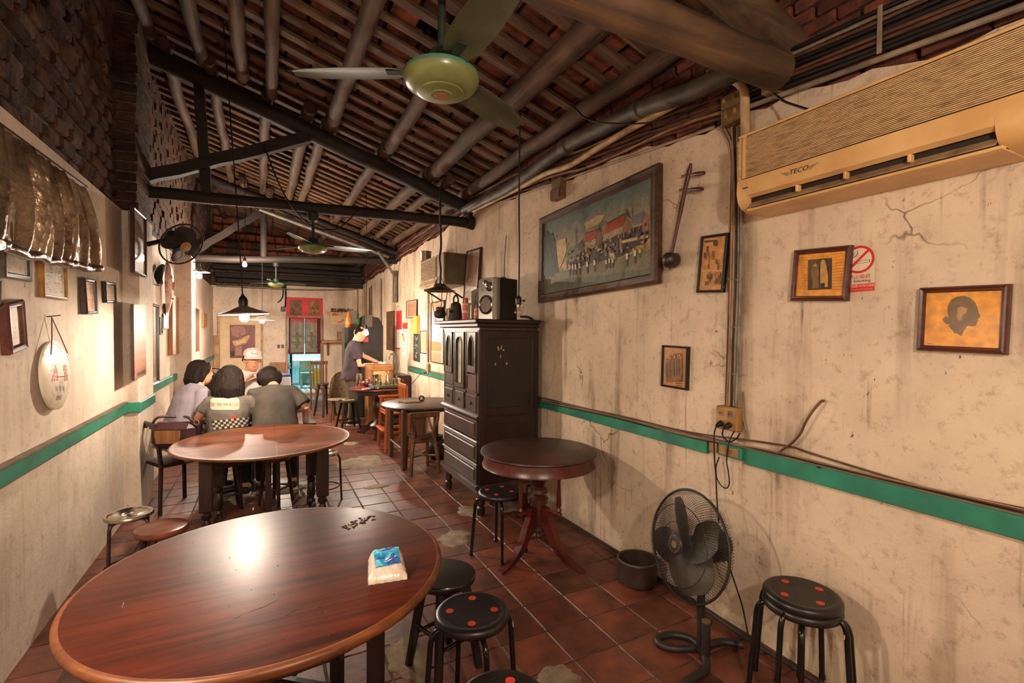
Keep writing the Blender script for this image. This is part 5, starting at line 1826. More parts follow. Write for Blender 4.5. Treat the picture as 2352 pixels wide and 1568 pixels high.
# ================================================================= FURNITURE
TTOP = wood('big_table_top', sr(92, 39, 22), sr(40, 17, 10), 'X', rough=.36, bump=.05, grain=22)
TTOP2 = wood('worn_table_top', sr(142, 84, 58), sr(72, 40, 28), 'X', rough=.32, bump=.05, grain=20, wear=sr(70, 46, 36))
for m_ in (TTOP, TTOP2):
    m_.node_tree.nodes['Principled BSDF'].inputs['Specular IOR Level'].default_value = .13
EDGE = wood('worn_table_edge', sr(132, 76, 36), sr(80, 40, 21), 'X', rough=.4, bump=.15, grain=18)
DARKW = wood('dark_turned_wood', sr(64, 40, 30), sr(28, 18, 14), 'Z', rough=.35, bump=.1, grain=26)
BLACKW = wood('black_lacquer_wood', sr(38, 30, 27), sr(20, 16, 15), 'Z', rough=.22, bump=.06, grain=26)
MAHO = wood('mahogany_red', sr(104, 38, 30), sr(54, 20, 18), 'Z', rough=.3, bump=.08, grain=24)
MAHOT = wood('mahogany_top', sr(76, 46, 36), sr(42, 26, 22), 'X', rough=.38, bump=.06, grain=20)
BLK = mat('black_gloss_tube', sr(24, 21, 20), sr(16, 14, 14), rough=.18, bump=0)
BLKV = mat('black_vinyl', sr(34, 30, 28), sr(24, 21, 20), rough=.35, bump=0)
REDD = mat('red_dot', sr(206, 62, 40), sr(186, 48, 32), rough=.4, bump=0)
CHROME = mat('worn_chrome', sr(206, 196, 180), sr(160, 148, 130), scale=8, rough=.2, metal=1, bump=.03)
ORNW = wood('orange_varnished_wood', sr(206, 112, 54), sr(150, 70, 32), 'Z', rough=.28, bump=.05, grain=20)
STK = mat('price_sticker', sr(206, 196, 190), sr(190, 170, 164), rough=.5, bump=0)


def turned(prof, n=18):
    return MB().lathe(prof, n)


# big round table, nearest
t = thing('round_table', 'big round worn brown table nearest the viewer, tissue pack on it', 'table', (.037, 1.959, 0))
tp = part('tabletop', MB().lathe([(.001, .728), (.58, .728), (.594, .732), (.599, .745), (.600, .752), (.594, .7585), (.585, .760), (.001, .760)], 96), TTOP, t, smooth=50)
part('worn_edge', MB().lathe([(.584, .7603), (.590, .7604), (.596, .7585), (.6015, .752), (.6012, .742), (.596, .730), (.575, .7275)], 96, cap=False), EDGE, tp, smooth=60)
r = random.Random(5)
GOUGE = mat('dark_gouge', sr(44, 18, 12), sr(30, 12, 9), rough=.5, bump=0)
for k, (px, py, ln, an) in enumerate(((282, 1390, .05, 1.9), (605, 1392, .085, .5), (545, 1416, .03, .4), (416, 1291, .02, .2), (672, 1404, .04, .4), (730, 1395, .02, .5), (470, 1484, .015, .2))):
    p = at(px, py, 2, .7601)
    a = [(-ln/2+ln*q/5, .004*math.sin(q*1.1+k), 0) for q in range(6)]
    M = TR(p.x-.037, p.y-1.959, .7602) @ RZ(an)
    part('scratch', MB().tube([M @ Vector(v) for v in a], [.0006, .0016, .002, .0018, .0014, .0005], 5, flat=.3), GOUGE, tp)
mb = MB()
for k in range(34):
    u = r.random()
    px, py = 792+66*u+r.uniform(-8, 8), 1212-26*u+r.uniform(-7, 7)
    p = at(px, py, 2, .7601)
    M = TR(p.x-.037, p.y-1.959, .7600) @ RZ(r.uniform(0, 3))
    mb.tube([M @ Vector((-.008, 0, 0)), M @ Vector((0, .003, .0005)), M @ Vector((.009, 0, 0))], [.001, .0028, .001], 5)
part('chipped_veneer', mb, GOUGE, tp, smooth=0, kind='stuff')
mb = MB()
for k in range(40):
    p = at(r.uniform(230, 900), r.uniform(1190, 1500), 2, .7601)
    if math.hypot(p.x-.037, p.y-1.959) < .55:
        mb.box((p.x-.037, p.y-1.959, .7606), (r.uniform(.002, .005), .002, .0012), RZ(r.uniform(0, 3)))
part('crumbs', mb, BRNW, tp, smooth=0, kind='stuff')
for k in range(4):
    a = PI/4+k*PI/2+.1
    part('leg', MB().box((.40*math.cos(a), .40*math.sin(a), .364), (.05, .05, .728), RZ(a), b=.006), BLACKW, t)
for k in range(2):
    part('stretcher', MB().box((0, 0, .30+.03*k), (.76, .03, .04), RZ(PI/4+.1+k*PI/2), b=.004), BLACKW, t)
part('apron', MB().lathe([(.50, .66), (.50, .728), (.485, .728), (.485, .66), (.50, .66)], 64, cap=False), DARKW, t)

# tissue pack
p = at(888, 1318, 2, .762)
t = thing('tissue_pack', 'white and blue plastic pack of tissues on the big round table', 'tissue pack', (p.x, p.y, .7606), -.14)
PACK = mat('clear_wrapped_tissue', sr(232, 216, 200), sr(206, 186, 168), scale=20, rough=.18, bump=.3, coat=.6, bscale=30)
Wd, Dp, Ht = .135, .112, .082
vs, fs = [], []
N = 14
for i in range(N+1):
    for j in range(N+1):
        x, y = (i/N-.5)*Wd, (j/N-.5)*Dp
        e = min(1, 5*min(i/N, 1-i/N, j/N, 1-j/N)+.22)
        z = Ht*(e**.45)*(.26+.74*(j/N)**.8)+.0022*math.sin(i*2.1+j*1.7)+.0015*math.sin(j*3.3)
        vs.append((x*(.95+.05*e)*(1-.10*j/N)+.002*math.sin(j*1.9), y+.002*math.sin(i*2.2), z))
for i in range(N):
    for j in range(N):
        a = i*(N+1)+j
        fs.append((a, a+N+1, a+N+2, a+1))
b0 = len(vs)
rim = [i*(N+1) for i in range(N+1)]+[N*(N+1)+j for j in range(1, N+1)]+[i*(N+1)+N for i in range(N-1, -1, -1)]+[j for j in range(N-1, 0, -1)]
vs += [(vs[i][0], vs[i][1], 0) for i in rim]
for k in range(len(rim)):
    q = (k+1) % len(rim)
    fs.append((rim[k], b0+k, b0+q, rim[q]))
fs.append([b0+k for k in range(len(rim))])
part('wrapper', MB().add(vs, fs), PACK, t, smooth=70)


def packz(x, y):
    i, j = (x/Wd+.5)*N, (y/Dp+.5)*N
    i0, j0 = max(0, min(N-1, int(i))), max(0, min(N-1, int(j)))
    g = lambda a, b: vs[a*(N+1)+b][2]
    u, v = min(1, max(0, i-i0)), min(1, max(0, j-j0))
    return g(i0, j0)*(1-u)*(1-v)+g(i0+1, j0)*u*(1-v)+g(i0, j0+1)*(1-u)*v+g(i0+1, j0+1)*u*v


mb = MB()


LABN = [0]


def lab(pts, col, lift):
    n = 9
    lift = .0030+.0008*LABN[0]
    LABN[0] += 1
    mb.col = col
    P = []
    (ax_, ay), (bx, by), (cx, cy), (dx, dy) = pts
    for i in range(n+1):
        for j in range(n+1):
            u, v = i/n, j/n
            x = (ax_*(1-u)+bx*u)*(1-v)+(dx*(1-u)+cx*u)*v
            y = (ay*(1-u)+by*u)*(1-v)+(dy*(1-u)+cy*u)*v
            P.append((x*Wd*(1-.10*(y+.5)), y*Dp, packz(x*Wd, y*Dp)+lift))
    mb.add(P, [(i*(n+1)+j, (i+1)*(n+1)+j, (i+1)*(n+1)+j+1, i*(n+1)+j+1) for i in range(n) for j in range(n)])


C1, C2, C3, PUR, WHT = sr(104, 196, 222), sr(36, 150, 200), sr(58, 96, 160), sr(92, 78, 160), sr(232, 226, 230)
lab([(-.30, -.26), (.36, -.22), (.34, .46), (-.36, .46)], C2, .0012)
lab([(-.36, .18), (.34, .22), (.40, .47), (-.40, .47)], C1, .0016)
lab([(-.02, -.22), (.36, -.22), (.22, .12), (.06, .10)], C3, .0018)
lab([(-.08, -.06), (.02, -.06), (.20, .16), (.10, .16)], C1, .0021)
lab([(-.30, -.26), (-.10, -.25), (-.22, -.05), (-.30, -.02)], sr(120, 200, 214), .0020)
lab([(-.16, .20), (.20, .28), (.19, .34), (-.15, .26)], PUR, .0024)
lab([(-.28, -.03), (-.04, -.01), (-.04, .04), (-.27, .02)], PUR, .0024)
lab([(-.04, -.12), (.12, -.06), (.12, -.04), (-.05, -.09)], WHT, .0024)
lab([(-.08, -.19), (.14, -.12), (.14, -.10), (-.08, -.16)], WHT, .0024)
lab([(.2, -.08), (.27, -.06), (.26, -.02), (.21, -.03)], sr(226, 190, 190), .0026)
part('label_print', mb, printed('label_print', .2, coat=.5, amt=.08), t, smooth=0)

# second table
t = thing('round_table', 'thin topped round table with turned legs, diners sitting behind it', 'table', (.009, 4.286, 0))
tp = part('tabletop', MB().lathe([(.001, .738), (.61, .738), (.630, .744), (.634, .752), (.630, .760), (.622, .7605), (.612, .7590), (.001, .7590)], 96), TTOP2, t, smooth=50)
part('worn_edge', MB().lathe([(.600, .7594), (.6125, .7600), (.622, .7612), (.6305, .7606), (.6355, .752), (.631, .743), (.612, .7372)], 96, cap=False), EDGE, tp, smooth=60)
p = at(633, 1010, 2, .759)
part('leaf_joint', MB().box((p.x-.009, 0, .7595), (.004, 1.22, .001)), GOUGE, tp)
tl = [(.028, 0), (.030, .05), (.022, .07), (.034, .10), (.034, .13), (.022, .15), (.036, .19), (.030, .26), (.020, .29), (.034, .31), (.034, .33), (.022, .345), (.030, .36)]
lm = turned(tl, 16).box((0, 0, .55), (.085, .085, .39), b=.005)
lme = mesh_from('leg', lm, DARKW)
LP = [(-.37, -.32), (.39, -.32), (-.34, .30), (.36, .30)]
for x, y in LP:
    put('leg', lme, t, (x, y, 0))
for a, b, z in (((-.37, -.32), (-.34, .30), .62), ((.39, -.32), (.36, .30), .62), ((-.37, -.32), (.39, .1), .66), ((-.34, .30), (.36, .30), .66), ((-.36, 0), (.38, 0), .12), ((.39, -.32), (.36, .30), .10), ((-.37, -.32), (-.34, .30), .10)):
    A, B = Vector((*a, z)), Vector((*b, z))
    M = TR(*((A+B)/2)) @ RZ(math.atan2((B-A).y, (B-A).x))
    part('stretcher', MB().add(*(lambda m: (m.v, m.f))(MB().box((0, 0, 0), ((B-A).length, .04, .06), b=.004)), M), DARKW, t)
part('middle_post', MB().box((.02, -.02, .38), (.045, .045, .70), b=.004), DARKW, t)

# dotted steel stools
DOT = [(.092*math.cos(a), .092*math.sin(a)) for a in (.55, 2.12, 3.69, 5.26)]


def dot_stool(label, loc, rz, sticker=None, group=None, z=0):
    t = thing('steel_stool', label, 'stool', (loc[0], loc[1], z), rz, group)
    s_ = part('seat', MB().lathe([(.001, .425), (.135, .425), (.150, .430), (.155, .442), (.153, .455), (.146, .463), (.134, .466), (.128, .464), (.001, .464)], 48), BLKV, t, smooth=60)
    mb = MB()
    for i in range(-13, 14):
        for j in range(-13, 14):
            x, y = i*.0095, j*.0095+(i % 2)*.0045
            if math.hypot(x, y) < .120:
                mb.box((x, y, .4643), (.0075, .0040, .0014))
    part('woven_relief', mb, BLKV, s_, smooth=0, kind='stuff')
    for x, y in DOT:
        part('red_dot', MB().lathe([(.0165, .4644), (.0165, .4660), (.001, .4662)], 20, TR(x, y, 0)), REDD, s_, 'red dot')
    for k in range(4):
        a = PI/4+k*PI/2+.1
        q = lambda r_, z_, da=0: (r_*math.cos(a+da), r_*math.sin(a+da), z_)
        part('leg', MB().tube(spline([q(.06, .418), q(.125, .416), q(.158, .405), q(.174, .37), q(.180, .30), q(.202, .012)], 5), .0118, 10), BLK, t, smooth=60)
        part('foot_cap', MB().lathe([(.014, 0), (.014, .02), (.012, .022)], 12, TR(*q(.203, 0))), BLK, t)
    part('brace_ring', MB().tube([(.168*math.cos(2*PI*k/30), .168*math.sin(2*PI*k/30), .24) for k in range(30)], .006, 6, closed=True), BLK, t, smooth=60) if False else None
    if sticker is not None:
        part('sticker', MB().box((0, 0, 0), (.020, .002, .018), RZ(0)), STK, t, loc=(.172*math.cos(sticker), .172*math.sin(sticker), .395), rot=(0, 0, sticker+PI/2))
    return t


dot_stool('black red-dotted stool beside the big round table', (.768, 1.843), .62, sticker=-.95)
dot_stool('black red-dotted stool tucked under the red pedestal table', (1.53, 3.17), .35)
dot_stool('upper of two stacked black red-dotted stools by the right wall', (2.087, 1.278), .80, z=.035)
dot_stool('lower of two stacked black red-dotted stools by the right wall', (2.087, 1.278), 1.25, sticker=-2.75)
dot_stool('black stool at the bottom edge, only the top of its seat showing', (.665, 1.34), .3)

# black wooden stool under the big table's edge
t = thing('wooden_stool', 'glossy black wooden stool half under the big round table', 'stool', (.775, 2.21, 0), .3)
part('seat', MB().lathe([(.001, .42), (.14, .42), (.15, .428), (.152, .445), (.146, .455), (.001, .457)], 40), BLACKW, t, smooth=50)
for k in range(4):
    a = PI/4+k*PI/2
    d = Vector((math.cos(a), math.sin(a), 0))
    A, B = d*.10+Vector((0, 0, .42)), d*.17
    part('leg', MB().tube([A, B], [.024, .020], 6), BLACKW, t)
for k in range(4):
    a, b = PI/4+k*PI/2, PI/4+(k+1)*PI/2
    z = .16+.05*(k % 2)
    part('rung', MB().tube([(.144*math.cos(a), .144*math.sin(a), z), (.144*math.cos(b), .144*math.sin(b), z)], .010, 8), BLACKW, t)


def chrome_stool(label, loc, r_, h, rz, lm=None):
    t = thing('metal_stool', label, 'stool', (*loc, 0), rz)
    part('seat', MB().lathe([(.001, h-.012), (r_*.3, h-.010), (r_*.34, h-.006), (r_*.40, h-.010), (r_*.80, h-.008), (r_*.86, h), (r_*.97, h), (r_, h-.006), (r_, h-.018), (r_*.96, h-.022), (.001, h-.022)], 48), CHROME, t, smooth=40)
    part('seat_hole', MB().lathe([(.012, h-.0115), (.012, h-.0105), (.001, h-.0104)], 14), SOOT, t)
    for k in range(4):
        a = PI/4+k*PI/2
        q = lambda rr_, z_: (rr_*math.cos(a), rr_*math.sin(a), z_)
        part('leg', MB().tube(spline([q(r_*.5, h-.03), q(r_*.85, h-.032), q(r_*1.0, h-.05), q(r_*1.06, h-.10), q(r_*1.18, .0)], 5), .010, 9), lm or BLK, t, smooth=60)
    for z in (.14,):
        part('brace_ring', MB().tube([(r_*1.02*math.cos(2*PI*k/30), r_*1.02*math.sin(2*PI*k/30), z) for k in range(30)], .006, 6, closed=True), lm or BLK, t, smooth=60)


chrome_stool('round metal topped stool by the left wall, beside the wooden one', (-.755, 3.77), .128, .472, .2, mat('brown_tube', sr(70, 46, 36), sr(44, 30, 25), rough=.3, bump=0))
chrome_stool('round metal topped stool right of the thin topped round table', (.515, 4.9), .128, .465, .6, mat('grey_tube', sr(90, 80, 70), sr(60, 52, 46), rough=.25, bump=0, metal=.6))
t = thing('wooden_stool', 'brown round wooden stool behind the big table near the left wall', 'stool', (-.545, 3.5, 0), .5)
part('seat', MB().lathe([(.001, .41), (.12, .41), (.133, .418), (.138, .432), (.133, .448), (.12, .453), (.001, .455)], 40), wood('stool_seat_wood', sr(150, 84, 56), sr(92, 48, 34), 'X', rough=.3, bump=.05, grain=16), t, smooth=50)
for k in range(4):
    a = PI/4+k*PI/2
    part('leg', MB().tube([(.09*math.cos(a), .09*math.sin(a), .41), (.145*math.cos(a), .145*math.sin(a), 0)], [.02, .016], 8), DARKW, t)
for k in range(4):
    a, b = PI/4+k*PI/2, PI/4+(k+1)*PI/2
    part('rung', MB().tube([(.125*math.cos(a), .125*math.sin(a), .15), (.125*math.cos(b), .125*math.sin(b), .15)], .009, 8), DARKW, t)

# pedestal table
t = thing('pedestal_table', 'dark red pedestal table with curved feet against the right wall', 'table', (1.806, 3.079, 0))
part('tabletop', MB().lathe([(.001, .735), (.40, .735), (.420, .738), (.430, .746), (.428, .754), (.418, .758), (.001, .758)], 80), MAHOT, t, smooth=50)
part('apron', MB().lathe([(.398, .742), (.404, .70), (.412, .665), (.418, .655), (.405, .652), (.392, .66), (.388, .742)], 80, cap=False), MAHO, t, smooth=50)
part('pedestal', turned([(.001, .09), (.018, .10), (.03, .12), (.018, .14), (.055, .155), (.060, .175), (.045, .195), (.058, .215), (.058, .36), (.075, .365), (.078, .40), (.045, .425), (.075, .445), (.070, .47), (.045, .485), (.055, .50), (.082, .57), (.088, .62), (.07, .655), (.05, .665), (.06, .69), (.062, .735)], 28), wood('pedestal_wood', sr(92, 54, 40), sr(48, 28, 22), 'Z', rough=.32, bump=.08), t, smooth=40)
for k, a in enumerate((math.atan2(2.907-3.079, 1.418-1.806), math.atan2(2.647-3.079, 1.92-1.806), 1.1)):
    rr_ = 1.0 if k < 2 else .85
    out = [(.05, .35), (.10, .345), (.135, .30), (.125, .29), (.15, .24), (.20, .14), (.27, .07), (.36, .025), (.43, .012), (.445, 0), (.39, 0), (.30, .012), (.20, .06), (.13, .13), (.08, .20), (.05, .22)]
    out = [(x*rr_, z) for x, z in out]
    part('foot', MB().prism(out, .05, RZ(a) @ TR(0, .025, 0)), MAHO, t, smooth=40)
    a2 = a+.0
    part('spindle', turned([(.012, .345), (.022, .36), (.012, .38), (.020, .40), (.016, .46), (.010, .56), (.016, .60), (.011, .63), (.018, .65), (.012, .70)], 12), MAHO, t, loc=(.13*math.cos(a2)*1.6, .13*math.sin(a2)*1.6, 0)) if k < 2 else None
    if k < 2:
        part('spindle_bracket', MB().box((.17*math.cos(a2), .17*math.sin(a2), .335), (.12, .03, .02), RZ(a2), b=.004), MAHO, t)

# tall cabinet
CABF = wood('cabinet_front', sr(78, 60, 52), sr(38, 28, 24), 'Z', rough=.38, bump=.1, grain=22)
CABS = wood('cabinet_side', sr(54, 27, 21), sr(22, 13, 11), 'Z', rough=.42, bump=.1, grain=18)
CABP = mat('cabinet_side_panel', sr(40, 28, 22), sr(26, 19, 15), rough=.45, bump=.1)
t = thing('cabinet', 'tall dark carved cabinet with a mirrored arch door and big drawers', 'cabinet', (1.955, 4.325, 0), RZR)
W2, D2 = .455, .295
part('carcase', MB().box((0, .012, .985), (.906, .55, 1.43), b=.004), CABS, t)
for z0, z1, o_ in ((1.635, 1.668, .02), (1.666, 1.702, .055), (1.70, 1.736, .085)):
    part('cornice_step', MB().box((0, .005-o_*.5, (z0+z1)/2), (.912+2*o_, .56+o_, z1-z0), b=.008), CABF if o_ < .03 else CABS, t)
part('base_rail', MB().box((0, -.27, .225), (.93, .06, .07), b=.012), CABF, t)
part('base_moulding', extr([(-.28, .24), (.30, .24), (.325, .25), (.325, .275), (.30, .285), (-.28, .285)], -.475, .475), CABF, t)
for x in (-.42, .42):
    for y in (-.25, .24):
        part('foot', turned([(.028, 0), (.036, .02), (.036, .07), (.022, .085), (.036, .10), (.034, .15), (.028, .20)], 16), DARKW, t, loc=(x, y, 0))
for x in (-.435, -.165, .165, .435):
    part('stile', MB().box((x, -.283, 1.27), (.04, .022, .73), b=.004), CABF, t)
for z in (1.635, 1.075, .895):
    part('rail', MB().box((0, -.283, z), (.91, .022, .03), b=.004), CABF, t)
part('waist_moulding', extr([(.25, .855), (.30, .855), (.322, .865), (.322, .88), (.305, .895), (.25, .895)], -.475, .475), CABF, t)


def archframe(w, h, aw, z0, z1, pointed, th):
    """door leaf w x h with an arched opening from z0 to z1"""
    n = 18
    sp = z1-(aw*1.1 if pointed else aw/2)
    arc = []
    for k in range(n+1):
        u = k/n
        if pointed:
            q = abs(2*u-1)
            arc.append((aw/2*(2*u-1), sp+(z1-sp)*math.sqrt(max(0, 1-q**1.35))))
        else:
            arc.append((-aw/2*math.cos(PI*u), sp+aw/2*math.sin(PI*u)))
    mb = MB().prism([(-w/2, sp)]+arc+[(w/2, sp), (w/2, h), (-w/2, h)], th)
    bw = (w-aw)/2
    for s_ in (-1, 1):
        mb.box((s_*(aw+bw)/2, -th/2, (sp+z0)/2), (bw, th, sp-z0+.002))
        mb.box((s_*(w/2-.006), -th/2-.004, h/2), (.010, th, h))
    mb.box((0, -th/2, z0/2), (w, th, z0))
    mb.tube([(x*1.04, -th-.001, z) for x, z in [(-aw/2, z0)]+arc+[(aw/2, z0)]], .0045, 5, closed=True)
    return mb


MIRROR = mat('foxed_painted_reflection', sr(222, 214, 190), sr(172, 158, 126), scale=14, rough=.32, r2=.5, metal=.15, bump=.15)  # whitish base colour paints in the mirror's bright reflection
d = part('door', archframe(.27, .52, .15, .04, .48, False, .022), CABF, t, smooth=30, loc=(-.0, -.285, 1.10))
part('mirror_pane', MB().rect(-.12, .03, .12, .50, .002), MIRROR, d, 'foxed mirror pane, its bright reflection painted whitish', smooth=0)
d = part('door', archframe(.23, .36, .12, .06, .33, True, .022), CABF, t, smooth=30, loc=(.30, -.285, 1.26))
part('recessed_panel', MB().rect(-.10, .04, .10, .34, .004), CABP, d, smooth=0)
part('hinge', MB().cyl((.112, -.024, .08), (.112, -.024, .14), .006), BAKE, d)
d = part('door', archframe(.23, .40, .12, .06, .37, True, .022), CABF, t, smooth=30, loc=(-.30, -.285, 1.22))
part('mirror_pane', MB().rect(-.10, .04, .10, .38, .004), MIRROR, d, 'dim glass pane', smooth=0)
part('niche_back', MB().box((.30, -.288, 1.165), (.19, .012, .13)), mat('niche_brown', sr(84, 40, 28), sr(46, 26, 20), rough=.6), t)
for z in (1.095, 1.235):
    part('niche_rail', MB().box((.30, -.290, z), (.23, .022, .02), b=.003), CABF, t)
part('lower_panel', MB().box((-.30, -.286, 1.155), (.23, .018, .12), b=.006), CABF, t)
for x in (-.30, 0, .30):
    d = part('drawer', MB().box((x, -.288, .985), (.235, .03, .15), b=.008), CABF, t)
    part('drawer_carving', MB().tube([(x+.022*math.cos(2*PI*k/14), -.305, .985+.014*math.sin(2*PI*k/14)) for k in range(14)], .003, 5, closed=True), CABF, d)
    part('knob', MB().lathe([(.004, 0), (.006, .006), (.009, .012), (.001, .016)], 10, TR(x, -.303, .985) @ RX(PI/2)), BAKE, d)
for z, h in ((.76, .165), (.553, .165), (.36, .155)):
    d = part('drawer', MB().box((0, -.286, z), (.86, .03, h), b=.006), CABF, t)
    part('raised_panel', MB().box((0, -.303, z), (.78, .012, h-.05), b=.008), CABF, d)
for z in (.655, .455):
    part('rail', extr([(.27, z-.014), (.305, z-.012), (.312, z), (.305, z+.012), (.27, z+.014)], -.45, .45), CABF, t)
for y in (-.25, .27):
    part('side_stile', MB().box((.456, y, .95), (.014, .07, 1.38), b=.003), CABS, t)
for z in (1.60, .92, .84, .30):
    part('side_rail', MB().box((.456, .01, z), (.013, .47, .07), b=.003), CABS, t)
part('side_panel', MB().box((.4545, .01, 1.26), (.006, .46, .62)), CABP, t)
part('side_panel', MB().box((.4545, .01, .57), (.006, .46, .48)), CABS, t)
NICK = mat('bare_wood_nick', sr(206, 150, 96), sr(170, 116, 70), rough=.7, bump=0)
o = Vector((1.955, 4.325, 0))
for px, py, w_, h_, a in ((1145, 800, .015, .045, .3), (1152, 798, .012, .045, 0), (1157, 804, .02, .014, -.5), (1150, 818, .012, .035, .1), (1138, 836, .014, .022, 0), (1164, 835, .018, .026, .2)):
    p = at(px, py, 1, 3.864)
    part('nick', MB().lathe([(.5, -.001), (.5, .001), (.001, .0013)], 9, TR(.4586, p.x-o.x, p.z) @ RY(PI/2) @ RZ(PI/2+a) @ Matrix.Diagonal((w_, h_, 1, 1))), NICK, t)

# things on the cabinet
zt = 1.736
SPK = mat('speaker_silver', sr(150, 142, 128), sr(128, 120, 106), rough=.35, metal=.3, bump=0)
SPKB = mat('speaker_side', sr(36, 27, 23), sr(24, 19, 17), rough=.5, bump=0)
t = thing('loudspeaker', 'silver fronted loudspeaker with two round cones on the dark cabinet', 'speaker', (1.93, 4.06, zt+.001), RZR+.35)
part('cabinet_box', MB().box((0, .02, .19), (.24, .24, .375), b=.006), SPKB, t)
part('front_baffle', MB().prism([(-.12, 0), (.12, 0), (.12, .375), (.08, .38), (-.08, .38), (-.12, .36)], .03, TR(0, -.10, 0)), SPK, t)
part('side_wing', MB().box((.095, -.13, .19), (.05, .03, .37), RZ(.3), b=.006), SPK, t)
cone = mat('cone_grey', sr(128, 112, 98), sr(104, 90, 80), scale=60, rough=.8, bump=.1)
for x, z, ro, ri, nm in ((-.02, .135, .088, .068, 'woofer'), (.025, .295, .044, .028, 'tweeter')):
    w_ = part(nm, MB().lathe([(ri, .004), (ri*.6, -.006), (.001, -.008)], 32, TR(x, -.132, z) @ RX(PI/2)), cone if nm == 'woofer' else SPKB, t, smooth=60)
    part('trim_ring', MB().lathe([(ri, .0), (ri*1.02, .012), ((ro+ri)/2, .016), (ro, .008), (ro, 0)], 40, TR(x, -.131, z) @ RX(PI/2), cap=False), CHROME, w_, smooth=60)
part('corner_ring', MB().lathe([(.014, .0), (.016, .010), (.024, .008), (.025, 0)], 24, TR(-.03, -.131, .335) @ RX(PI/2), cap=False), CHROME, t, smooth=60)
part('status_lamp', MB().lathe([(.008, 0), (.006, .006), (.001, .008)], 12, TR(-.075, -.131, .27) @ RX(PI/2)), CHROME, t)
t = thing('old_board', 'grey brown mottled old board standing behind the cans on the cabinet', 'board', (2.02, 4.42, zt), RZR+.25)
part('board_face', MB().prism([(-.28, 0), (.22, 0), (.22, .40), (.16, .42), (-.2, .33), (-.28, .31)], .03), mat('mottled_board', sr(112, 88, 72), sr(70, 58, 50), scale=5, rough=.7, bump=.2), t)
part('board_edge', MB().box((.225, -.02, .21), (.02, .05, .42), b=.005), DARKW, t)
CANR = mat('red_can', sr(196, 66, 56), sr(150, 50, 44), rough=.35, bump=0)
for lab_, loc, r_, h_ in (('taller red capped spray can on the dark cabinet', (1.76, 4.42), .040, .155), ('shorter red capped spray can on the dark cabinet, nearer the speaker', (1.79, 4.22), .028, .10)):
    t = thing('spray_can', lab_, 'can', (*loc, zt), group='red spray cans on the cabinet')
    b = part('can_body', MB().lathe([(r_*.96, 0), (r_, .004), (r_, h_*.98), (r_*.86, h_*1.08), (r_*.5, h_*1.14)], 24), mat('can_label', sr(206, 186, 156), sr(186, 160, 128), rough=.35, bump=0), t)
    mb = MB()
    for k in range(9):
        for z0, z1, c in ((.04, .45, sr(206, 60, 50)), (.62, .95, sr(214, 90, 66))):
            a0, a1 = -PI+k*.19, -PI+k*.19+.19
            mb.col = c if k < 7 else sr(196, 150, 70)
            q = r_*1.006
            mb.add([(q*math.cos(a0), q*math.sin(a0), h_*z0), (q*math.cos(a1), q*math.sin(a1), h_*z0), (q*math.cos(a1), q*math.sin(a1), h_*z1), (q*math.cos(a0), q*math.sin(a0), h_*z1)], [(0, 1, 2, 3)])
    for k in range(4):
        a0 = -PI+.15+k*.32
        mb.col = sr(60, 46, 40)
        q = r_*1.01
        mb.add([(q*math.cos(a0), q*math.sin(a0), h_*.45), (q*math.cos(a0+.14), q*math.sin(a0+.14), h_*.45), (q*math.cos(a0+.42), q*math.sin(a0+.42), h_*.62), (q*math.cos(a0+.28), q*math.sin(a0+.28), h_*.62)], [(0, 1, 2, 3)])
    part('label_print', mb, PRINT, b, smooth=0)
    part('cap', MB().lathe([(r_*.52, h_*1.12), (r_*.52, h_*1.38), (r_*.46, h_*1.42), (.001, h_*1.43)], 20), CANR, t)
t = thing('iron_bell', 'dark iron bell with a looped handle on the cabinet edge', 'bell', (1.72, 4.60, zt), .5)
IRON = mat('old_iron', sr(62, 54, 42), sr(38, 33, 28), scale=9, rough=.6, metal=.3, bump=.2)
part('bell_body', MB().lathe([(.085, 0), (.08, .02), (.062, .07), (.054, .14), (.048, .17), (.02, .19)], 24), IRON, t, smooth=50)
part('handle', MB().tube(spline([(-.03, 0, .17), (-.034, 0, .22), (0, 0, .255), (.034, 0, .22), (.03, 0, .17)], 5), .009, 8), IRON, t, smooth=60)
part('knob', MB().lathe([(.001, -.03), (.014, -.01), (.014, .01), (.001, .02)], 10, TR(-.07, 0, .09) @ RY(PI/2)), IRON, t)
t = thing('small_frame', 'thin yellow frame propped by the iron bell on the cabinet', 'frame', (1.69, 4.72, zt), RZR)
part('frame', frame_mb(.09, .13, .012, .015), mat('yellow_frame', sr(214, 166, 60), sr(180, 130, 40), rough=.4), t, loc=(0, 0, .066))
part('back_card', MB().box((0, -.004, .066), (.07, .004, .11)), STK, t)
# hanging oil lamp
t = thing('oil_lamp', 'old hanging oil lamp with a flat tin shade beside the cabinet top', 'lamp', (1.60, 4.74, 1.76))
part('reservoir', MB().lathe([(.02, 0), (.055, .015), (.065, .04), (.06, .065), (.04, .08), (.045, .10), (.035, .115)], 22), IRON, t, smooth=50)
part('glass_chimney', MB().lathe([(.03, .11), (.042, .15), (.038, .19), (.026, .22), (.024, .27)], 20, cap=False), glass('chimney_glass', (.92, .9, .86), .1, .5), t, smooth=70)
part('shade', MB().lathe([(.165, .275), (.162, .28), (.08, .31), (.07, .31), (.06, .345), (.03, .355), (.155, .272), (.165, .275)][:6], 30, cap=False), mat('rusty_tin', sr(112, 92, 68), sr(66, 52, 40), scale=7, rough=.5, metal=.5, bump=.2), t, smooth=30)
for k in range(3):
    a = k*2*PI/3+.4
    part('hanger_wire', MB().tube([(.06*math.cos(a), .06*math.sin(a), .05), (.10*math.cos(a), .10*math.sin(a), .27), (.015*math.cos(a), .015*math.sin(a), .42)], .0035, 5), WIRE, t)
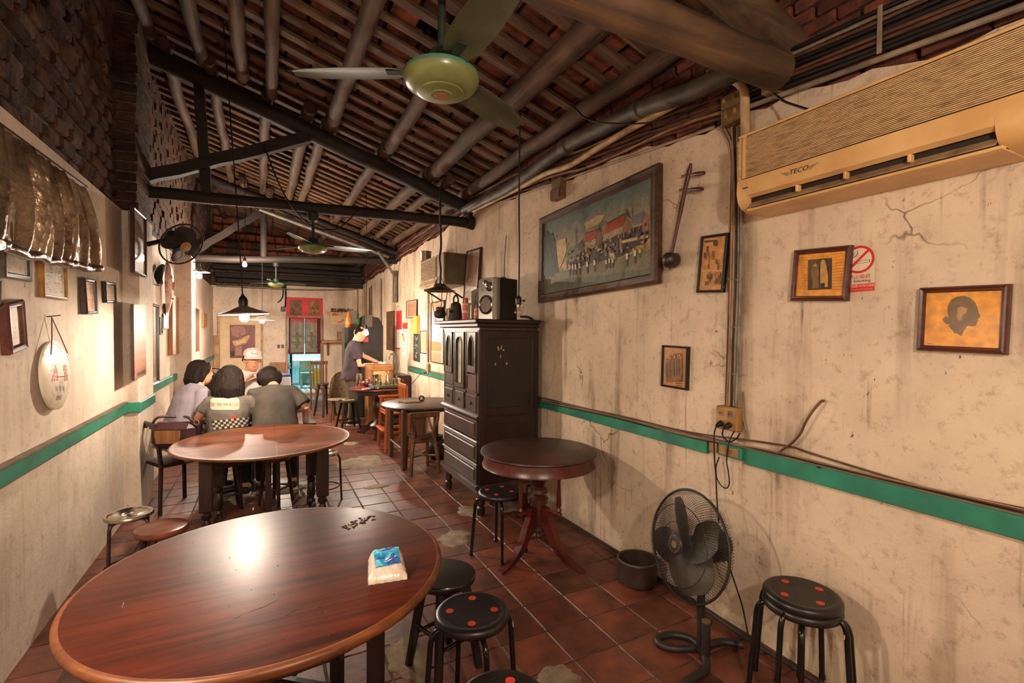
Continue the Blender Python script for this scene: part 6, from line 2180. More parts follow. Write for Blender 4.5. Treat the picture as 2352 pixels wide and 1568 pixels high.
part('chain', MB().tube(spline([(0, 0, .35), (.006, 0, .5), (-.006, 0, .62), (.008, 0, .75), (-.004, .0, 1.1), (0, 0, 1.35)], 5), .011, 6), WIRE, t)
c = [(1070, 577), (1103, 566), (1100, 700), (1070, 700)]
picture('framed_picture', 'dark framed mottled panel on the wall behind the speaker and board', c, 0, XR, RZR, .022, .03, FR_DARK, scribble(sr(140, 104, 84), sr(168, 134, 110), 10, 21), tilt=-.06)
part('hanging_wire', MB().tube([(-.1, 0, .38), (0, .01, .55), (.1, 0, .38)], .003, 5), WIRE, bpy.data.objects[[o_.name for o_ in bpy.data.objects if o_.get('label', '').startswith('dark framed mottled')][0]])

# pot on the floor
t = thing('clay_pot', 'dark empty pot standing on the floor against the right wall', 'pot', (2.16, 2.40, 0))
part('pot_body', MB().lathe([(.09, 0), (.118, .015), (.128, .07), (.126, .14), (.132, .155), (.128, .162), (.118, .155), (.114, .08), (.10, .025), (.001, .02)], 36), mat('dark_clay', sr(66, 50, 40), sr(40, 31, 26), scale=6, rough=.55, bump=.1), t, smooth=50)
part('worn_rim', MB().tube([(.125*math.cos(2*PI*k/36), .125*math.sin(2*PI*k/36), .161) for k in range(36)], .0035, 6, closed=True), mat('pale_rim', sr(128, 104, 82), sr(92, 74, 58), rough=.6), t, smooth=60)

# standing fan
t = thing('standing_fan', 'black standing fan with a wire guard by the right wall', 'fan', (1.97, 1.76, 0))
part('base_loop', MB().tube(spline([(-.03, -.10, .10), (-.03, -.10, .03), (-.10, -.16, .018), (-.24, -.18, .018), (-.30, -.24, .018)], 6), .019, 10), FANB, t, smooth=60)
part('base_loop', MB().tube(spline([(-.03, -.10, .05), (.02, .03, .022), (-.03, .10, .022), (-.12, .12, .022), (-.16, .08, .022), (-.12, .02, .022), (.0, -.03, .022), (.14, -.05, .022), (.22, -.12, .022)], 6), .019, 10), FANB, t, smooth=60)
part('stand_tube', MB().tube([(-.03, -.10, .04), (-.03, -.10, .20)], .022, 14), FANB, t, smooth=60)
part('pole', MB().tube([(-.02, -.06, .03), (-.02, -.06, .34)], .020, 14), FANB, t, smooth=60)
part('height_knob', MB().lathe([(.001, -.02), (.016, -.016), (.016, .016), (.001, .02)], 12, TR(.03, -.06, .16) @ RY(PI/2)), FANB, t)
part('pole_cap', MB().lathe([(.022, .2), (.022, .207), (.001, .208)], 14, TR(-.03, -.10, 0)), BOXG, t)
FC = at(1580, 1250, 1, 1.80)-Vector((1.97, 1.76, 0))
nv = Vector((-.97, .10, .16)).normalized()
FM = Matrix.Translation(FC) @ nv.to_track_quat('Z', 'Y').to_matrix().to_4x4()
RF = .275


def onfan(mb):
    mb.v = [tuple(FM @ Vector(v)) for v in mb.v]
    return mb


gd = part('guard', onfan(MB().tube([(RF*math.cos(2*PI*k/60), RF*math.sin(2*PI*k/60), 0) for k in range(60)], .0065, 8, closed=True)), FANB, t, smooth=60)
for q, z in ((.72, .062), (.40, .078)):
    part('guard_hoop', onfan(MB().tube([(RF*q*math.cos(2*PI*k/50), RF*q*math.sin(2*PI*k/50), z) for k in range(50)], .0022, 5, closed=True)), FANB, gd, smooth=60)
mb = MB()
for k in range(110):
    a = 2*PI*k/110
    tw = .55
    mb.tube([(q*RF*math.cos(a+tw*(1-q)), q*RF*math.sin(a+tw*(1-q)), z) for q, z in ((.17, .082), (.45, .080), (.72, .064), (.90, .04), (1, 0))], .00125, 4, cap=False)
part('front_wires', onfan(mb), FANB, gd, smooth=0, kind='stuff')
mb = MB()
for k in range(110):
    a = 2*PI*k/110
    mb.tube([(q*RF*math.cos(a), q*RF*math.sin(a), z) for q, z in ((.35, -.10), (.7, -.085), (.92, -.05), (1, 0))], .00125, 4, cap=False)
part('rear_wires', onfan(mb), FANB, gd, smooth=0, kind='stuff')
part('hub_badge', onfan(MB().lathe([(.001, .072), (.05, .074), (.052, .082), (.046, .088), (.03, .09), (.001, .09)], 30)), FANB, gd, smooth=40)
part('hub_disc', onfan(MB().lathe([(.019, .0895), (.017, .0925), (.001, .093)], 20)), BOXG, gd, 'olive hub disc')
mb = MB()
for k in range(18):
    a = 2*PI*k/18
    mb.box((.038*math.cos(a), .038*math.sin(a), .0905), (.010, .004, .002), RZ(a))
part('hub_notches', onfan(mb), BOXG, gd, smooth=0, kind='stuff')
for k in range(4):
    b_ = blade(.045, RF*.86, .19, .5, mat('dusty_blade', sr(74, 62, 46), sr(46, 39, 31), scale=5, rough=.5, bump=.05), t, k, 4)
    b_.data.transform(FM @ Matrix.Translation((0, 0, .01)) @ RZ(.5))
part('blade_hub', onfan(MB().lathe([(.045, -.03), (.048, .03), (.03, .045), (.001, .048)], 24)), FANB, t, smooth=50)
part('motor_housing', onfan(MB().lathe([(.001, -.26), (.06, -.25), (.085, -.21), (.09, -.13), (.075, -.10), (.05, -.09)], 26)), FANB, t, smooth=50)
nk = FM @ Vector((0, -.05, -.15))
part('neck', MB().tube([(-.02, -.06, .33), (-.02, -.06, .36), nk], [.022, .024, .03], 12), FANB, t, smooth=60)
part('cord', MB().tube(spline([FM @ Vector((.05, .05, -.2)), (.22, -.02, .42), (.26, -.08, .20), (.24, -.16, .02), (.30, -.22, .012), (.33, -.30, .012)], 6), .004, 6), WIRE, t, smooth=60)
# ================================================================= FAR FURNITURE, CEILING FANS, POSTERS
# ceiling fans
GRN = mat('green_fan_enamel', sr(132, 138, 84), sr(108, 114, 68), scale=4, rough=.28, bump=.02)
GRND = mat('dark_green_rod', sr(44, 52, 36), sr(28, 32, 25), scale=8, rough=.6, bump=.1)
TEALR = mat('teal_band', sr(92, 140, 116), sr(72, 116, 96), rough=.4, bump=0)
GBLD = mat('fan_blade_green', sr(86, 88, 62), sr(62, 62, 46), scale=4, rough=.45, bump=.03)


def ceiling_fan(label, loc, R_, rod, k, rot, bl=.6):
    """loc: middle of the motor bowl"""
    t = thing('ceiling_fan', label, 'fan', loc, rot)
    q = R_/.15
    part('motor_bowl', MB().lathe([(.001, -.052*q), (.042*q, -.051*q), (.044*q, -.048*q), (.060*q, -.046*q), (.085*q, -.042*q), (.088*q, -.038*q), (.105*q, -.036*q), (.138*q, -.014*q), (.148*q, .004*q), (.150*q, .016*q)], 48), GRN, t, smooth=28)
    part('badge', MB().lathe([(.026*q, -.0525*q), (.024*q, -.0545*q), (.001, -.055*q)], 24), mat('copper_badge', sr(150, 84, 46), sr(120, 66, 38), rough=.5), t, 'copper brown badge')
    part('teal_band', MB().lathe([(.150*q, .016*q), (.148*q, .030*q), (.140*q, .038*q)], 48, cap=False), TEALR, t, smooth=40)
    part('motor_top', MB().lathe([(.140*q, .038*q), (.11*q, .05*q), (.06*q, .058*q), (.055*q, .09*q), (.045*q, .12*q), (.015*q, .125*q)], 36), GRND, t, smooth=40)
    part('rod', MB().tube([(0, 0, .12*q), (0, 0, rod)], .016*q**.5, 12), GRND, t)
    part('canopy', MB().lathe([(.02, rod-.10), (.05, rod-.08), (.06, rod-.02), (.055, rod)], 24), GRND, t)
    for j in range(k):
        b_ = blade(.15*q*.95, bl, .12, .2, GBLD, t, j, k, .003)
        b_.data.transform(Matrix.Translation((0, 0, .040*q)))
        a = 2*PI*j/k
        part('blade_iron', MB().box((.15*q*math.cos(a), .15*q*math.sin(a), .042*q), (.14*q, .035, .005), RZ(a)), GRND, t)
    return t


ceiling_fan('big green ceiling fan hanging nearest overhead', at(1014, 190, 1, 1.86), .15, 1.15, 3, .55)
ceiling_fan('dark green ceiling fan under the first tie beam', at(719, 572, 1, 5.72), .15, .39, 3, .12, .66)
ceiling_fan('small yellow green ceiling fan before the end wall', at(634, 654, 1, 9.9), .14, .42, 3, .3, .55)
wallwire  # noqa
P = [at(605, 330, 1, 5.5), at(640, 420, 1, 5.5), at(675, 480, 1, 5.55), at(720, 520, 1, 5.6), at(775, 525, 1, 5.6), at(828, 478, 1, 5.62)]
solo('black_cable', MB().tube(spline(P, 6), .008, 6), WIRE, 'black cable slung across the first truss in front of the tie beam', 'cable', smooth=60)

# right wall, far posters
CR = lambda *p: [(900+x*.12751, 660+y*.12751) for x, y in p]


def wallsheet(name, label, c, d, bg, items=(), cat='poster', rough=.6, thick=None):
    th = thick or .004
    d += .006
    mm, w, h, roll = wallgeo(CR(*c), 0, XR-d, RZR)
    t = thing(name, label, cat, mm)
    t.rotation_euler = (Matrix.Rotation(RZR, 3, 'Z') @ Matrix.Rotation(-roll, 3, 'Y')).to_euler()
    part('sheet', MB().box((0, d-th/2 if thick is None else th/2, 0), (w, th if thick is None else d, h)), mat('sheet_'+label, bg, tuple(q*.85 for q in bg), scale=10, rough=rough, bump=.03), t)
    if items:
        y = (d-th if thick is None else 0)-.0015
        f = planemap(t, y, .12751, 900, 660)
        mb = MB()
        for k, (col, pts) in enumerate(items):
            mb.flat([f(*p) for p in pts], y-.0004*k, col)
        part('print', mb, PRINT, t, smooth=0)
    return t


wallsheet('wall_plaque', 'tall dark brown plaque, leftmost hanging on the far right wall', [(-125, 435), (30, 415), (35, 1145), (-110, 1125)], .02, sr(92, 66, 42), [(sr(130, 84, 50), [(-20, 700), (15, 690), (15, 900), (-15, 900)]), (sr(120, 60, 44), [(0, 480), (20, 480), (20, 700), (0, 700)])], 'plaque')
wallsheet('red_paper', 'tall red paper strip over the white calendar', [(70, 425), (168, 412), (166, 755), (75, 757)], .006, sr(206, 40, 46))
wallsheet('calendar', 'white calendar sheet with a red foot under the tall red strip', [(72, 762), (160, 760), (156, 1120), (68, 1105)], .006, sr(236, 214, 190), [(sr(206, 50, 60), [(68, 1080), (155, 1085), (152, 1120), (66, 1105)])] + [(sr(190, 150, 140), [(74, 830+k*48), (150, 830+k*48), (150, 834+k*48), (74, 834+k*48)]) for k in range(5)])
wallsheet('red_paper', 'small bright red square over the white picture poster', [(188, 640), (272, 635), (271, 742), (186, 746)], .006, sr(240, 58, 30))
wallsheet('paper_poster', 'white poster with a bottle picture under the small red square', [(182, 752), (256, 746), (272, 1235), (152, 1215)], .006, sr(236, 216, 206),
          [(sr(120, 150, 206), [(190, 785), (255, 785), (255, 805), (190, 805)]), (sr(176, 190, 206), [(200, 830), (252, 830), (250, 970), (205, 970)]), (sr(80, 96, 40), [(182, 830), (205, 825), (205, 870), (185, 870)]), (sr(206, 160, 70), [(190, 868), (215, 868), (240, 960), (205, 968)])]
          + [(sr(206, 120, 130), [(180, 1020+k*60), (235, 1024+k*60), (235, 1030+k*60), (180, 1028+k*60)]) for k in range(3)])
picture('framed_picture', 'dark framed pinkish print above the orange slat', CR((262, 245), (447, 215), (440, 545), (258, 555)), 0, XR, RZR, .012, .025, FR_BLACK, scribble(sr(150, 90, 66), sr(192, 140, 106), 14, 31), tilt=-.03)
t = wallsheet('orange_slat', 'orange slat hanging askew over the dark scroll', [(357, 518), (428, 512), (475, 835), (412, 830)], .04, sr(240, 160, 60), (), 'slat', thick=.04)
wallsheet('paper_scroll', 'pale grey scroll edge left of the dark printed scroll', [(308, 670), (372, 665), (374, 1312), (312, 1300)], .010, sr(190, 168, 136), (), 'scroll')
r = random.Random(9)
wallsheet('paper_scroll', 'dark scroll with pale brush writing behind the orange slat', [(372, 822), (488, 840), (486, 1345), (378, 1320)], .016, sr(58, 60, 54), [(sr(166, 160, 140), [(x, z), (x+r.uniform(6, 16), z+4), (x+r.uniform(4, 18), z+r.uniform(10, 26)), (x-3, z+14)]) for x, z in [(r.uniform(420, 465), r.uniform(870, 1270)) for k in range(34)]], 'scroll')
picture('framed_picture', 'blank greyish framed panel between the scroll and the tan conduit', CR((500, 782), (625, 772), (625, 1198), (508, 1182)), 0, XR, RZR, .014, .03, FR_BLACK, scribble(sr(176, 146, 112), sr(186, 156, 120), 3, 32))


def art_beer(mb, t, w, h, y):
    f = planemap(t, y, .12751, 900, 660)
    shapes(mb, f, y, [(sr(206, 146, 116), [(695, 290), (900, 245), (900, 420), (695, 430)]), (sr(200, 206, 214), [(690, 440), (890, 420), (890, 980), (695, 960)]), (sr(120, 136, 170), [(690, 440), (740, 440), (720, 700), (690, 720)]),
                      (sr(206, 90, 70), [(770, 520), (810, 500), (800, 680), (770, 660)]), (sr(110, 116, 130), [(740, 860), (810, 800), (860, 850), (800, 900)]), (sr(236, 234, 230), [(730, 700), (830, 690), (850, 980), (720, 960)]), (sr(196, 136, 70), [(692, 965), (890, 990), (888, 1160), (695, 1135)]),
                      (sr(226, 196, 160), [(692, 1135), (888, 1160), (888, 1172), (692, 1148)]), (sr(196, 130, 92), [(695, 1160), (886, 1180), (885, 1350), (700, 1330)])])


picture('framed_picture', 'tall framed blue and white advertisement half behind the dark cabinet', CR((688, 275), (930, 225), (915, 1390), (700, 1342)), 0, XR, RZR, .016, .03, FR_DARK, art_beer)
a, b = at(983.5, 640, 0, XR-.02), at(983.5, 832, 0, XR-.02)
solo('wall_conduit', MB().tube([a, (a.x, a.y, b.z)], .016, 8), OLDW, 'tan conduit dropping to the little tan switch on the far right wall', 'pipe', smooth=60)
t = thing('wall_switch', 'little tan switch block on the green band left of the cabinet', 'switch', (XR, b.y, b.z-.10), RZR)
part('switch_plate', MB().box((0, -.02, 0), (.11, .04, .17), b=.006), BOXM, t)
part('plug_body', MB().tube([(-.02, -.04, -.06), (-.04, -.08, -.07)], [.016, .012], 10), WIRE, t)
P = [(-.04, -.08, -.07), (-.12, -.12, -.10), (-.35, -.2, -.28), (-.6, -.3, -.42)]
part('cord', MB().tube(spline(P, 6), .005, 6), WIRE, t, smooth=60)

# small round table with splayed legs, chair behind it, high chair
SMT = wood('grey_worn_wood', sr(92, 76, 60), sr(50, 40, 32), 'X', rough=.4, bump=.08, grain=20)
t = thing('round_table', 'small dark round table beside the tall cabinet', 'table', (1.80, 5.98, 0))
part('tabletop', MB().lathe([(.001, .70), (.49, .70), (.515, .705), (.52, .715), (.512, .722), (.001, .722)], 64), SMT, t, smooth=50)
part('apron', MB().lathe([(.42, .655), (.42, .70), (.405, .70), (.405, .655), (.42, .655)], 48, cap=False), DARKW, t)
for x, y in ((-.345, -.375), (-.33, .32), (.28, -.40), (.28, .33)):
    part('leg', MB().box((x, y, .35), (.055, .055, .70), RZ(.2), b=.008), wood('brown_leg', sr(96, 68, 46), sr(52, 36, 26), 'Z', rough=.45, bump=.1), t)
for x in (-.335, .28):
    part('stretcher', MB().box((x, -.03, .22), (.03, .68, .03), b=.004), DARKW, t)
t = thing('door_chain', 'pale coiled strap and dark pulley lying on the small round table', 'hardware', (1.72, 6.05, .7225))
PALEW = mat('pale_stick', sr(186, 160, 122), sr(150, 124, 92), rough=.6)
part('pale_bar', MB().box((-.05, -.02, .014), (.20, .045, .028), RZ(-.1), b=.008), PALEW, t)
part('pale_bar', MB().box((-.16, .05, .012), (.10, .04, .024), RZ(-.3), b=.008), PALEW, t)
for k in range(2):
    part('wheel', MB().tube([(.10+.03*math.cos(2*PI*q/18), .05+.03*k, .035+.03*math.sin(2*PI*q/18)) for q in range(18)], .008, 6, closed=True), WIRE, t, smooth=60)
t = thing('conch_shell', 'pale lump with a pointed top at the back edge of the small round table', 'ornament', (2.12, 5.86, .7225))
part('shell_body', MB().lathe([(.02, 0), (.06, .02), (.065, .06), (.05, .10), (.03, .14), (.034, .2), (.015, .25), (.001, .27)], 16), PALEW, t, smooth=70)
part('shell_lip', MB().lathe([(.02, 0), (.05, .02), (.045, .05), (.02, .07)], 12, TR(-.05, -.02, 0)), PALEW, t, smooth=70)

CHW = wood('old_chair_wood', sr(120, 80, 50), sr(56, 38, 26), 'Z', rough=.4, bump=.1)
t = thing('dining_chair', 'curved back wooden chair pushed under the small round table', 'chair', (1.63, 5.42, 0))
for s in (-1, 1):
    part('rear_leg', MB().tube(spline([(s*.165, -.10, .0), (s*.15, -.08, .20), (s*.12, -.05, .40), (s*.115, -.055, .48), (s*.15, -.07, .60), (s*.16, -.075, .70)], 5), .022, 8), CHW, t, smooth=60)
    part('front_leg', MB().tube([(s*.135, .24, 0), (s*.12, .22, .40)], .02, 8), CHW, t)
part('top_rail', MB().box((0, -.075, .675), (.345, .03, .062), b=.008), CHW, t)
part('back_splat', MB().prism([(-.09, .44), (.02, .44), (.02, .65), (-.12, .65)], .018, TR(.0, -.055, 0)), CHW, t)
part('seat', MB().lathe([(.001, .40), (.16, .40), (.175, .41), (.175, .425), (.16, .435), (.001, .43)], 32, TR(0, .08, 0) @ Matrix.Diagonal((.85, 1, 1, 1))), SMT, t, smooth=50)
part('seat_rail', MB().box((0, -.055, .38), (.24, .03, .06), b=.006), CHW, t)
for s in (-1, 1):
    part('cross_stretcher', MB().tube([(s*.15, -.08, .20), (0, .07, .18), (-s*.13, .23, .20)], .010, 6), CHW, t)
t = thing('dark_jar', 'dark round jar on the floor under the small round table', 'jar', (1.98, 5.95, 0))
part('jar_body', MB().lathe([(.08, 0), (.13, .06), (.14, .14), (.11, .22), (.07, .25), (.075, .28)], 24), mat('dark_clay', (.05, .04, .03)), t, smooth=60)
part('jar_lid', MB().lathe([(.08, .28), (.08, .295), (.02, .31), (.001, .325)], 20), DARKW, t)

t = thing('high_chair', 'orange varnished wooden high chair behind the small round table', 'chair', (1.61, 6.76, 0))
for x, y, x2, y2 in ((-.16, -.24, -.13, -.19), (-.16, .22, -.13, .18), (.16, -.24, .13, -.19), (.16, .22, .13, .18)):
    part('leg', MB().tube([(x, y, 0), (x2, y2, .70 if x < 0 else .86)], [.024, .022], 4), ORNW, t, smooth=0)
for y in (-.19, .18):
    part('armrest', MB().box((0, y, .70), (.34, .045, .028), b=.008), ORNW, t)
part('seat', MB().box((0, 0, .50), (.30, .40, .025), b=.006), ORNW, t)
part('seat_slat', MB().box((-.13, 0, .53), (.03, .40, .03), b=.006), ORNW, t)
part('foot_rest', MB().box((-.165, 0, .28), (.075, .44, .026), b=.006), ORNW, t)
part('top_rail', MB().box((.13, 0, .86), (.03, .42, .07), b=.012), ORNW, t)
for y in (-.12, -.04, .04, .12):
    part('back_slat', MB().box((.13, y, .68), (.016, .03, .34), b=.004), ORNW, t)
for y in (-.21, .2):
    part('side_rail', MB().box((0, y, .25), (.30, .025, .035), b=.004), ORNW, t)

# cook's table with tray
t = thing('round_table', 'dark red round pedestal table with tray and jugs near the cook', 'table', (1.60, 7.68, 0))
part('tabletop', MB().lathe([(.001, .725), (.43, .725), (.45, .735), (.448, .748), (.43, .752), (.001, .752)], 64), wood('cook_table_top', sr(128, 58, 50), sr(80, 34, 32), 'X', rough=.3, bump=.05), t, smooth=50)
part('apron', MB().lathe([(.40, .66), (.40, .725), (.385, .725), (.385, .66), (.40, .66)], 48, cap=False), DARKW, t)
part('pedestal', turned([(.12, .10), (.14, .16), (.07, .22), (.06, .30), (.10, .40), (.10, .50), (.06, .56), (.08, .62), (.14, .725)], 22), DARKW, t, smooth=50)
for k in range(3):
    part('foot', MB().prism([(.05, .24), (.10, .23), (.2, .16), (.32, .05), (.40, .03), (.40, 0), (.30, 0), (.18, .07), (.05, .10)], .05, RZ(-1.9+k*2*PI/3) @ TR(0, .025, 0)), DARKW, t, smooth=40)
zc = .753
STEELP = mat('polished_steel', sr(214, 206, 192), sr(170, 160, 146), scale=6, rough=.14, metal=1, bump=.02)
TRAYM = mat('green_tray', sr(120, 124, 92), sr(88, 92, 68), rough=.35)
t = thing('serving_tray', 'green tray with jugs on the cook\'s red table', 'tray', (1.68, 7.52, zc+.012), .05)
part('tray_base', MB().box((0, 0, .012), (.46, .30, .02), b=.006), TRAYM, t)
for s in (-1, 1):
    part('tray_rim', MB().box((0, s*.15, .03), (.47, .012, .03), b=.004), TRAYM, t)
    part('tray_rim', MB().box((s*.23, 0, .03), (.012, .3, .03), b=.004), TRAYM, t)


def jug(name, label, loc, prof, handle=None, cat='jug', lid=None, spout=None):
    t = thing(name, label, cat, loc)
    part('body', MB().lathe(prof, 26), STEELP, t, smooth=50)
    if handle:
        part('handle', MB().tube(spline(handle, 5), .007, 7), STEELP, t, smooth=60)
    if lid:
        l_ = part('lid', MB().lathe(lid, 24), STEELP, t, smooth=50)
        part('lid_knob', MB().lathe([(.006, 0), (.012, .012), (.014, .025), (.001, .034)], 12, TR(0, 0, lid[-1][1])), STEELP, l_, smooth=60)
    if spout:
        part('spout', MB().tube(spline(spout, 5), [.014-.0005*k for k in range(5*(len(spout)-1)+1)], 8), STEELP, t, smooth=60)
    return t


zt_ = zc+.035
jug('steel_jug', 'wide polished steel jug at the left end of the green tray', (1.54, 7.55, zt_), [(.07, 0), (.078, .02), (.074, .10), (.066, .15), (.072, .17), (.066, .168), (.06, .15)], [(-.07, 0, .13), (-.11, 0, .12), (-.10, 0, .05), (-.075, 0, .04)])
jug('steel_kettle', 'tall narrow steel vessel with a curved spout on the green tray', (1.70, 7.50, zt_), [(.045, 0), (.05, .02), (.035, .10), (.026, .16), (.02, .19)], None, 'kettle', spout=[(-.01, 0, .17), (-.01, 0, .21), (-.035, 0, .23), (-.05, 0, .22)])
jug('steel_pot', 'small lidded steel pot at the right end of the green tray', (1.83, 7.5, zt_), [(.055, 0), (.06, .01), (.06, .10)], [(.06, 0, .05), (.10, 0, .06), (.10, 0, .08), (.06, 0, .085)], 'pot', lid=[(.068, .10), (.066, .108), (.02, .118)])
jug('steel_tumbler', 'tall steel tumbler standing on the left of the cook\'s red table', (1.29, 7.62, zc), [(.042, 0), (.045, .005), (.044, .20), (.036, .205), (.036, .225), (.001, .228)], None, 'tumbler')
t = thing('napkins', 'crumpled white and blue napkins at the front edge of the cook\'s table', 'napkins', (1.42, 7.36, zc))
r = random.Random(2)
for k, c_ in enumerate((STK, STK, mat('blue_wrap', sr(70, 110, 150), sr(50, 84, 120), rough=.4))):
    vs, fs = [], []
    for i in range(6):
        for j in range(5):
            vs.append(((i/5-.5)*.14, (j/4-.5)*.09, .006+.012*k*.5+.014*r.random()))
    for i in range(5):
        for j in range(4):
            a = i*5+j
            fs.append((a, a+5, a+6, a+1))
    part('napkin', MB().add(vs, fs), c_, t, smooth=70, loc=((-.05, .06, .0)[k], (0, .02, -.01)[k], 0), rot=(0, 0, (.3, -.4, .2)[k]))
t = thing('clay_teapot', 'dark red cloth bundle and teapot at the back of the cook\'s table', 'teapot', (1.45, 7.85, zc))
part('body', MB().lathe([(.05, 0), (.08, .03), (.085, .06), (.06, .09), (.02, .10)], 22), MAHO, t, smooth=60)
part('spout', MB().tube(spline([(.07, 0, .05), (.11, 0, .07), (.13, 0, .10)], 4), .012, 7), MAHO, t, smooth=60)
part('lid', MB().lathe([(.03, .095), (.02, .108), (.012, .12), (.001, .126)], 14), MAHO, t, smooth=60)
# wooden box behind the tray
t = thing('wooden_box', 'tan wooden box with a pale inset panel standing before the cook', 'box', (1.74, 8.34, 0))
BXW = wood('ochre_box', sr(166, 112, 58), sr(116, 76, 40), 'Z', rough=.5, bump=.1)
part('box_carcase', MB().box((0, 0, .53), (.42, .34, 1.06), b=.01), BXW, t)
part('inset_panel', MB().box((0, -.175, .86), (.26, .02, .20), b=.006), mat('pale_inset', sr(214, 166, 104), sr(184, 136, 80), scale=8, rough=.5), t)
for z in (.74, .98):
    part('panel_rail', MB().box((0, -.178, z), (.36, .02, .03), b=.005), BXW, t)
for s in (-1, 1):
    part('panel_stile', MB().box((s*.16, -.178, .86), (.03, .02, .26), b=.005), BXW, t)
# sink counter with tap and black cupboard behind
t = thing('tap', 'tall arched steel tap behind the tan wooden box', 'tap', (2.04, 8.62, 1.0))
part('arch', MB().tube(spline([(.03, 0, -.15), (.03, 0, .16), (.0, 0, .22), (-.05, 0, .2), (-.06, 0, .12)], 6), .012, 8), STEELP, t, smooth=60)
part('riser', MB().tube([(.09, 0, -.15), (.09, 0, .2)], .01, 8), STEELP, t)
part('counter', MB().box((.10, .1, -.52), (.34, .6, .74), b=.01), DARKW, t)
t = thing('black_cupboard', 'black panelled cupboard with stepped top in the far right corner', 'cupboard', (1.69, 9.75, 0))
CUP = mat('soot_black_panel', sr(42, 36, 30), sr(25, 22, 19), scale=5, rough=.6, bump=.1)
part('body', MB().prism([(-.36, 0), (.35, 0), (.35, 1.72), (.27, 1.88), (.06, 1.93), (-.02, 1.90), (-.04, 1.69), (-.36, 1.69)], .34), CUP, t)
part('top_block', MB().box((.08, -.36, 1.82), (.13, .04, .24), b=.008), mat('grey_block', sr(104, 88, 70), sr(76, 64, 52), rough=.6), t)
part('red_tag', MB().box((.0, -.352, 1.47), (.14, .01, .10), b=.004), CANR, t)


def bottle(label, loc, h, r_, m, capm):
    t = thing('bottle', label, 'bottle', loc)
    part('glass_body', MB().lathe([(r_*.9, 0), (r_, .01), (r_, h*.55), (r_*.8, h*.65), (r_*.36, h*.78), (r_*.33, h*.96)], 18), m, t, smooth=60)
    part('cap', MB().lathe([(r_*.4, h*.94), (r_*.4, h), (.001, h+.003)], 12), capm, t)


bottle('brown orange bottle on the low step of the black cupboard', (1.42, 9.56, 1.692), .30, .05, mat('amber_bottle', sr(206, 110, 40), sr(170, 84, 30), rough=.15, bump=0), CANR)
bottle('green bottle against the high part of the black cupboard', (1.605, 9.60, 1.692), .27, .045, mat('green_bottle', sr(60, 110, 40), sr(40, 80, 30), rough=.15, bump=0), SOOT)
t = thing('book_block', 'upright grey brown box between the bottles on the black cupboard', 'box', (1.52, 9.64, 1.692))
part('box_body', MB().box((0, 0, .16), (.12, .16, .32), b=.004), FR_GREYB, t)
part('box_band', MB().box((0, 0, .05), (.124, .164, .03), b=.003), FR_BRN, t)

# stools and chairs near the cook
t = thing('bar_stool', 'black wooden four legged stool in front of the cook', 'stool', (1.25, 8.42, 0), .15)
part('seat', MB().lathe([(.001, .44), (.16, .44), (.17, .45), (.165, .465), (.001, .468)], 30), BLACKW, t, smooth=50)
for k in range(4):
    a = PI/4+k*PI/2
    part('leg', MB().tube([(.12*math.cos(a), .12*math.sin(a), .44), (.22*math.cos(a), .22*math.sin(a), 0)], [.022, .018], 6), BLACKW, t)
    b = a+PI/2
    part('rung', MB().tube([(.20*math.cos(a), .20*math.sin(a), .12), (.20*math.cos(b), .20*math.sin(b), .12)], .011, 7), BLACKW, t)
t = thing('paper_slip', 'tan paper slip lying on the black stool before the cook', 'paper', (1.25, 8.40, .4695), .2)
part('slip', MB().box((0, 0, .004), (.20, .07, .006), b=.001), PALEW, t)
part('fold', MB().box((-.07, .01, .014), (.05, .06, .012), RY(.2), b=.002), PALEW, t)


def slat_chair(label, loc, rz):
    t = thing('dining_chair', label, 'chair', (*loc, 0), rz)
    for s in (-1, 1):
        part('rear_leg', MB().tube([(s*.16, .16, 0), (s*.16, .15, .45), (s*.17, .19, .98)], .019, 6), CHW, t)
        part('front_leg', MB().tube([(s*.17, -.17, 0), (s*.16, -.16, .44)], .019, 6), CHW, t)
        part('side_rung', MB().tube([(s*.165, .16, .2), (s*.165, -.165, .2)], .011, 6), CHW, t)
    part('seat', MB().box((0, 0, .45), (.38, .37, .03), b=.01), CHW, t)
    part('top_rail', MB().box((0, .19, .95), (.40, .03, .07), b=.008), CHW, t)
    for k in range(4):
        part('back_slat', MB().box((-.105+.07*k, .17, .70), (.025, .015, .46), RX(-.07), b=.003), CHW, t)
    return t


slat_chair('slat back wooden chair beside the kitchen doorway', (1.06, 10.75), .25)
t = thing('bar_stool', 'black stool between the slat back chair and the cook', 'stool', (1.04, 9.85, 0), .5)
part('seat', MB().lathe([(.001, .60), (.15, .60), (.16, .61), (.155, .625), (.001, .628)], 30), BLACKW, t, smooth=50)
for k in range(4):
    a = PI/4+k*PI/2
    part('leg', MB().tube([(.11*math.cos(a), .11*math.sin(a), .60), (.2*math.cos(a), .2*math.sin(a), 0)], [.022, .018], 6), BLACKW, t)
t = thing('rattan_chair', 'round backed pale woven chair behind the cook\'s legs', 'chair', (1.20, 9.12, 0), -.3)
RAT = mat('dusty_rattan', sr(150, 126, 96), sr(96, 78, 58), scale=30, rough=.7, bump=.4)
vs, fs = [], []
n, m_ = 18, 7
for i in range(n+1):
    a = PI*(.0+1.0*i/n)
    for j in range(m_+1):
        v = j/m_
        vs.append((.19*math.cos(a)*(1-.1*v), .02+.20*math.sin(a)*(1-.1*v)-.02, .40+v*(.20+.28*math.sin(a)**.7)))
for i in range(n):
    for j in range(m_):
        a = i*(m_+1)+j
        fs.append((a, a+m_+1, a+m_+2, a+1))
part('woven_back', MB().add(vs, fs), RAT, t, smooth=70)
part('back_rim', MB().tube([vs[i*(m_+1)+m_] for i in range(n+1)], .014, 7), RAT, t, smooth=60)
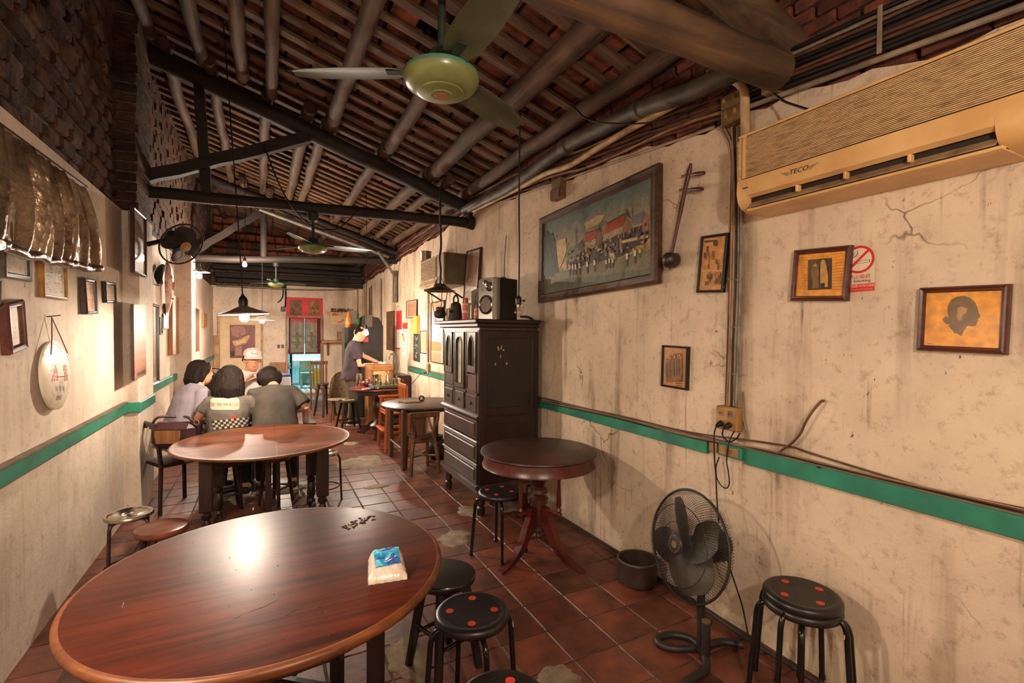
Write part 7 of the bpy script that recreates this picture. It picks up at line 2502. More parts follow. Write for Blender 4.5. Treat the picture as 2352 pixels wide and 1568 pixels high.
part('seat', MB().lathe([(.001, .39), (.19, .39), (.20, .40), (.19, .42), (.001, .425)], 28), RAT, t, smooth=60)
for k in range(4):
    a = PI/4+k*PI/2
    part('leg', MB().tube([(.14*math.cos(a), .14*math.sin(a), .39), (.17*math.cos(a), .17*math.sin(a), 0)], .016, 7), CHW, t)

# table and boxes behind the diners
t = thing('side_table', 'long dark side table behind the man in the cap', 'table', (-.20, 7.9, 0))
part('tabletop', MB().box((0, 0, .735), (1.2, .70, .03), b=.006), wood('side_table_top', sr(140, 92, 62), sr(84, 54, 38), 'X', rough=.4), t)
for sx in (-1, 1):
    for sy in (-1, 1):
        part('leg', MB().box((sx*.54, sy*.28, .36), (.05, .05, .72), b=.005), DARKW, t)
for sy in (-1, 1):
    part('apron', MB().box((0, sy*.28, .68), (1.2, .02, .08), b=.004), DARKW, t)
t = thing('storage_box', 'translucent white storage box with a blue lid on the side table', 'box', (.20, 7.9, .751))
part('box_body', MB().box((0, 0, .10), (.30, .22, .20), b=.012), mat('milky_plastic', sr(206, 200, 206), sr(180, 174, 182), rough=.35), t)
part('lid', MB().box((.05, 0, .215), (.20, .22, .03), b=.008), mat('blue_lid', sr(62, 66, 150), sr(46, 50, 120), rough=.35), t)
t = thing('dark_bag', 'dark humped cloth bag on the side table left of the man in the cap', 'bag', (-.62, 7.75, .751))
vs, fs = [], []
n, m_ = 20, 8
for j in range(m_+1):
    v = j/m_
    q = math.sqrt(max(0, 1-v*v))
    for k in range(n):
        a = 2*PI*k/n
        vs.append((.22*q*math.cos(a)*(1+.06*math.sin(3*a+v*4)), .14*q*math.sin(a), .30*v+.0))
for j in range(m_):
    for k in range(n):
        fs.append((j*n+k, j*n+(k+1) % n, (j+1)*n+(k+1) % n, (j+1)*n+k))
part('bag_body', MB().add(vs, fs), mat('brown_black_cloth', sr(64, 46, 38), sr(42, 32, 28), rough=.9, bump=.2), t, smooth=70)
part('strap', MB().tube(spline([(-.18, -.05, .12), (-.1, -.06, .33), (.1, -.06, .33), (.18, -.05, .12)], 5), .012, 6), BRNW, t, smooth=60)
t = thing('low_stand', 'small grey stand holding the drink bottle beside the grey shirted diner', 'stand', (.39, 5.55, 0))
GST = mat('grey_stand', sr(104, 104, 96), sr(80, 80, 74), rough=.45)
part('stand_top', MB().box((0, 0, .645), (.20, .20, .02), b=.005), GST, t)
for sx in (-1, 1):
    for sy in (-1, 1):
        part('leg', MB().box((sx*.08, sy*.08, .318), (.022, .022, .636)), GST, t)
t = thing('drink_bottle', 'clear plastic drink bottle with an orange cap on the small grey stand', 'bottle', (.39, 5.52, .656))
part('bottle_body', MB().lathe([(.028, 0), (.032, .01), (.032, .13), (.02, .165), (.014, .175), (.014, .19)], 18), mat('hazy_plastic', sr(206, 190, 176), sr(186, 170, 156), rough=.15, bump=0), t, smooth=60)
part('label_band', MB().lathe([(.0325, .07), (.0325, .12)], 18, cap=False), mat('pink_label', sr(206, 150, 130), sr(186, 126, 110)), t)
part('cap', MB().lathe([(.016, .188), (.016, .21), (.001, .212)], 14), mat('orange_cap', sr(226, 150, 90), sr(206, 130, 74)), t)
# ================================================================= PEOPLE AND THEIR TABLE
def V(*a): return Vector(a)


def ell(mb, c, r, M=None, n=16):
    prof = [(math.cos(-PI/2+PI*i/(n//2)), math.sin(-PI/2+PI*i/(n//2))) for i in range(n//2+1)]
    prof = [(max(a, .001), b) for a, b in prof]
    return mb.lathe(prof, n, TR(*c) @ (M or Matrix()) @ Matrix.Diagonal((*r, 1)))


def loft(mb, rings, n=22):
    """rings: (centre, side vector, forward vector, half width, half depth)"""
    vs, fs = [], []
    for c, s, f, w, d in rings:
        for k in range(n):
            a = 2*PI*k/n
            ca, sa = math.cos(a), math.sin(a)
            e = .8
            vs.append(c+s*w*math.copysign(abs(ca)**e, ca)+f*d*math.copysign(abs(sa)**e, sa))
    for i in range(len(rings)-1):
        for k in range(n):
            a, b = i*n+k, i*n+(k+1) % n
            fs.append((a, b, b+n, a+n))
    fs += [list(range(n))[::-1], [(len(rings)-1)*n+k for k in range(n)]]
    return mb.add(vs, fs)


def fuse(name, mb, m, parent, vox=.010, it=3, fac=.5, disp=None, label=None):
    """one continuous surface out of overlapping shapes"""
    me = bpy.data.meshes.new(name)
    me.from_pydata(mb.v, [], mb.f)
    o = bpy.data.objects.new(name, me)
    COL.objects.link(o)
    r_ = o.modifiers.new('r', 'REMESH')
    r_.mode, r_.voxel_size = 'VOXEL', vox
    s_ = o.modifiers.new('s', 'SMOOTH')
    s_.factor, s_.iterations = fac, it
    if disp:
        tx = bpy.data.textures.new('folds', 'CLOUDS')
        tx.noise_scale = disp[1]
        d_ = o.modifiers.new('d', 'DISPLACE')
        d_.texture, d_.strength, d_.mid_level, d_.texture_coords = tx, disp[0], .5, 'LOCAL'
    n = bpy.data.meshes.new_from_object(o.evaluated_get(bpy.context.evaluated_depsgraph_get()))
    bpy.data.objects.remove(o)
    n.materials.clear()
    n.materials.append(m)
    n.polygons.foreach_set('use_smooth', [True]*len(n.polygons))
    n.name = name
    return tag(put(name, n, parent), label)


SKIN = mat('skin', sr(224, 164, 130), sr(206, 142, 108), scale=12, rough=.5, bump=.03)
HAIRM = wood('dark_hair', sr(38, 27, 23), sr(14, 10, 9), 'Z', rough=.62, bump=.6, grain=70)
HAIRM.node_tree.nodes['Principled BSDF'].inputs['Specular IOR Level'].default_value = .12
EYEW = mat('eye_white', sr(230, 222, 212), rough=.3, bump=0)


def hand(mb, w, d, nrm, curl=.5, s=1.0, right=True):
    """palm, four fingers of different lengths and a thumb from the side of the palm; d: hand direction, nrm: back of hand"""
    d, nrm = d.normalized(), nrm.normalized()
    nrm = (nrm-d*nrm.dot(d)).normalized()
    sd = d.cross(nrm)*(1 if right else -1)
    pc = w+d*.045*s
    M = Matrix((sd, d, nrm)).transposed().to_4x4()
    ell(mb, pc, (.040*s, .052*s, .017*s), M)
    for k, (o_, ln) in enumerate(((-.029, .058), (-.010, .070), (.010, .074), (.029, .066))):
        b = w+d*.082*s+sd*o_*s
        p1 = b+(d*math.cos(curl*.6)-nrm*math.sin(curl*.6))*ln*.45*s
        p2 = p1+(d*math.cos(curl*1.5)-nrm*math.sin(curl*1.5))*ln*.33*s
        p3 = p2+(d*math.cos(curl*2.3)-nrm*math.sin(curl*2.3))*ln*.26*s
        mb.tube([b-d*.02*s, b, p1, p2, p3], [.009*s, .0088*s, .0082*s, .0076*s, .006*s], 8)
    b = w+d*.022*s+sd*.034*s
    p1 = b+(sd*.75+d*.6-nrm*.25).normalized()*.035*s
    p2 = p1+(sd*.25+d*.85-nrm*.45).normalized()*.030*s
    mb.tube([b-sd*.012*s, b, p1, p2], [.011*s, .0108*s, .0095*s, .007*s], 8)


def person(label, P, f, lean, H, Hf, arms, legs, shirt, trous, hair, sleeve=.55, sc=1.0, cat='person', loose=1.0, barefoot=False, neckd=None, Hup=V(0, 0, 1)):
    """P pelvis, f facing, lean of the spine, H head centre, Hf where the face looks, arms: (elbow, wrist, hand direction), legs: (knee, ankle)"""
    f = f.normalized()
    s = f.cross(V(0, 0, 1)).normalized()
    base = V(P.x, P.y, 0)
    t = thing('person', label, cat, base)
    L_ = lambda v: v-base
    sp = (V(0, 0, 1)*math.cos(lean)+f*math.sin(lean)).normalized()
    fp = (f*math.cos(lean)-V(0, 0, 1)*math.sin(lean)).normalized()
    Wst, Ch, Sh = P+sp*.17*sc+V(0, 0, .0), P+sp*.34*sc, P+sp*.455*sc
    Nk = P+sp*.50*sc
    Hf, Hup = Hf.normalized(), Hup.normalized()
    Hs = Hf.cross(Hup).normalized()
    Hu = Hs.cross(Hf).normalized()
    HM = Matrix((Hs, Hf, Hu)).transposed().to_4x4()
    b = MB()
    loft(b, [(L_(P-sp*.08), s, fp, .14*sc, .10*sc), (L_(P), s, fp, .15*sc, .105*sc), (L_(Wst), s, fp, .125*sc, .09*sc), (L_(Ch), s, fp, .15*sc, .105*sc), (L_(Sh), s, fp, .13*sc, .07*sc), (L_(Nk), s, fp, .05*sc, .05*sc)])
    b.tube([L_(Nk-sp*.04), L_(Nk+(H-Nk)*.4), L_(H-Hu*.03-Hf*.01)], [.056*sc, .052*sc, .052*sc], 14)
    ell(b, L_(H+Hu*.025-Hf*.008), (.074*sc, .094*sc, .092*sc), HM)
    ell(b, L_(H-Hu*.045+Hf*.024), (.056*sc, .064*sc, .072*sc), HM)
    b.tube([L_(H+Hf*.080+Hu*.015), L_(H+Hf*.097-Hu*.018), L_(H+Hf*.086-Hu*.026)], [.007, .0105, .008], 8)
    for q in (-1, 1):
        ell(b, L_(H+Hs*q*.076*sc-Hf*.004-Hu*.005), (.010, .018, .030), HM, 10)
    ell(b, L_(H+Hf*.078-Hu*.058), (.022, .012, .010), HM, 10)
    sh = MB()
    k_ = loose
    loft(sh, [(L_(P-sp*.10), s, fp, .175*sc*k_, .135*sc*k_), (L_(P), s, fp, .172*sc*k_, .13*sc*k_), (L_(Wst), s, fp, .155*sc*k_, .118*sc*k_), (L_(Ch), s, fp, .178*sc, .128*sc), (L_(Sh), s, fp, .165*sc, .090*sc), (L_(Sh+sp*.025), s, fp, .11*sc, .072*sc), (L_(Nk), s, fp, .072*sc, .064*sc)])
    for q, (el, wr, hd) in zip((-1, 1), arms):
        S = Sh+s*q*.155*sc-sp*.022*sc
        b.tube([L_(S-s*q*.05), L_(S), L_(S.lerp(el, .5)), L_(el), L_(el.lerp(wr, .3)), L_(wr)], [.045*sc, .046*sc, .041*sc, .034*sc, .035*sc, .024*sc], 12)
        nr = V(0, 0, 1) if abs(hd.normalized().z) < .8 else f
        hand(b, L_(wr), hd, nr, .6, .95*sc, right=(q > 0))
        e2 = S.lerp(el, sleeve) if sleeve <= 1 else el
        pts = [L_(S-s*q*.07), L_(S), L_(S.lerp(el, sleeve*.6)), L_(e2)] if sleeve <= 1 else [L_(S-s*q*.07), L_(S), L_(S.lerp(el, .6)), L_(el), L_(el.lerp(wr, sleeve-1))]
        sh.tube(pts, [.070*sc, .066*sc, .062*sc*k_, .064*sc*k_] if sleeve <= 1 else [.068*sc, .064*sc, .056*sc, .050*sc, .044*sc], 14)
    tr = MB()
    for q, (kn, an) in zip((-1, 1), legs):
        hp = P+s*q*.085*sc-V(0, 0, .01)
        b.tube([L_(hp), L_(kn), L_(an)], [.065*sc, .048*sc, .034*sc], 12)
        tr.tube([L_(P-V(0, 0, .0)), L_(hp), L_(hp.lerp(kn, .5)), L_(kn), L_(kn.lerp(an, .5)), L_(an+V(0, 0, .04))], [.10*sc, .098*sc, .084*sc, .066*sc, .058*sc, .052*sc], 14)
        ft = MB()
        ell(ft, L_(V(an.x, an.y, .045)+f*.07), (.043, .115, .045), RZ(math.atan2(f.y, f.x)-PI/2))
        ell(ft, L_(V(an.x, an.y, .05)), (.042, .055, .05), RZ(math.atan2(f.y, f.x)-PI/2))
        fuse('shoe', ft, mat('dark_shoe', sr(48, 42, 40), sr(30, 27, 26), rough=.5), t, .012, 2)
        part('shoe_sole', MB().box(L_(V(an.x, an.y, .012)+f*.05), (.085, .24, .024), RZ(math.atan2(f.y, f.x)-PI/2), b=.008), EYEW, t)
    ell(tr, L_(P), (.15*sc, .13*sc, .12*sc), RZ(math.atan2(f.y, f.x)-PI/2))
    bo = fuse('body', b, SKIN, t, .0085, 2)
    fuse('shirt', sh, shirt, t, .011, 4, disp=(.016, .09))
    fuse('trousers', tr, trous, t, .013, 4, disp=(.012, .08))
    for q in (-1, 1):
        e = part('eye', ell(MB(), L_(H+Hs*q*.030+Hf*.0715+Hu*.010), (.012, .006, .006), HM, 12), EYEW, bo, smooth=80)
        part('eyebrow', MB().box(L_(H+Hs*q*.031+Hf*.075+Hu*.028), (.03, .006, .006), HM @ RY(.1*q)), HAIRM, bo)
        part('iris', ell(MB(), L_(H+Hs*q*.030+Hf*.0765+Hu*.010), (.006, .003, .006), HM, 10), SOOT, bo, smooth=80)
    part('lips', ell(MB(), L_(H+Hf*.089-Hu*.056), (.020, .005, .007), HM, 10), mat('lips', sr(190, 110, 96), rough=.5, bump=0), bo, smooth=80)
    h = MB()
    X = lambda a, c, e: L_(H+Hs*a+Hf*c+Hu*e)
    hair(h, X, HM)
    if h.v:
        fuse('hair', h, HAIRM, t, .009, 2, disp=(.010, .03))
    return t, base, HM, X


def long_hair(drop, wide, back=.10):
    def g(h, X, HM):
        ell(h, X(0, -.022, .035), (.096, .108, .098), HM)
        n = 9
        for k in range(n):
            a = -1+2*k/(n-1)
            x = a*.082
            y0 = -.045-.045*(1-a*a)
            h.tube([X(x*.7, -.02, .075), X(x, y0, .02), X(x*wide, y0-.018, -drop*.5), X(x*wide*1.03, y0-.005, -drop)], [.035, .042, .040, .024], 10)
        for q in (-1, 1):
            h.tube([X(q*.04, .05, .10), X(q*.080, .03, .04), X(q*.086, -.005, -.03), X(q*.086*wide, -.03, -drop*.8)], [.018, .024, .028, .020], 10)
    return g


def short_hair(h, X, HM):
    ell(h, X(0, -.018, .040), (.090, .106, .086), HM)
    for k in range(7):
        a = -1+2*k/6
        h.tube([X(a*.06, -.06, .06), X(a*.078, -.075-.02*(1-a*a), -.01), X(a*.070, -.062-.02*(1-a*a), -.055)], [.034, .034, .020], 10)
    for q in (-1, 1):
        h.tube([X(q*.05, .04, .09), X(q*.078, .02, .05), X(q*.080, -.01, .0)], [.022, .022, .014], 8)


def bob_hair(h, X, HM):
    ell(h, X(0, -.020, .036), (.096, .110, .094), HM)
    for k in range(9):
        a = -1+2*k/8
        h.tube([X(a*.06, -.03, .075), X(a*.082, -.055-.035*(1-a*a), .01), X(a*.080, -.055-.030*(1-a*a), -.05), X(a*.058, -.040-.022*(1-a*a), -.105)], [.034, .038, .030, .010], 10)
    for q in (-1, 1):
        h.tube([X(q*.05, .05, .09), X(q*.082, .03, .04), X(q*.086, .0, -.02), X(q*.078, -.01, -.07)], [.02, .026, .026, .016], 8)


def man_hair(h, X, HM):
    ell(h, X(0, -.016, .045), (.086, .102, .082), HM)
    for k in range(6):
        a = -1+2*k/5
        h.tube([X(a*.055, -.06, .07), X(a*.07, -.082, .01), X(a*.055, -.078, -.03)], [.032, .028, .014], 10)


def cap_hair(h, X, HM):
    for k in range(6):
        a = -1+2*k/5
        h.tube([X(a*.06, -.06, .04), X(a*.07, -.075, -.01), X(a*.06, -.072, -.03)], [.026, .024, .012], 9)
    for q in (-1, 1):
        h.tube([X(q*.077, .02, .03), X(q*.078, .0, -.01)], [.012, .008], 8)


GREYT = mat('grey_tshirt', sr(104, 95, 83), sr(82, 75, 66), scale=6, rough=.95, bump=.1)
DKT = mat('charcoal_tshirt', sr(70, 62, 54), sr(50, 45, 40), scale=6, rough=.95, bump=.1)
WHT_T = mat('white_tshirt', sr(238, 226, 216), sr(220, 206, 194), scale=6, rough=.9, bump=.1)
NAVY = mat('dark_plum_tshirt', sr(62, 46, 52), sr(44, 34, 38), scale=6, rough=.9, bump=.1)
OLIVE = mat('olive_trousers', sr(88, 78, 58), sr(64, 57, 44), scale=6, rough=.9, bump=.1)
DENIM = mat('dark_trousers', sr(52, 50, 54), sr(36, 35, 38), scale=8, rough=.9, bump=.1)
if 1:
    m, nt, b_, N, L = nodes('striped_shirt')
    v = coords(N, L, (1, 1, 1), False)
    w_ = N('ShaderNodeTexWave', i_Scale=28.0, i_Distortion=1.0)
    w_.bands_direction = 'X'
    L(v, w_.inputs['Vector'])
    r_ = ramp(N, [(.35, sr(158, 147, 154)), (.65, sr(122, 115, 128))])
    L(w_.outputs[0], r_.inputs[0])
    L(r_.outputs[0], b_.inputs['Base Color'])
    b_.inputs['Roughness'].default_value = .9
    STRIPE = m

TZ = .76
TC = V(-.14, 5.52, 0)
t = thing('round_table', 'round table the four diners sit round, mostly hidden by them', 'table', TC)
part('tabletop', MB().lathe([(.001, .73), (.44, .73), (.455, .738), (.45, .758), (.001, .76)], 56), wood('diner_table_top', sr(120, 62, 46), sr(74, 38, 30), 'X', rough=.3, bump=.05), t, smooth=50)
part('pedestal', turned([(.18, 0), (.16, .05), (.06, .10), (.05, .4), (.07, .6), (.16, .73)], 20), DARKW, t, smooth=50)
part('apron', MB().lathe([(.40, .67), (.40, .73), (.385, .73), (.385, .67), (.40, .67)], 40, cap=False), MAHO, t)

g1, base, HM, X = person('person with long black hair in a grey printed shirt, back to the viewer', V(-.30, 4.98, .53), V(.12, 1, 0), .20, V(-.285, 5.16, 1.165), V(.15, 1, -.25),
                         [(V(-.54, 5.10, .82), V(-.40, 5.28, .80), V(.5, .8, .1)), (V(-.02, 5.10, .80), V(.02, 5.34, .80), V(-.3, .9, .1))],
                         [(V(-.42, 5.38, .50), V(-.42, 5.30, .08)), (V(-.16, 5.38, .50), V(-.16, 5.30, .08))], GREYT, DENIM, long_hair(.235, 1.26), sleeve=.62, loose=1.08)
# print on her back: measured shapes laid on the cloth
bpy.context.view_layer.update()
shirt = [c for c in g1.children if c.name.startswith('shirt')][0]
CSH = lambda x, y: (360+x*.17217, 780+y*.17217)


def onback(pts, lift, sub=10):
    """lay a measured outline on the shirt's surface"""
    from mathutils.bvhtree import BVHTree
    if 'bvh' not in onback.__dict__:
        onback.bvh = BVHTree.FromPolygons([v.co[:] for v in shirt.data.vertices], [p.vertices[:] for p in shirt.data.polygons])
    out = []
    for x, y in pts:
        d = ray(*CSH(x, y)).normalized()
        h_ = onback.bvh.ray_cast(EYE-base, d)
        p = h_[0] if h_[0] is not None else None
        out.append(p-d*lift if p is not None else None)
    return out


mb = MB()


def cloth_poly(x0, y0, x1, y1, col, lift, inside=None, n=14):
    mb.col = col
    G = [[None]*(n+1) for _ in range(n+1)]
    idx = {}
    P_ = onback([(x0+(x1-x0)*i/n, y0+(y1-y0)*j/n) for i in range(n+1) for j in range(n+1)], lift)
    fs = []
    for i in range(n):
        for j in range(n):
            q = [i*(n+1)+j, (i+1)*(n+1)+j, (i+1)*(n+1)+j+1, i*(n+1)+j+1]
            cx_, cy_ = x0+(x1-x0)*(i+.5)/n, y0+(y1-y0)*(j+.5)/n
            if all(P_[k] is not None for k in q) and (inside is None or inside(cx_, cy_)):
                fs.append(q)
    mb.add([p if p is not None else (0, 0, 0) for p in P_], fs)


PW = sr(186, 174, 150)
cloth_poly(700, 795, 1095, 960, PW, .004, lambda x, y: (max(0, abs(x-897)-150)/48)**2+(max(0, abs(y-877)-40)/42)**2 < 1, 36)
for k, w_ in enumerate(('EE', 'HAR', 'HAR', 'NEE', 'HEE')):
    x = 715+k*80
    for q, ch in enumerate(w_):
        xx = x+q*22
        mb.col = sr(120, 108, 88)
        lines = {'E': [(0, 0, 5, 44), (5, 0, 16, 6), (5, 19, 14, 25), (5, 38, 16, 44)], 'H': [(0, 0, 5, 44), (12, 0, 17, 44), (5, 19, 12, 25)], 'A': [(0, 6, 5, 44), (12, 6, 17, 44), (3, 0, 14, 6), (5, 20, 12, 26)], 'R': [(0, 0, 5, 44), (5, 0, 15, 6), (11, 6, 16, 20), (5, 19, 14, 25), (10, 25, 16, 44)], 'N': [(0, 0, 5, 44), (12, 0, 17, 44), (4, 8, 13, 22)]}[ch]
        for a, b, c, d in lines:
            cloth_poly(xx+a, 862+b, xx+c, 862+d, sr(110, 98, 80), .0055, None, 1)
cloth_poly(985, 1040, 1050, 1100, sr(206, 50, 46), .004, None, 4)
for i in range(14):
    for j in range(4):
        x, y = 715+i*38+j*8, 1110+j*30-i*4
        if (i+j) % 2 == 0:
            cloth_poly(x, y, x+36, y+28, sr(34, 32, 30), .0045, None, 2)
        else:
            cloth_poly(x, y, x+36, y+28, PW, .0045, None, 2)
part('shirt_print', mb, printed('shirt_print', .9, amt=.1), shirt, smooth=0, kind='stuff')

person('person with short dark hair in a loose charcoal shirt, bent over the table', V(.10, 4.95, .585), V(-.08, 1, 0), .42, V(.045, 5.28, 1.135), V(-.05, .75, -.6),
       [(V(-.14, 5.16, .80), V(-.10, 5.36, .80), V(.3, .9, .1)), (V(.37, 5.08, .86), V(.22, 5.32, .80), V(-.6, .7, .1))],
       [(V(-.02, 5.36, .50), V(-.02, 5.30, .08)), (V(.24, 5.36, .50), V(.26, 5.30, .08))], DKT, DENIM, bob_hair, sleeve=.82, loose=1.18, sc=1.08, Hup=V(0, .5, 1))
lg, lbase, HM, X = person('person in a pale striped shirt sitting by the left wall, face in profile', V(-.72, 5.28, .60), V(.86, .50, 0), .34, V(-.545, 5.46, 1.205), V(.93, .28, -.05),
                          [(V(-.58, 5.70, .84), V(-.40, 5.74, .80), V(.9, -.2, 0)), (V(-.52, 5.16, .80), V(-.36, 5.36, .80), V(.7, .6, .1))],
                          [(V(-.44, 5.62, .50), V(-.44, 5.58, .08)), (V(-.36, 5.36, .50), V(-.38, 5.34, .08))], STRIPE, DENIM, long_hair(.15, 1.10), sleeve=.80, loose=1.12, sc=1.06)
mg, mbase, HM, X = person('person in a white cap and white shirt facing the viewer, hand raised', V(-.14, 6.12, .635), V(.03, -1, 0), .12, V(-.115, 6.00, 1.288), V(.20, -1, -.10),
                          [(V(-.43, 5.90, 1.0), V(-.17, 5.80, 1.09), V(.65, -.15, .65)), (V(.16, 5.92, .86), V(.04, 5.72, .83), V(-.5, -.8, .1))],
                          [(V(-.24, 5.72, .50), V(-.24, 5.78, .08)), (V(.0, 5.72, .50), V(.0, 5.78, .08))], WHT_T, DENIM, cap_hair, sleeve=.62, loose=1.06, sc=1.09)
# cap
CAPM = mat('white_cap_cloth', sr(244, 234, 226), sr(228, 216, 206), scale=10, rough=.85, bump=.05)
c0 = X(0, -.010, .068)
M = TR(*c0) @ HM
cp = part('cap_crown', MB().lathe([(.098, -.010), (.099, .0), (.096, .022), (.082, .046), (.055, .062), (.02, .069), (.001, .070)], 30, M @ Matrix.Diagonal((.92, 1.08, 1.0, 1))), CAPM, mg, smooth=60)
vs, fs = [], []
for i in range(11):
    a = PI*(.14+.72*i/10)
    for q, z in ((.098, -.006), (.13, -.010), (.160, -.022)):
        rr_ = q if q < .1 else .098+(q-.098)*(math.sin(a)**2.2)
        vs.append((rr_*.95*math.cos(a), rr_*1.08*math.sin(a), z-.018*math.cos(a)**2*(q > .1)))
nv_ = len(vs)
vs += [(x, y, z-.005) for x, y, z in vs]
for i in range(10):
    for q in range(2):
        a = i*3+q
        fs += [(a, a+3, a+4, a+1), (a+nv_, a+1+nv_, a+4+nv_, a+3+nv_)]
    fs.append((i*3+2, (i+1)*3+2, (i+1)*3+2+nv_, i*3+2+nv_))
part('cap_visor', MB().add(vs, fs, M), CAPM, mg, smooth=60)
part('cap_button', ell(MB(), M @ V(0, 0, .071), (.008, .008, .005)), CAPM, mg)
mb = MB()
vs, fs_ = text_mesh('Nuts', 'CENTER')
mb.col = sr(176, 50, 56)
q = []
for x, z, *_ in vs:
    ang = x*.040/.10*1.0
    zz = .024+z*.036
    rr_ = .099-.9*max(0, zz-.012)**1.5
    q.append(M @ V(rr_*.95*math.sin(-ang)*-1*-1, (rr_*1.08+.007)*math.cos(ang), zz))
mb.add(q, fs_)
part('cap_lettering', mb, printed('cap_print', .8, amt=.05), cp, smooth=0)
part('shirt_print', MB().box((0, -.22, .30), (.13, .012, .10), b=.004), mat('grey_print', sr(120, 108, 100), sr(160, 150, 140), scale=30, rough=.9), mg)

def K(x, y, z): return V(x*1.085, y*1.085, 1.62+(z-1.62)*1.085)


ck, cbase, HM, X = person('standing cook in a dark plum shirt, head bowed over the work table', K(1.24, 8.06, .94), V(1, -.12, 0), .12, K(1.375, 8.03, 1.575), V(.95, -.15, -.35),
                          [(K(1.46, 8.26, 1.22), K(1.66, 8.12, 1.12), V(.9, -.2, -.15)), (K(1.34, 7.86, 1.08), K(1.58, 7.96, 1.09), V(.9, .3, 0))],
                          [(V(1.39, 8.84, .46), V(1.36, 8.84, .08)), (V(1.37, 8.64, .46), V(1.32, 8.64, .08))], NAVY, OLIVE, man_hair, sleeve=.66, loose=1.06, sc=1.17)
part('wrist_watch', MB().tube([(K(1.55, 7.945, 1.09)-cbase)+V(0, .032*math.cos(2*PI*k/14), .030*math.sin(2*PI*k/14)) for k in range(14)], .007, 6, closed=True), STK, ck, smooth=60)
r = random.Random(6)
t = thing('white_cloth', 'crumpled white cloth in the cook\'s hands', 'cloth', K(1.73, 8.03, 1.085))
mb = MB()
for k in range(6):
    ell(mb, (r.uniform(-.05, .05), r.uniform(-.05, .05), r.uniform(-.02, .03)), (.035, .03, .025), RZ(r.uniform(0, 3)))
fuse('cloth_body', mb, WHT_T, t, .008, 1, disp=(.02, .02))
fuse('cloth_tail', ell(MB(), (-.04, -.02, -.01), (.05, .03, .014)), WHT_T, t, .008, 1, disp=(.02, .02))

# seats of the diners and the bag
ws = [o_ for o_ in bpy.data.objects if o_.get('label', '').startswith('brown round wooden stool')][0]
dup(ws, 'wooden stool under the person with long black hair', (-.30, 4.98, -.01), .2)
dup(ws, 'wooden stool under the person in the charcoal shirt', (.10, 4.93, .0), .9)
dup(ws, 'wooden stool under the person in the white cap', (-.14, 6.14, .0), .4)
t = thing('dining_chair', 'dark low backed chair of the person in the striped shirt, bag hung on it', 'chair', (-.74, 5.26, 0), math.atan2(.50, .86)-PI/2)
for sx in (-1, 1):
    part('rear_leg', MB().tube([(sx*.17, -.18, 0), (sx*.165, -.17, .44), (sx*.17, -.21, .80)], .019, 6), DARKW, t)
    part('front_leg', MB().tube([(sx*.17, .16, 0), (sx*.16, .15, .43)], .019, 6), DARKW, t)
part('seat', MB().box((0, 0, .425), (.38, .37, .03), b=.01), DARKW, t)
part('top_rail', MB().box((0, -.21, .78), (.38, .03, .06), b=.008), DARKW, t)
t = thing('handbag', 'maroon bag with a tan flap hanging behind the person in the striped shirt', 'bag', (-.70, 5.0, .60), -.35)
MARB = mat('maroon_leather', sr(74, 34, 40), sr(46, 24, 28), scale=6, rough=.5, bump=.1)
part('bag_body', MB().box((0, 0, .10), (.36, .13, .23), b=.05), MARB, t, smooth=50)
part('flap', MB().prism([(-.085, .04), (.085, .04), (.10, .10), (.10, .15), (-.10, .15), (-.10, .10)], .012, TR(-.02, -.066, .0)), BXW, t, 'tan flap')
part('strap', MB().tube(spline([(-.19, 0, .18), (-.12, -.02, .26), (-.02, .06, .25)], 5), .011, 7), MARB, t, smooth=60)
part('strap', MB().tube(spline([(.19, 0, .18), (.13, -.02, .25), (.05, .06, .25)], 5), .011, 7), MARB, t, smooth=60)
part('ring', MB().tube([(.19+.02*math.cos(2*PI*k/14), -.02, .21+.02*math.sin(2*PI*k/14)) for k in range(14)], .004, 5, closed=True), BXW, t, smooth=60)
part('pale_cord', MB().tube(spline([(-.19, -.04, .18), (-.20, -.06, .05), (-.17, -.06, -.05)], 5), .006, 6), PALEW, t, smooth=60)

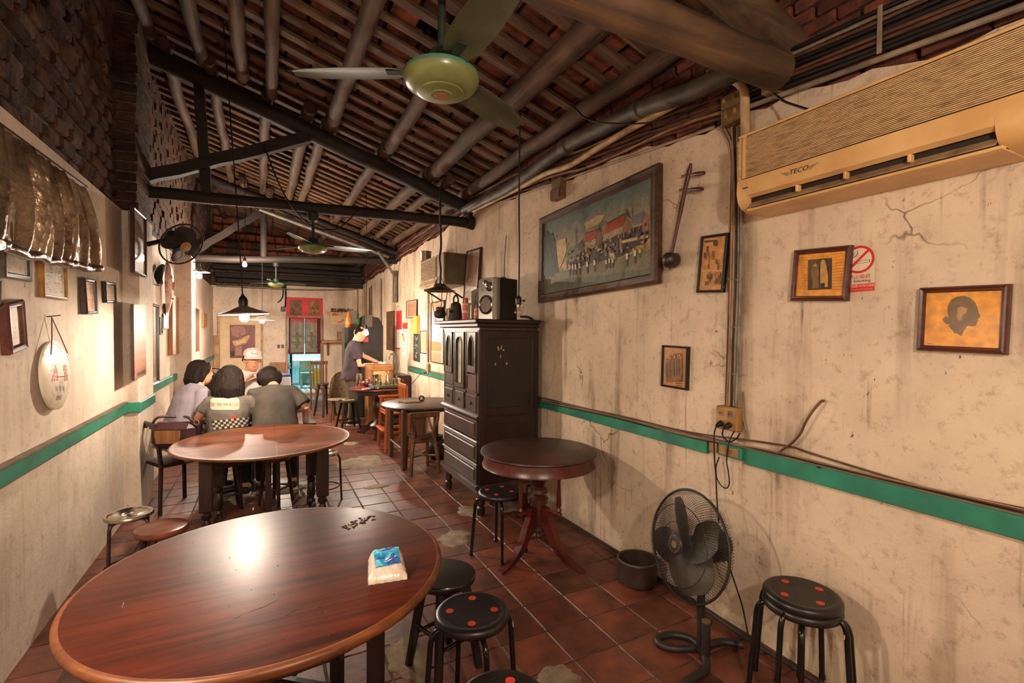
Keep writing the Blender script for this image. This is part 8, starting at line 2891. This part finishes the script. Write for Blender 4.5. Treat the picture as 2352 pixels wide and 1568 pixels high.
# food
t = thing('soup_pot', 'steel pot of green leaves in the middle of the diners\' table', 'pot', TC+V(.02, .05, TZ+.001))
part('pot_body', MB().lathe([(.09, 0), (.105, .02), (.11, .16), (.118, .165), (.112, .168), (.104, .15), (.10, .12), (.001, .12)], 28), STEELP, t, smooth=50)
mb = MB()
for k in range(26):
    a, q = r.uniform(0, 6.28), r.uniform(0, .085)
    M = TR(q*math.cos(a), q*math.sin(a), .165+r.uniform(-.01, .03)) @ RZ(r.uniform(0, 6.28)) @ RX(r.uniform(-.7, .7))
    mb.add([(-.03, 0, 0), (0, -.016, .006), (.035, 0, 0), (0, .016, .006)], [(0, 1, 2, 3)], M)
part('leaves', mb, mat('green_leaves', sr(110, 176, 56), sr(60, 124, 36), scale=20, rough=.5), t, smooth=0, kind='stuff')
part('pot_handle', MB().tube([(.115+.02*math.cos(a_), .03*math.sin(a_), .13) for a_ in [PI*(k/8-.5) for k in range(9)]], .005, 6), STEELP, t)
BOWL = mat('white_china', sr(236, 226, 214), sr(222, 210, 196), rough=.2, bump=0)
for k, (x, y) in enumerate(((-.22, -.20), (.13, -.22), (-.24, .14), (.10, .27))):
    t = thing('rice_bowl', ('small white bowl before the person with long black hair', 'small white bowl before the person in the charcoal shirt', 'small white bowl before the person in the striped shirt', 'small white bowl before the person in the white cap')[k], 'bowl', TC+V(x, y, TZ+.001))
    part('bowl_body', MB().lathe([(.028, 0), (.03, .008), (.055, .04), (.062, .058), (.058, .058), (.05, .04), (.02, .012), (.001, .012)], 24), BOWL, t, smooth=50)
    part('rice', MB().lathe([(.052, .044), (.03, .056), (.001, .06)], 18), WHT_T, t, smooth=60)

# the whole diners' group sits a little behind the thin topped table
for o_ in list(bpy.data.objects):
    l_ = o_.get('label', '')
    if o_.parent is None and l_ and ((o_.name.startswith('person') and 'cook' not in l_) or 'under the person' in l_ or 'before the person' in l_ or l_.startswith(('dark low backed chair', 'maroon bag', 'steel pot of green', 'round table the four'))):
        o_.location.y += .11
